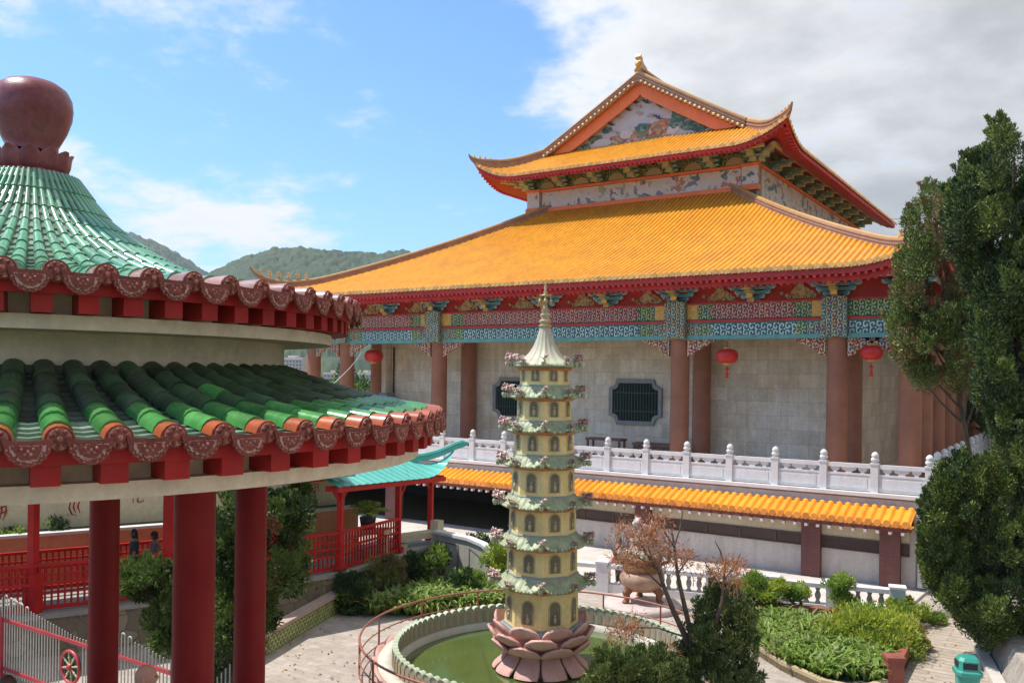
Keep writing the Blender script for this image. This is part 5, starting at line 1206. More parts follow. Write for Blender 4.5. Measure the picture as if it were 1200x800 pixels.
def stroke(mb, pts, w_=2.2):
    P = [on_wall(*p) for p in pts]
    if any(p is None for p in P): return
    n = len(P); P = np.array(P)
    k = 24.5/FPX*w_/2; t_ = np.gradient(P, axis=0); t_ /= np.linalg.norm(t_, axis=1)[:, None]; nrm = np.array([FW[0], FW[1], 0]); s_ = np.cross(t_, nrm); ww = (k*np.sin(np.linspace(.45, pi-.25, n)))[:, None]
    mb.loft([[p+s*w1, p-s*w1, p-s*w1-nrm*.006, p+s*w1-nrm*.006] for p, s, w1 in zip(P, s_, ww)], True, True, 0, False)
for ch in ([[(-4, 586), (2, 590), (8, 588)], [(-3, 596), (3, 594), (9, 591)], [(-4, 602), (4, 600), (9, 597)], [(1, 586), (2, 598), (0, 608)], [(7, 588), (7, 600), (3, 609)], [(-6, 588), (-5, 604)]],
           [[(83, 586), (81, 595), (84, 602), (90, 604)], [(88, 585), (86, 594), (89, 601)], [(94, 585), (91, 593), (94, 601)], [(80, 601), (79, 604)], [(84, 586), (93, 585)]],
           [[(156, 583), (156, 589)], [(162, 582), (161, 587), (163, 588), (168, 587)], [(160, 582), (166, 581)], [(168, 585), (168, 588)]],
           [[(293, 571), (293, 580)], [(297, 570), (297, 579)], [(291, 575), (300, 574)], [(300, 570), (302, 577)]],
           [[(367, 567), (373, 566)], [(367, 571), (374, 570)], [(369, 567), (369, 577)], [(373, 566), (373, 575)], [(367, 577), (374, 575)]]):
    b = MB()
    for s_ in ch: stroke(b, s_)
    if b.V: b.build('painted_character', m_char, cw)
# scroll-ended garden wall left of the pagoda
sw = thing('scroll_wall', 'grey panelled garden wall with a scrolled sloping end left of the pagoda', 'garden wall', tuple(gp(510, 672)))
S0, S1 = gp(508, 674), gp(612, 702); ds = S1-S0; Ls = np.linalg.norm(ds); ds /= Ls; sn = np.cross(ds, (0, 0, 1)); sn = sn if np.dot(sn, EYE-S0) > 0 else -sn
m_sw = mat('grey_wall', (.45, .42, .36), .8, var=.1, scale=1.5, streak=.14, dirt=(.30, .28, .22), dirt_amt=.4)
prof_ = [(0, 0), (Ls, 0), (Ls, .28), (Ls*.93, .32), (Ls*.86, .50), (Ls*.78, .86), (Ls*.68, 1.20), (Ls*.56, 1.42), (Ls*.40, 1.52), (0, 1.52)]
V_ = ds if np.dot(np.cross(ds, (0, 0, 1)), sn) > 0 else -ds
Oo = S0 if V_ is ds else S0
b = MB(); sgn_ = 1 if V_ is ds else -1
b.plate([(sgn_*x, z) for x, z in prof_], S0-sn*.2, V_, (0, 0, 1), .2); b.build('panel_wall', m_sw, sw)
b = MB(); top_ = [np.array([*(S0+ds*x-sn*.1)[:2], z]) for x, z in prof_[2:][::-1]]; b.loft([[p+sn*.16, p-sn*.16, p-sn*.16+np.array([0, 0, .1]), p+sn*.16+np.array([0, 0, .1])] for p in top_], True, True, 0, False); b.build('coping', m_white, sw)
b = MB()
for x0, x1, h0, h1 in ((.15, Ls*.30, 1.3, 1.3), (Ls*.42, Ls*.80, 1.28, .62)):
    b.loft([[S0+ds*x+sn*.012+np.array([0, 0, .28 if z == 0 else z]) for x, z in ((x0+k, 0+0*k), (x1-k, 0), (x1-k, h1-k), (x0+k, h0-k))] for k in (0.0, .05)], True, False, 0, False)
b.build('panel_moulding', mat('moulding_dark', (.18, .16, .13), .8), sw)
# scale-patterned low wall beside the path
sp_ = [gp(215, 822), gp(312, 768), gp(405, 712), gp(420, 700)]
scw = thing('scale_wall', 'low yellow and green fish-scale wall edging the paved court', 'low wall', tuple(sp_[1]))
b = MB(); b.loft([[(p[0], p[1], 0), (q[0], q[1], 0), (q[0], q[1], .5), (p[0], p[1], .5)] for p, q in zip(sp_, offs(sp_, .2))], True, True, 0, False); b.build('core', mat('scale_back', (.10, .13, .05), .7), scw)
b = MB()
for p, q in zip(sp_[:-1], sp_[1:]):
    L_ = np.linalg.norm(q-p); d = (q-p)/L_; n_ = np.array([d[1], -d[0], 0]); A = np.linspace(0, pi, 7)
    for row in range(4):
        for s in np.arange(.09+.09*(row % 2), L_-.05, .18): 
            for rr, off, m_ in ((.088, .0, 0), (.055, .012, 1)): b.plate([(-rr*cos(a), rr*1.25*sin(a)) for a in A], p+d*s+n_*(.002+off)+np.array([0, 0, .02+row*.11]), d, (0, 0, 1), .014 , m_)
b.build('scales', [mat('scale_yellow', (.50, .46, .20), .6, var=.15, scale=4, island=.2), mat('scale_green', (.16, .26, .10), .6, island=.2)], scw)
b = MB(); b.loft([[(p[0], p[1], .5), (q[0], q[1], .5), (q[0], q[1], .60), (p[0], p[1], .60)] for p, q in zip(offs(sp_, -.06), offs(sp_, .30))], True, True, 0, False); b.build('coping', mat('pinkish_coping', (.42, .31, .25), .8, var=.12, scale=2), scw)

# ================================================================== picket fence with a wheel ornament (left foreground)
F0, F1 = gp(0, 724, 1.4), gp(203, 789, 1.4); F0[2] = F1[2] = 0
fd = (F1-F0); fl_ = np.linalg.norm(fd); fd /= fl_; F0 = F0-fd*2.6; FL = fl_+2.6+2.2
pf = thing('picket_fence', 'white picket fence on red rails with a wheel ornament', 'fence', tuple(F0+fd*FL/2))
m_fr_ = mat('fence_red', (.52, .05, .06), .45, var=.15, scale=3, coat=.2); m_fw = mat('fence_white', (.62, .60, .52), .55, var=.1, scale=5)
b = MB()
for z in (1.4, .28): b.bar(F0+np.array([0, 0, z]), F0+fd*FL+np.array([0, 0, z]), .05, .075)
b.build('rails', m_fr_, pf)
s_post = [2.6+.02*fl_+k*(fl_*.62) for k in range(-1, 3)]
for s in s_post:
    if 0 <= s <= FL: b = MB(); b.box(F0+fd*s+np.array([0, 0, .72]), (.12, .12, 1.44), rz=math.atan2(fd[1], fd[0])); b.build('post', m_fr_, pf)
b = MB(); wc_s = 2.6+.455*fl_
k = 0
for s in np.arange(.05, FL, .115):
    u = ((s-s_post[1])/(fl_*.62)) % 1.0
    h = 1.40+.12+.42*max(0, 1-u/.75)**1.0 if u < .88 else 1.40+.12+.42*(u-.88)/.12
    lo_z = .16
    if abs(s-wc_s) < .36: k += 1; b.tube([F0+fd*s+np.array([0, 0, 1.38]), F0+fd*s+np.array([0, 0, h])], .014, 6); continue
    b.tube([F0+fd*s+np.array([0, 0, lo_z]), F0+fd*s+np.array([0, 0, h])], .014, 6)
    if k % 2 == 0 and u < .25: p = F0+fd*s; A = np.linspace(0, pi, 7); b.tube([p+fd*(.0575-.0575*cos(a))+np.array([0, 0, h+.05*sin(a)]) for a in A], .014, 6)
    k += 1
b.build('pickets', m_fw, pf)
wc = F0+fd*wc_s+np.array([0, 0, .84]); fn_ = np.cross(fd, (0, 0, 1)); A = np.linspace(0, tau, 33)
b = MB(); b.tube([wc+fd*.34*cos(a)+np.array([0, 0, .34*sin(a)]) for a in A], .035, 8, 0); b.ball(wc, .085, 10, 8, 0)
for k in range(8): a = k*tau/8+.2; d = fd*cos(a)+np.array([0, 0, sin(a)]); b.tube([wc+d*.06, wc+d*.33], .02, 6, 1); b.ball(wc+d*.2, .032, 6, 5, 1)
b.build('wheel_ornament', [m_fr_, mat('wheel_cream', (.56, .50, .30), .5, var=.2, scale=6)], pf)
b = MB(); A2 = A[:-1]; b.loft([[wc-fn_*.06+fd*.33*cos(a)+np.array([0, 0, .33*sin(a)]) for a in A2], [wc-fn_*.045+fd*.33*cos(a)+np.array([0, 0, .33*sin(a)]) for a in A2]], True, True, 0, False); b.build('wheel_back', mat('wheel_green', (.02, .13, .07), .5), pf)

# ================================================================== litter bin, terrace furniture, cabinets
bp = np.array([-2.30, 22.20, 0]); bi = thing('litter_bin', 'turquoise-green plastic litter bin with hooded lid beside the path', 'litter bin', tuple(bp))
m_bin = mat('bin_green', (.03, .27, .20), .4, col2=(.05, .34, .26), scale=3, fine=.08, coat=.1)
def rrect(wd, dp, z, c=.08, rz=.35, o=bp):
    P = []
    for sx, sy in ((1, 1), (-1, 1), (-1, -1), (1, -1)):
        q = [(sx*wd/2, sy*(dp/2-c)), (sx*(wd/2-c), sy*dp/2)]; P += q if sx*sy > 0 else q[::-1]
    return [o+np.array([x*cos(rz)-y*sin(rz), x*sin(rz)+y*cos(rz), z]) for x, y in P]
b = MB(); b.loft([rrect(.40, .40, 0), rrect(.46, .46, .60)], True, True, 0, False); b.build('body', m_bin, bi)
b = MB(); b.loft([rrect(.52, .52, .585), rrect(.55, .55, .62), rrect(.55, .55, .69), rrect(.47, .47, .72), rrect(.44, .44, .93), rrect(.36, .36, 1.0)], True, True, 0, False); b.build('lid', m_bin, bi)
rz_ = .35
for a in (rz_+pi, rz_-pi/2): 
    d = np.array([cos(a), sin(a), 0]); b = MB(); b.box(bp+d*.231+np.array([0, 0, .835]), (.02, .30, .14), rz=a); b.build('slot', m_dark, bi)
def cab(px, y0, zt, wd, label):
    r = ray(px, 470); p = EYE+r*(y0/r[1]); p[2] = 3.2
    t = thing('metal_cabinet', label, 'cabinet', tuple(p)); m_ = cab.m
    b = MB(); b.box(p+np.array([0, 0, (zt-3.2)/2]), (wd, .6, zt-3.2)); b.box(p+np.array([0, 0, zt-3.2+.02]), (wd+.06, .66, .05)); b.build('casing', m_, t)
    b = MB(); b.box(p+np.array([0, -.305, (zt-3.2)/2+.3]), (wd*.8, .02, (zt-3.2)*.6)); b.build('door', mat('cabinet_door', (.24, .25, .22), .5), t)
cab.m = mat('cabinet_grey', (.20, .22, .19), .55, var=.12, scale=3)
cab(453, 38.0, 6.1, .62, 'tall grey metal cabinet against the far left wall of the hall'); cab(469, 38.2, 5.65, .62, 'short grey metal cabinet beside the taller one on the hall terrace')
r = ray(461, 430); p = EYE+r*(38.9/r[1]); b = MB(); b.tube([(p[0], 38.93, 3.3), (p[0], 38.93, 8.8)], .05, 8); o = b.build('wall_pipe', m_iron); tag(o, 'dark drainpipe running up the wall above the grey cabinets', 'pipe')
m_wood = mat('table_wood', (.16, .07, .045), .5, var=.2, scale=3)
for px0, px1, py, label in ((690, 731, 513, 'small brown wooden table left of the octagonal window on the terrace'), (744, 792, 519, 'brown wooden counter under the octagonal window beside a column')):
    r0, r1 = ray(px0, py), ray(px1, py); yy = 37.6; p0, p1 = EYE+r0*(yy/r0[1]), EYE+r1*(yy/r1[1]); c = (p0+p1)/2; zt = min(c[2], 4.35); wd = p1[0]-p0[0]
    t = thing('wooden_table', label, 'table', (c[0], yy, 3.19)); b = MB(); b.box((c[0], yy, zt-.05), (wd, .7, .1)); b.build('top', m_wood, t)
    for sx in (-1, 1):
        for sy in (-1, 1): b = MB(); b.box((c[0]+sx*(wd/2-.1), yy+sy*.28, (zt+3.1)/2), (.09, .09, zt-3.19)); b.build('leg', m_wood, t)
    if px0 > 740: b = MB(); b.box((c[0], yy-.2, zt-.5), (wd-.3, .05, .75)); b.build('front', m_wood, t)
# ---- apartment blocks in the town below the hills
def block(px0, px1, ytop, d, label, fl=3.1):
    p0, p1 = at(px0, 440, d), at(px1, 440, d); c = (p0+p1)/2; wd = np.linalg.norm(p1-p0); h = max(8, 7.2+(436-ytop)/FPX*d)
    rz = YAW-.35; t = thing('apartment_block', label, 'apartment block', (c[0], c[1], 0)); b = MB(); b.box((c[0], c[1], h/2), (wd, 14, h), rz=rz); b.box((c[0], c[1], h+.6), (wd*.3, 6, 2.4), rz=rz); b.build('walls', block.m, t)
    u = np.array([cos(rz), sin(rz), 0]); f_ = np.array([sin(rz), -cos(rz), 0]); w0 = None
    for z in np.arange(1.8, h-1, fl):
        for x in np.arange(-wd/2+1.6, wd/2-.8, 3.4):
            q = c*np.array([1, 1, 0])+u*x+f_*7.02+np.array([0, 0, z])
            if w0 is None: w0 = MB().box((0, 0, 0), (1.9, .12, 1.5), rz=rz).build('window', block.w, t, origin=(0, 0, 0)); o = w0
            else: o = dup(w0, t)
            o.location = q-PL[t.name]
    b = MB()
    for z in np.arange(.6, h, fl): b.box(c*np.array([1, 1, 0])+f_*7.3+np.array([0, 0, z]), (wd, .6, .35), rz=rz)
    b.build('balcony_slabs', block.m, t)
block.m = mat('block_paint', (.55, .47, .42), .8, var=.08, scale=.05); block.w = mat('block_glass', (.12, .12, .13), .3)
block(326, 362, 418, 780, 'pale pinkish apartment block seen left of the hall columns'); block(383, 402, 440, 700, 'narrow white apartment block between two hall columns'); block(408, 448, 434, 820, 'broad pale apartment block below the left red lantern')
# ---- wire from the pavilion to the hall
b = MB(); p0, p1 = at(388, 452, 16), EYE+ray(425, 410)*(36.2/ray(425, 410)[1]); T_ = np.linspace(0, 1, 14); b.tube([p0+(p1-p0)*t-np.array([0, 0, .12*sin(pi*t)]) for t in T_], .007, 5)
tag(b.build('overhead_wire', m_white), 'thin pale wire strung from the pavilion roof to the hall corner', 'wire')

# ================================================================== paths, planters on the right
b = MB(); b.prism([gp(*q)[:2] for q in ((985, 850), (1040, 790), (1084, 745), (1091, 722), (1118, 719), (1133, 752), (1158, 800), (1180, 850))], .0, .022)
m_path = slab_mat('path_slabs', (.40, .33, .26), (.50, .43, .35), 2.2, .28, plane='XY', jw=.03, blot=(.28, .23, .17), blot_amt=.5)
tag(b.build('path', m_path), kind='structure')
pn = thing('planter_bed', 'kerbed planter bed full of shrubs in front of the low white balustrade', 'planter', tuple(gp(960, 760)))
ring = [gp(*q) for q in ((866, 738), (882, 764), (915, 786), (962, 808), (1010, 818), (1050, 806), (1078, 752), (1066, 737), (960, 727), (885, 719), (862, 716))]
b = MB(); b.loft([[np.array([p[0], p[1], 0]), np.array([p[0], p[1], .24]), np.array([q[0], q[1], .24]), np.array([q[0], q[1], 0])] for p, q in zip(ring[:6], offs(ring[:6], .16))], True, True, 0, False); b.build('kerb', mat('kerb_ochre', (.44, .34, .20), .8, var=.15, scale=3), pn)
b = MB(); b.loft([[np.array([p[0], p[1], 0]), np.array([p[0], p[1], .42]), np.array([q[0], q[1], .42]), np.array([q[0], q[1], 0])] for p, q in zip(ring[5:]+ring[:1], offs(ring[5:]+ring[:1], .2))], True, True, 0, False); b.build('terracotta_wall', mat('terracotta_brick', (.30, .085, .05), .8, var=.2, scale=3, bump=.2), pn)
b = MB(); b.prism([p[:2] for p in ring], .0, .16); b.build('soil', m_ground, pn)
b = MB(); q = gp(1047, 806); b.box(q+np.array([0, 0, .35]), (.36, .36, .7), rz=.5); b.box(q+np.array([0, 0, .73]), (.42, .42, .08), rz=.5); o = b.build('terracotta_pier', mat('terracotta_pier', (.26, .07, .045), .75, var=.2, scale=3)); tag(o, 'short terracotta pier at the right corner of the shrub planter', 'pier')
rk_src = gp(1112, 722)
b = MB(); b.ball(rk_src+np.array([0, 0, .15]), .42, 14, 9, 0, (1.1, .7, .75)); V = b.V[-1]; V += (np.random.default_rng(4).random(V.shape)-.5)*.10; o = b.build('boulder', mat('pale_rock', (.42, .36, .30), .9, var=.2, scale=3, bump=.6, bscale=9)); tag(o, 'pale boulder at the foot of the conifers beside the path', 'rock')
bank = thing('stone_bank', 'pale streaked stone bank rising along the right side of the path', 'stone bank', tuple(gp(1150, 790)))
kp = [gp(*q) for q in ((1121, 722), (1135, 750), (1160, 800), (1185, 850))]
b = MB(); b.loft([[p, p+np.array([0, 0, .16]), q+np.array([0, 0, .16]), q] for p, q in zip(kp, offs(kp, .28))], True, True, 0, False); b.build('kerb', m_stone, bank)
b = MB(); b.loft([[p+np.array([0, 0, .0]), p+np.array([.25, .1, .75]), q+np.array([.4, .2, .8]), q] for p, q in zip(offs(kp, .3), offs(kp, 2.4))], True, True, 0, False); b.build('rubble_face', mat('bank_stone', (.33, .28, .23), .9, col2=(.46, .41, .35), scale=4, streak=.45, bump=.7, bscale=10), bank)

# ================================================================== people
def person(loc, label, rz, shirt, trousers, hair, skin=(.33, .17, .11), bald=False, h=1.70, longhair=False, cap=None):
    t = thing('person', label, 'person', tuple(loc)); s = h/1.70; o = np.asarray(loc, float)
    c, sn_ = cos(rz), sin(rz); W = lambda x, y, z: o+np.array([(x*c-y*sn_)*s, (x*sn_+y*c)*s, z*s])   # +y is forward
    def ell(cx, cy, z, rx, ry, n=14): return [W(cx+rx*cos(a), cy+ry*sin(a), z) for a in np.arange(n)/n*tau]
    ms = person.cache.setdefault(('s', skin), mat('skin', skin, .5, var=.06, scale=12, fine=.04))
    # one continuous body: skin-modifier skeleton
    J = [(0, 0, .95), (0, .0, 1.12), (0, -.01, 1.32), (0, -.01, 1.44), (0, .01, 1.52)]; Rr = [.13, .12, .13, .075, .055]
    E = [(0, 1), (1, 2), (2, 3), (3, 4)]
    def add(p, r_, par): J.append(p); Rr.append(r_); E.append((par, len(J)-1)); return len(J)-1
    for sg in (-1, 1):
        a_ = add((sg*.17, -.01, 1.40), .06, 3); a_ = add((sg*.22, -.03, 1.14), .045, a_); a_ = add((sg*.23, .06, .90), .034, a_); a_ = add((sg*.225, .11, .81), .036, a_)
        l_ = add((sg*.09, 0, .86), .09, 0); l_ = add((sg*.10, .02, .48), .06, l_); l_ = add((sg*.10, -.02, .09), .042, l_); l_ = add((sg*.11, .13, .035), .035, l_)
    me = bpy.data.meshes.new('body'); me.from_pydata([tuple(W(*p)-o) for p in J], E, []); me.update()
    bo = bpy.data.objects.new('body', me); COL.objects.link(bo); bo.parent = t; PL[bo.name] = o
    md = bo.modifiers.new('skin', 'SKIN'); sk = me.skin_vertices[0].data if me.skin_vertices else None
    if sk is None:
        me.attributes.new  # layer is created below
    return_skin = me.skin_vertices
    if len(return_skin) == 0:
        bpy.context.view_layer.objects.active = bo; bpy.ops.mesh.customdata_skin_add()
    for v, r_ in zip(me.skin_vertices[0].data, Rr): v.radius = (r_*s, r_*s)
    me.skin_vertices[0].data[0].use_root = True
    sub = bo.modifiers.new('sub', 'SUBSURF'); sub.levels = 1; sub.render_levels = 2; me.materials.append(ms)
    for p_ in me.polygons: p_.use_smooth = True
    # head with face
    hm = MB(); nh, mh = 20, 16; th = np.linspace(.04, pi-.04, mh); rings = []
    for k_, tt in enumerate(th):
        z = -cos(tt); ring_ = []
        for a in np.arange(nh)/nh*tau:
            x, y = sin(tt)*cos(a), sin(tt)*sin(a); jaw = 1-.22*max(0, -z)
            nose = .016*math.exp(-((x/.16)**2+((z+.12)/.22)**2)) if y > 0 else 0; eye = -.008*math.exp(-(((abs(x)-.38)/.16)**2+((z-.05)/.12)**2)) if y > 0 else 0
            lip = .005*math.exp(-((x/.28)**2+((z+.48)/.07)**2)) if y > 0 else 0
            ring_.append(W(.077*x*jaw, .098*y*(jaw*.5+.5)+nose*1.4+eye+lip+.02, 1.605+.118*z))
        rings.append(ring_)
    hm.loft(rings, True, True, 0, True)
    for sg in (-1, 1): hm.ball(W(sg*.080, .005, 1.60), .03*s, 8, 6, 0, (.45, .8, 1.1))
    hm.build('head', ms, t)
    hm = MB()
    for sg in (-1, 1): hm.ball(W(sg*.030, .108, 1.612), .009*s, 7, 5)
    hm.build('eyes', m_iron, t)
    if not bald:
        hb = MB(); rings = []
        for tt in np.linspace(.04, pi*.50, 8):
            rings.append([W(.088*sin(tt)*cos(a), .105*sin(tt)*sin(a)*(1 if sin(a) < .25 else .80)+.012, 1.612+.128*cos(tt)) for a in np.arange(18)/18*tau])
        rings.append([W(.083*cos(a), -.03+.075*sin(a), 1.53 if not longhair else 1.42) for a in np.arange(18)/18*tau])
        hb.loft(rings, True, True, 0, True); hb.build('hair', person.cache.setdefault(('h', hair), mat('hair', hair, .5, var=.2, scale=12)), t)
    if cap:
        hb = MB(); hb.lathe([(.105*s, 0), (.10*s, .05*s), (.06*s, .10*s), (0, .115*s)], 16, W(0, .01, 1.645)); hb.build('cap', mat('cap_cloth', cap, .8), t)
    sh = MB(); sh.loft([ell(0, 0, .88, .185, .125), ell(0, 0, 1.0, .175, .12), ell(0, 0, 1.18, .17, .115), ell(0, -.01, 1.34, .19, .12), ell(0, -.01, 1.42, .165, .095), ell(0, -.01, 1.47, .075, .07)], True, True, 0, True)
    for sg in (-1, 1): sh.tube([W(sg*.155, -.01, 1.405), W(sg*.20, -.02, 1.30), W(sg*.225, -.03, 1.17)], [.075*s, .07*s, .065*s], 12)
    sh.build('shirt', mat('shirt_cloth', shirt, .85, var=.12, scale=6), t)
    tr = MB()
    for sg in (-1, 1): tr.loft([ell(sg*.085, 0, .94, .10, .115), ell(sg*.095, .01, .70, .095, .10), ell(sg*.10, .02, .46, .07, .075), ell(sg*.10, -.01, .10, .065, .075)], True, True, 0, True)
    tr.build('trousers', mat('trouser_cloth', trousers, .85, var=.12, scale=6), t)
    return t
person.cache = {}
p = gp(160, 704, CF); dv_ = p/np.linalg.norm(p[:2])*np.array([1, 1, 0])
p1_ = at(157, 655, 24.0); p2_ = at(181, 655, 24.2)
person((p1_[0], p1_[1], CF), 'person with long dark hair in a dark top walking behind the red railing', YAW+1.9, (.03, .04, .05), (.03, .03, .04), (.008, .007, .007), longhair=True, h=1.73)
person((p2_[0], p2_[1], CF), 'person in a grey-violet shirt and dark cap walking behind the red railing', YAW+1.6, (.15, .12, .16), (.04, .04, .05), (.01, .009, .008), h=1.62, cap=(.02, .02, .025))
p5_ = at(726, 655, 30.0)
pv_ = person((p5_[0], p5_[1], .1), 'person in a pale grey shirt behind the low balustrade beside the incense burner', YAW+2.2, (.50, .48, .45), (.05, .05, .06), (.012, .01, .009), h=1.58)
bg_ = MB(); bg_.ball(at(720, 658, 29.8), .16, 12, 8, 0, (.8, .6, 1.1)); bg_.tube([at(720, 656, 29.8), at(723, 648, 29.9)], .02, 5); bg_ = bg_.build('bag', mat('red_cloth', (.55, .03, .04), .7), None, origin=at(720, 658, 29.8)); tag(bg_, 'red bag held by the person behind the low white balustrade', 'bag')
b = MB(); PFp = [lat(l, d) for l, d in ((-11, 5.2), (-1.2, 5.2), (-1.2, 9.0), (-11, 9.0))]; b.prism([q[:2] for q in PFp], 0, 2.70); tag(b.build('walkway', m_floor), kind='structure')
p3_ = at(168, 790, 8.2); person((p3_[0], p3_[1], 2.70), 'bald person at the bottom edge in front of the picket fence', YAW-1.2, (.30, .25, .20), (.06, .06, .07), (.02, .02, .02), skin=(.40, .19, .13), bald=True, h=1.72)
p4_ = at(8, 792, 8.0); person((p4_[0], p4_[1], 2.70), 'person with reddish-brown hair at the lower left corner of the fence', YAW+.4, (.12, .08, .08), (.05, .05, .06), (.06, .022, .018), h=1.66)

# ================================================================== vegetation
vr = np.random.default_rng(42)
def unit(n):
    v = vr.normal(size=(n, 3)); return v/np.linalg.norm(v, axis=1)[:, None]
def leaves(mb, pos, d, L, W, mat=0, droop=0.0):
    """one folded leaf (two quads sharing the midrib) per point; L, W arrays"""
    n = len(pos); d = d/np.linalg.norm(d, axis=1)[:, None]; s = np.cross(d, unit(n)); s /= np.linalg.norm(s, axis=1)[:, None]+1e-9
    L = np.broadcast_to(L, (n,))[:, None]; W = np.broadcast_to(W, (n,))[:, None]; nn = np.cross(s, d)
    tip = pos+d*L-np.array([0, 0, 1.])*droop*L
    V = np.stack([pos, pos+d*L*.45+s*W*.5+nn*W*.18, tip, pos+d*L*.45-s*W*.5+nn*W*.18], 1).reshape(-1, 3)
    i = np.arange(n)[:, None]*4
    mb.add(V, np.hstack([i, i+1, i+2, i+3]), mat, False)
def tuft(mb, c, r, n, L, W, up=.7, outw=.8, rnd=.5, mat=0, sq=(1, 1, 1), inner=.45, droop=0.0):
    u = unit(n); rf = inner+(1-inner)*vr.random(n)**.6; pos = np.asarray(c)+u*rf[:, None]*r*np.asarray(sq)
    d = u*outw+np.array([0, 0, up])+unit(n)*rnd
    leaves(mb, pos, d, L*(.65+.7*vr.random(n)), W*(.7+.6*vr.random(n)), mat, droop)
def region(rows, n, d, dd, edge=0.0):
    rows = sorted(rows); ys = np.array([r_[0] for r_ in rows]); xl = np.array([r_[1] for r_ in rows]); xr = np.array([r_[2] for r_ in rows])
    yy = np.linspace(ys[0], ys[-1], 400); w_ = np.interp(yy, ys, xr-xl); cdf = np.cumsum(w_); cdf /= cdf[-1]
    out_ = []
    for k in range(n):
        y = np.interp(vr.random(), cdf, yy); a, b_ = np.interp(y, ys, xl), np.interp(y, ys, xr); t = vr.random()
        if edge and vr.random() < edge: t = t*.18 if vr.random() < .6 else 1-t*.18
        x = a+(b_-a)*t; bulge = math.sqrt(max(0, 1-(2*t-1)**2))
        out_.append(at(x, y, d+dd*bulge*(vr.random()*2-1)))
    return out_
jg = leaf_mat('juniper_green', (.050, .092, .014), (.130, .185, .028), trans=.10, scale=.8, tip=(.34, .38, .075), tip_amt=.22)
jd = leaf_mat('juniper_dark', (.016, .042, .010), (.055, .095, .019), trans=.08, scale=.8, tip=(.18, .23, .045), tip_amt=.2)
jm = leaf_mat('juniper_olive', (.035, .075, .016), (.10, .15, .032), trans=.12, scale=.9, tip=(.22, .26, .07), tip_amt=.25)
jm2 = leaf_mat('juniper_pale', (.07, .115, .022), (.16, .21, .045), trans=.15, scale=.9, tip=(.30, .32, .10), tip_amt=.25)  # slightly brighter leaf colour, mixed in at random clump by clump
jb = leaf_mat('juniper_bronze', (.12, .135, .03), (.27, .19, .06), trans=.2, scale=.7, tip=(.32, .17, .07), tip_amt=.3)
rust = leaf_mat('rust_needles', (.42, .11, .03), (.52, .21, .075), trans=.25, scale=1.2, tip=(.40, .24, .14), tip_amt=.3)
bark = mat('bark', (.10, .065, .045), .9, col2=(.17, .12, .09), scale=4, bump=.7, bscale=18)
twig = mat('bare_twig', (.22, .17, .13), .85, col2=(.14, .10, .07), scale=5)
def tree(name, label, cat, base, clumps, r, per, L, W, mats, trunk_r=.14, top=None, limbs=8, up=.8, lmix=None, sprout=True, group=None, sq=(1, 1, 1.25), inner=.5):
    base = np.asarray(base, float); base[2] = 0; t = thing(name, label, cat, tuple(base), group); C = np.array(clumps); b = MB()
    top = np.array(top) if top is not None else np.array([C[:, 0].mean(), C[:, 1].mean(), C[:, 2].max()*.92])
    P = [base+(top-base)*s+np.array([.10*sin(5*s+1), .10*cos(4*s), 0]) for s in np.linspace(0, 1, 9)]; b.tube(P, np.linspace(trunk_r, trunk_r*.25, 9), 9)
    idx = vr.permutation(len(C))[:limbs]
    for i in idx:
        s = min(.95, max(.12, (C[i][2]-.6)/max(.5, top[2]))); p = base+(top-base)*s*.85; m_ = (p+C[i])/2+np.array([0, 0, -.1]); b.tube([p, m_, C[i]], [trunk_r*.4, trunk_r*.26, .015], 6)
    b.build('trunk', bark, t); b = MB()
    for i, c in enumerate(C):
        rr = r*(.6+.8*vr.random()); m_ = 0 if lmix is None or vr.random() > lmix else 1
        tuft(b, c, rr, int(per*(rr/r)**1.6), L, W, up=up, mat=m_, sq=sq, inner=inner)
        if sprout and i % 2 == 0: tuft(b, c+vr.normal(size=3)*.12, rr*.75, int(per*.25), L*1.25, W*1.5, up=.6, mat=0, inner=0.0)   # inner boughs
        if sprout:                         # pointed shoots leaving the clump upwards and outwards
            for k in range(3):
                d = unit(1)[0]*.7+np.array([0, 0, .9]); d /= np.linalg.norm(d); e = c+d*rr*1.0
                for j in range(3): tuft(b, e+d*rr*.35*j, rr*(.42-.11*j), int(per*.10), L*.9, W, up=1.1, outw=.5, mat=m_)
    b.build('crown', mats, t); return t
rows_A = [(138, 1168, 1180), (165, 1160, 1190), (180, 1136, 1200), (215, 1118, 1240), (245, 1113, 1270), (280, 1118, 1290), (310, 1130, 1300), (350, 1150, 1300), (385, 1146, 1300), (415, 1145, 1290), (450, 1152, 1290), (480, 1165, 1280), (505, 1172, 1270), (520, 1182, 1240)]
CA = region([(y+9, a+2, c) for y, a, c in rows_A], 400, 20.2, 1.6, .35)
tree('conifer', 'tall dark green conifer at the right edge, rising above the temple eaves', 'tree', at(1222, 440, 20.4), CA, .25, 560, .082, .030, [jd, jg], .13, at(1190, 185, 20.2), 18, lmix=.45)
rows_B = [(222, 1078, 1090), (250, 1056, 1112), (280, 1048, 1126), (310, 1052, 1140), (340, 1046, 1150), (375, 1038, 1155), (405, 1042, 1155), (430, 1060, 1150), (448, 1078, 1120)]
CB = region([(y+4, a+9, c+8) for y, a, c in rows_B], 175, 25.5, 1.6, .4)
tb = tree('conifer', 'browning loose conifer leaning against the right end of the yellow roof', 'tree', at(1168, 440, 26.2), CB, .28, 340, .09, .030, [jg, jb], .11, at(1098, 262, 25.5), 14, lmix=.5)
b = MB()
for k in range(70):
    p = CB[vr.integers(len(CB))]; d = unit(1)[0]+np.array([0, 0, .3]); b.tube([p, p+d*.25+unit(1)[0]*.05, p+d*.5+unit(1)[0]*.1], [.014, .009, .004], 4)
b.build('bare_twigs', twig, tb)
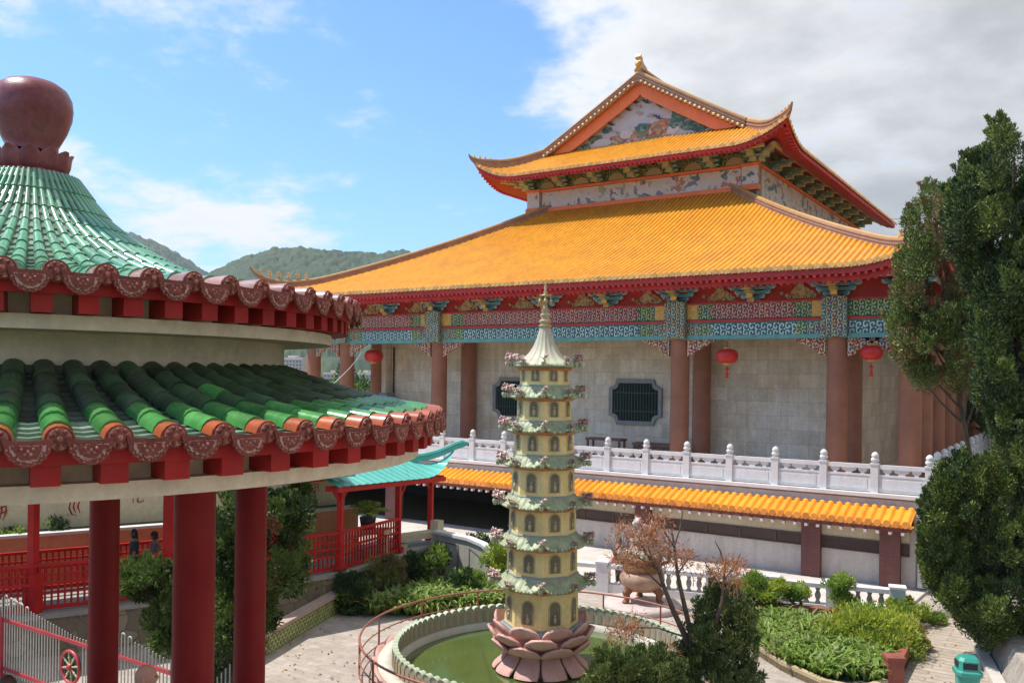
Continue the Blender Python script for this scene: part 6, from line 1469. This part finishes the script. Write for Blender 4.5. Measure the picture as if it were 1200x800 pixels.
rows_C = [(538, 1118, 1150), (545, 1112, 1200), (570, 1088, 1250), (600, 1077, 1270), (635, 1076, 1270), (665, 1084, 1270), (690, 1098, 1260), (712, 1125, 1250), (735, 1132, 1235), (752, 1148, 1200)]
CCc = region([(y+4, a+6, c) for y, a, c in rows_C], 330, 22.6, 1.5, .45)
tree('conifer', 'broad bushy conifer with upright tufts beside the path, below the taller ones', 'tree', at(1165, 440, 22.8), CCc, .25, 560, .082, .030, [jg, jd], .14, at(1160, 560, 22.6), 14, lmix=.35)
# flowering twigs at the lower right
b = MB(); c0 = gp(1192, 792); t = thing('flowering_shrub', 'thin shrub with pink blossoms in the lower right corner', 'shrub', tuple(c0))
for k in range(46):
    p = at(1168+40*vr.random(), 738+50*vr.random(), 22+.8*vr.random()); b.tube([c0, (c0+p)/2+unit(1)[0]*.1, p], [.012, .008, .004], 4)
    tuft(b, p, .07, 10, .06, .035, mat=1); tuft(b, p, .06, 6, .05, .045, mat=2)
b.build('branches', [twig, leaf_mat('shrub_leaf', (.05, .09, .03), (.10, .14, .05)), leaf_mat('pink_blossom', (.55, .20, .24), (.62, .40, .40))], t)
# bottom centre: juniper column and spreading juniper
rows_D = [(692, 838, 858), (702, 828, 872), (730, 818, 884), (760, 806, 880), (790, 796, 886), (825, 800, 880)]
tree('juniper', 'dark upright juniper at the bottom centre beside the dead tree', 'tree', at(846, 440, 18.2), region(rows_D, 100, 18.2, .7, .35), .16, 360, .07, .024, [jm, jm2], .08, at(846, 705, 18.2), 8, lmix=.35)
rows_E = [(770, 715, 755), (778, 698, 785), (792, 696, 796), (815, 706, 796)]
tree('juniper', 'low spreading juniper at the bottom edge in front of the pond', 'tree', at(745, 440, 17.2), region(rows_E, 80, 17.2, .6, .35), .16, 340, .07, .024, [jm2, jm], .07, at(742, 785, 17.2), 10, lmix=.3)
# the dying tree: three stems with rust-coloured sprays
dt = thing('dead_tree', 'dying tree with three dark bare stems and rust-brown needles', 'tree', tuple(at(812, 440, 18.0)*np.array([1, 1, 0])))
b = MB(); base = at(812, 440, 18.0)*np.array([1, 1, 0])
def br(pts, r0, r1, d=18.0): P = [at(x, y, d+.15*sin(i*1.7)) for i, (x, y) in enumerate(pts)]; b.tube(P, np.linspace(r0, r1, len(P)), 8); return P
b.tube([base, at(812, 800, 18), at(813, 770, 18)], [.16, .13, .11], 10)
br([(812, 775), (803, 745), (789, 715), (779, 690), (772, 668), (762, 655), (752, 640)], .075, .02); br([(814, 775), (808, 735), (800, 700), (794, 672), (790, 640), (786, 612)], .07, .018)
br([(816, 778), (826, 752), (838, 728), (846, 705), (848, 680), (850, 655)], .06, .018)
for p_ in ([(772, 668), (752, 655), (735, 645)], [(766, 660), (756, 630), (750, 612)], [(779, 690), (760, 672), (742, 668)], [(794, 672), (806, 655), (820, 650)], [(790, 640), (778, 622), (770, 600)], [(790, 640), (798, 615), (800, 598)], [(846, 690), (832, 668), (824, 655)], [(848, 680), (862, 662), (868, 648)], [(800, 745), (770, 735), (735, 735), (718, 742)], [(848, 660), (844, 645), (838, 634)], [(803, 748), (790, 752), (776, 764)]): br(p_, .022, .006)
b.build('trunk', mat('dark_bark', (.075, .045, .032), .9, col2=(.16, .11, .08), scale=4, bump=.6), dt)
tw = MB(); b = MB()
for (cx, cy, wx, wy, n) in ((748, 632, 26, 22, 30), (772, 615, 18, 20, 22), (778, 650, 16, 16, 16), (735, 655, 16, 14, 14), (798, 650, 14, 20, 14), (838, 665, 20, 16, 18), (860, 668, 14, 20, 18), (738, 738, 24, 12, 20), (725, 622, 10, 14, 6), (862, 692, 10, 6, 5), (780, 768, 14, 10, 12), (715, 745, 12, 6, 6)):
    for k in range(n):
        g_ = vr.normal(size=2)*.45; tuft(b, at(cx+g_[0]*wx*1.1+4*vr.normal(), cy+g_[1]*wy*1.1+4*vr.normal(), 18+.35*vr.normal()), .15, 12, .10, .020, up=.3, outw=1., rnd=.6, inner=.2); p = at(cx+g_[0]*wx, cy+g_[1]*wy, 18+.35*vr.normal()); e = p+unit(1)[0]*.12; q = p+np.array([0, 0, -.18])+unit(1)[0]*.15
        tw.tube([q, (q+p)/2+unit(1)[0]*.04, p, e], [.010, .007, .005, .003], 4)
        tuft(b, p, .11, 9, .10, .020, up=.2, outw=1., rnd=.6); tuft(b, e, .07, 5, .09, .018, up=.2)
tw.build('twigs', twig, dt); b.build('needles', rust, dt)
# left: cloud-pruned tree behind the columns
lg = leaf_mat('podocarpus_green', (.085, .17, .03), (.20, .27, .06), trans=.3, scale=.8, tip=(.16, .20, .07), tip_amt=.25)
lgd = leaf_mat('podocarpus_dark', (.025, .058, .02), (.07, .11, .034), trans=.18, scale=.8)
rows_G = [(575, 285, 330), (590, 268, 345), (605, 262, 356), (625, 258, 340), (650, 256, 352), (680, 256, 352), (700, 256, 322), (722, 254, 306), (745, 254, 288), (765, 252, 275)]
gb = at(262, 440, 18.8)*np.array([1, 1, 0])
tg = tree('shade_tree', 'dense dark green tree between and right of the red pavilion columns', 'tree', gb, region(rows_G, 90, 18.6, 1.3, .35), .27, 260, .11, .045, [lg, lgd], .14, at(285, 600, 18.6), 16, lmix=.45, up=.4)
rows_H = [(672, 172, 205), (679, 152, 212), (687, 150, 215), (698, 172, 222)]; rows_H2 = [(708, 186, 225), (725, 182, 230), (745, 184, 232), (762, 188, 232)]
tree('shade_tree', 'layered light green tree seen between the first two red columns', 'tree', at(236, 440, 19.6), region(rows_H, 30, 19.4, .9, .3)+region(rows_H2, 26, 19.4, .9, .3), .22, 260, .10, .04, [lg, lgd], .12, at(215, 660, 19.4), 12, lmix=.25, up=.4, sq=(1.2, 1.2, .7))
b = MB()
for c in [(318, 612, .12), (322, 618, .1), (320, 676, .16), (312, 682, .12), (300, 690, .1)]: tuft(b, at(c[0], c[1], 17.6), c[2], 60, .09, .05, up=.2)
b.build('red_leaves', leaf_mat('reddish_leaf', (.30, .07, .05), (.34, .16, .08), trans=.2), tg)
for k, (x0, y0, x1, y1) in enumerate([(250, 590, 272, 790)]):
    rows_I = [(592, 256, 270), (640, 254, 272), (700, 252, 272), (790, 252, 272)]
# shrubs
def shrub(label, px, py, d, rx, rz_, n, per, L, W, mats, name='shrub', stem=True, up=.6, lmix=.3, group=None, cr=.35, zoff=0.0):
    """a shrub whose crown centre is seen at px, py at distance d; rx, rz_ radii in metres"""
    c = at(px, py, d); base = np.array([c[0], c[1], zoff]); t = thing(name, label, 'shrub', tuple(base), group); b = MB()
    for k in range(5 if stem else 2): e = c+unit(1)[0]*np.array([rx, rx, rz_])*.5; b.tube([base+unit(1)[0]*np.array([.05, .05, 0]), (base+e)/2+unit(1)[0]*.06, e], [.035, .025, .01], 6)
    b.build('stems', bark, t); b = MB()
    for k in range(n):
        u = unit(1)[0]; rf = .45+.5*vr.random(); p = c+u*np.array([rx, rx, rz_])*rf
        if p[2] < zoff+.08: p[2] = zoff+.08+.1*vr.random()
        tuft(b, p, min(rx, rz_)*cr*(.7+.7*vr.random()), per, L, W, up=up, mat=0 if vr.random() > lmix else 1, inner=.3)
    b.build('foliage', mats, t); return t
yg = leaf_mat('yellow_green_leaf', (.40, .50, .04), (.56, .60, .08), trans=.45, scale=1.1, tip=(.34, .36, .10), tip_amt=.25)
yo = leaf_mat('yellow_tip_leaf', (.34, .30, .10), (.40, .26, .12), trans=.3, scale=1.1)
mg = leaf_mat('mid_green_leaf', (.17, .30, .035), (.32, .43, .07), trans=.38, scale=1.0, tip=(.20, .26, .07), tip_amt=.2)
dg = leaf_mat('dark_green_leaf', (.025, .065, .018), (.06, .11, .03), trans=.2, scale=1.0)
ob = leaf_mat('olive_bronze_leaf', (.12, .10, .035), (.20, .17, .06), trans=.2, scale=1.2)
def gd_(px, py): p = gp(px, py); return float(np.dot(p-EYE, FW))
shrub('large round yellow-green bush at the right end of the planter', 1020, 752, 23.2, 1.25, .85, 110, 210, .10, .05, [yg, mg], cr=.42, lmix=.2)
shrub('pale yellow-tipped bush on the right shoulder of the planter', 1062, 748, 23.6, .50, .55, 30, 170, .09, .045, [yo, yg], cr=.45, lmix=.4)
shrub('flat-topped green bush in front of the balustrade end post', 1058, 714, 25.9, .72, .26, 34, 170, .09, .045, [yg, mg], cr=.6, lmix=.5)
shrub('small olive bush beside the path', 1096, 748, 26.0, .34, .3, 14, 150, .08, .04, [mg, ob], cr=.5)
for (lab, balls, tr) in (('two-tiered clipped shrub with a thin trunk in front of the low balustrade post', [(984, 684, .46, .27), (989, 704, .42, .22)], (985, 728)),
                         ('leaning small tree with a split crown in the middle of the planter', [(912, 690, .50, .26), (934, 694, .40, .25), (898, 700, .3, .22)], (938, 722)),
                         ('round green shrub near the rust-brown tree in the planter', [(872, 690, .42, .26), (884, 682, .36, .26)], (880, 718)),
                         ('low olive shrub at the left end of the planter', [(860, 698, .36, .24), (846, 706, .28, .2)], (862, 722))):
    d = gd_(*tr)-.1; bs = at(tr[0], tr[1], d); bs[2] = .15; t = thing('clipped_shrub', lab, 'shrub', tuple(bs)); b = MB()
    for px, py, *_ in balls: e = at(px, py, d); b.tube([bs, bs+(e-bs)*.45+np.array([.06, .03, 0]), e], [.06, .045, .015], 7)
    b.build('trunk', bark, t); b = MB()
    for px, py, rx, rz_ in balls:
        c = at(px, py, d)
        for k in range(26): tuft(b, c+unit(1)[0]*np.array([rx, rx, rz_])*(.4+.5*vr.random()), .15, 120, .075, .04, mat=0 if vr.random() > .35 else 1, up=.6, inner=.3)
    b.build('crown', [mg if 'round' in lab or 'two' in lab or 'lean' in lab else ob, yg if 'two' in lab or 'lean' in lab else mg], t)
shrub('dense dark green potted bush at the left end of the leafy bed', 414, 692, 26.6, .60, .52, 36, 180, .10, .045, [dg, mg], cr=.45, lmix=.25)
b = MB(); q = at(414, 692, 26.6); b.lathe([(.0, 0), (.30, 0), (.38, .42), (.42, .46), (.42, .52), (.36, .5), (0, .46)], 20, (q[0], q[1], 0)); tag(b.build('flower_pot', mat('clay_pot', (.22, .09, .06), .7)), 'dark clay flower pot under the dense dark bush', 'pot')
shrub('sparse yellowish-brown shrub below the right end of the red railing', 452, 668, 27.6, .62, .50, 26, 120, .10, .035, [ob, mg], cr=.4)
shrub('dark broad-leaved shrub under the stone landing', 492, 664, 28.6, .55, .40, 22, 120, .13, .06, [dg, mg], cr=.45)
shrub('light green shrub against the panelled garden wall', 518, 652, 29.2, .42, .42, 18, 120, .12, .05, [mg, dg], cr=.45)
shrub('dark low shrub at the foot of the scroll wall', 548, 680, 27.8, .7, .25, 22, 110, .12, .05, [dg, mg], cr=.6)
shrub('light green leafy shrub at the sloping end of the scroll wall', 585, 655, 28.8, .55, .5, 26, 130, .13, .05, [mg, yg], cr=.4, lmix=.5)
shrub('pale twiggy shrub in front of the dark gallery', 560, 640, 33, .8, .55, 22, 110, .12, .05, [dg, mg], cr=.4)
shrub('green shrub on the planter behind the corridor, near the red characters', 350, 582, 28.2, .55, .42, 26, 130, .11, .05, [mg, dg], cr=.45, zoff=2.4)
shrub('small weed tuft on the planter wall at the far left', 15, 624, 24.6, .32, .16, 8, 60, .12, .03, [mg, dg], cr=.6, zoff=2.4)
shrub('small weed tuft on the planter wall right of the first post', 66, 616, 25.2, .32, .18, 8, 60, .12, .03, [dg, mg], cr=.6, zoff=2.4)
shrub('bush climbing behind the third red column', 290, 730, 19.6, .75, .5, 30, 130, .11, .05, [dg, lg], cr=.4)
shrub('dark undergrowth bush between the second and third red columns', 262, 770, 18.8, .45, .55, 26, 130, .11, .05, [dg, ob], cr=.45)
# strap-leaved beds (ground cover nobody could count)
def straps(poly_px, n, h, w_, mat_, label, name='strap_leaf_bed', zoff=.02, nb=9):
    P = np.array([gp(*q)[:2] for q in poly_px]); lo, hi = P.min(0), P.max(0)
    def inside(p):
        c = False; j = len(P)-1
        for i in range(len(P)):
            if (P[i, 1] > p[1]) != (P[j, 1] > p[1]) and p[0] < (P[j, 0]-P[i, 0])*(p[1]-P[i, 1])/(P[j, 1]-P[i, 1])+P[i, 0]: c = not c
            j = i
        return c
    b = MB(); k = 0; Vs, Fs = [], []
    while k < n:
        p = lo+(hi-lo)*vr.random(2)
        if not inside(p): continue
        k += 1
        for j in range(nb):
            a = vr.random()*tau; L_ = h*(.7+.6*vr.random()); t_ = np.linspace(0, 1, 5); out_ = L_*(.25+.6*vr.random()); zz_ = L_*(1.5*t_-(.75+.5*vr.random())*t_**2)
            d = np.array([cos(a), sin(a)]); s_ = np.array([-sin(a), cos(a)]); ww = w_*np.array([.6, 1, .95, .65, .05])/2
            c = np.c_[p+np.outer(t_, d)*out_, np.maximum(.02, zz_)+zoff]
            b.loft(np.stack([c-np.c_[np.outer(ww, s_), np.zeros(5)], c+np.array([0, 0, -.012]), c+np.c_[np.outer(ww, s_), np.zeros(5)]], 1), False, False, 0, False)
    o = b.build(name, mat_); tag(o, label, 'ground cover', kind='stuff'); return o
strap_l = leaf_mat('strap_leaf', (.15, .28, .04), (.30, .40, .08), trans=.3, scale=1.0, tip=(.40, .42, .16), tip_amt=.25)
strap_d = leaf_mat('strap_leaf_dark', (.04, .10, .025), (.10, .17, .05), trans=.2, scale=1.0)
straps([(432, 722), (500, 722), (560, 717), (600, 712), (610, 690), (585, 676), (535, 690), (480, 704), (440, 714)], 760, .74, .085, strap_l, 'bed of broad light green strap leaves behind the pond railing')
straps([(398, 722), (432, 723), (446, 712), (470, 704), (500, 690), (540, 684), (500, 680), (440, 696), (404, 712)], 130, .4, .06, strap_d, 'shaded dark strap leaves between the clipped bush and the light green bed')
straps([(880, 760), (915, 784), (960, 805), (1036, 808), (1034, 775), (985, 745), (950, 735), (900, 728), (872, 738)], 430, .55, .07, leaf_mat('lily_leaf', (.14, .26, .03), (.30, .40, .07), trans=.4, scale=1.2, tip=(.36, .36, .16), tip_amt=.2), 'arching lily leaves filling the front of the right planter', zoff=.15)
straps([(530, 560+100), (590, 560+98), (605, 672), (590, 678), (560, 668)], 60, .4, .05, strap_d, 'loose green plants behind the scroll wall')
# fallen leaves on the paving
b = MB(); P_ = []
for k in range(420):
    px, py = (vr.normal(800, 55), vr.normal(738, 22)) if k < 220 else ((vr.uniform(330, 470), vr.uniform(715, 800)) if k < 300 else (vr.uniform(880, 1130), vr.uniform(720, 805)))
    q = gp(px, min(820, max(700, py)), .03)
    if np.hypot(*(q-PC)[:2]) > 4.2: P_.append(q+np.array([0, 0, .01*vr.random()]))
P_ = np.array(P_); d_ = unit(len(P_)); d_[:, 2] *= .12; leaves(b, P_, d_, .07+.05*vr.random(len(P_)), .035+.02*vr.random(len(P_)))
tag(b.build('fallen_leaves', leaf_mat('dry_leaf', (.26, .11, .04), (.36, .22, .10), trans=.1)), 'dry brown leaves scattered over the paving', 'leaf litter', kind='stuff')
# cycad on a bench
ct = at(431, 612, 29.3); bt = at(428, 620, 29.2)
bn2 = thing('stone_counter', 'pale stone counter carrying the potted cycad under the turquoise roof', 'counter', (bt[0], bt[1], CF)); b = MB(); zt = bt[2]
b.box((bt[0], bt[1], zt-.07), (1.6, .6, .14), rz=YAW+.3); b.build('top', m_cream, bn2)
for sg in (-.6, .6): b = MB(); b.box((bt[0]+sg*cos(YAW+.3), bt[1]+sg*sin(YAW+.3), (CF+zt-.14)/2), (.25, .5, zt-.14-CF), rz=YAW+.3); b.build('leg', m_cream, bn2)
cy = thing('cycad', 'potted cycad with arching pale green fronds under the turquoise roof', 'cycad', (ct[0], ct[1], zt)); b = MB(); b.lathe([(0, 0), (.22, 0), (.28, .40), (.25, .42), (0, .38)], 18, (ct[0], ct[1], zt)); b.build('pot', mat('black_pot', (.02, .02, .022), .5), cy)
b = MB()
for k in range(26):
    a = k*2.4; el = .65+.75*vr.random(); L_ = .95+.25*vr.random(); t_ = np.linspace(0, 1, 16); d = np.array([cos(a), sin(a), 0]); s_ = np.array([-sin(a), cos(a), 0])
    P = np.array([ct[0], ct[1], zt+.42])+np.outer(t_*L_*cos(el), d)+np.outer(L_*(sin(el)*t_-.55*t_**2), [0, 0, 1]); b.tube(P, np.linspace(.014, .004, 16), 4)
    for sg in (-1, 1):
        dd = np.broadcast_to(s_*sg+d*.5+np.array([0, 0, .1]), (30, 3)); q = np.stack([np.interp(np.linspace(.12, 1, 30), t_, P[:, i]) for i in range(3)], -1); leaves(b, q, dd.copy(), .20*np.sin(np.linspace(.5, 2.9, 30))+.03, .022)
b.build('fronds', leaf_mat('cycad_frond', (.30, .38, .07), (.50, .54, .18), trans=.35), cy)
# trees of the town and slope beyond the hall
def far_tree(px, py, d, r, label, m_):
    c = at(px, py, d); C = [c+unit(1)[0]*np.array([r, r, r*.8])*(.4+.5*vr.random()) for _ in range(22)]
    tree('garden_tree', label, 'tree', (c[0], c[1], 0), C, r*.35, 90, r*.14, r*.07, [m_, dg], .2+r*.03, (c[0], c[1], c[2]), 6, lmix=.4, sprout=False, group='trees beyond the hall')
for i, (px, py, d, r, lab) in enumerate([(352, 466, 75, 2.6, 'leafy tree below the apartment blocks, left of the hall columns'), (392, 478, 80, 2.6, 'bushy tree between the two leftmost hall columns'), (372, 500, 70, 3.0, 'tree behind the green pavilion roof and the hall columns'), (432, 470, 85, 2.8, 'dark tree under the left red lantern'), (402, 458, 140, 4.0, 'distant tree in front of the narrow white block'), (448, 505, 70, 2.5, 'tree at the far left corner of the hall terrace')]): far_tree(px, py, d, r, lab, mg)
for i, (px, py, d, r, lab) in enumerate([(1230, 470, 44, 3.6, 'dark tree behind the tall conifer at the right edge'), (1205, 520, 52, 3.4, 'tree at the far end of the side balustrade'), (1260, 420, 60, 4.5, 'broad tree far behind the conifers on the right')]): far_tree(px, py, d, r, lab, dg)

# ================================================================== humid air over the valley
b = MB(); b.box((-700, 1200, 239), (3800, 3400, 480)); hz = b.build('haze', None if False else bpy.data.materials.new('haze_air')); hm_ = hz.data.materials[0]; hm_.use_nodes = True
t = hm_.node_tree; t.nodes.remove(t.nodes['Principled BSDF']); pv = t.nodes.new('ShaderNodeVolumePrincipled'); pv.inputs['Density'].default_value = .00011; pv.inputs['Color'].default_value = (.75, .88, 1.0, 1); pv.inputs['Anisotropy'].default_value = .2
t.links.new(pv.outputs[0], t.nodes['Material Output'].inputs['Volume']); tag(hz, kind='stuff')
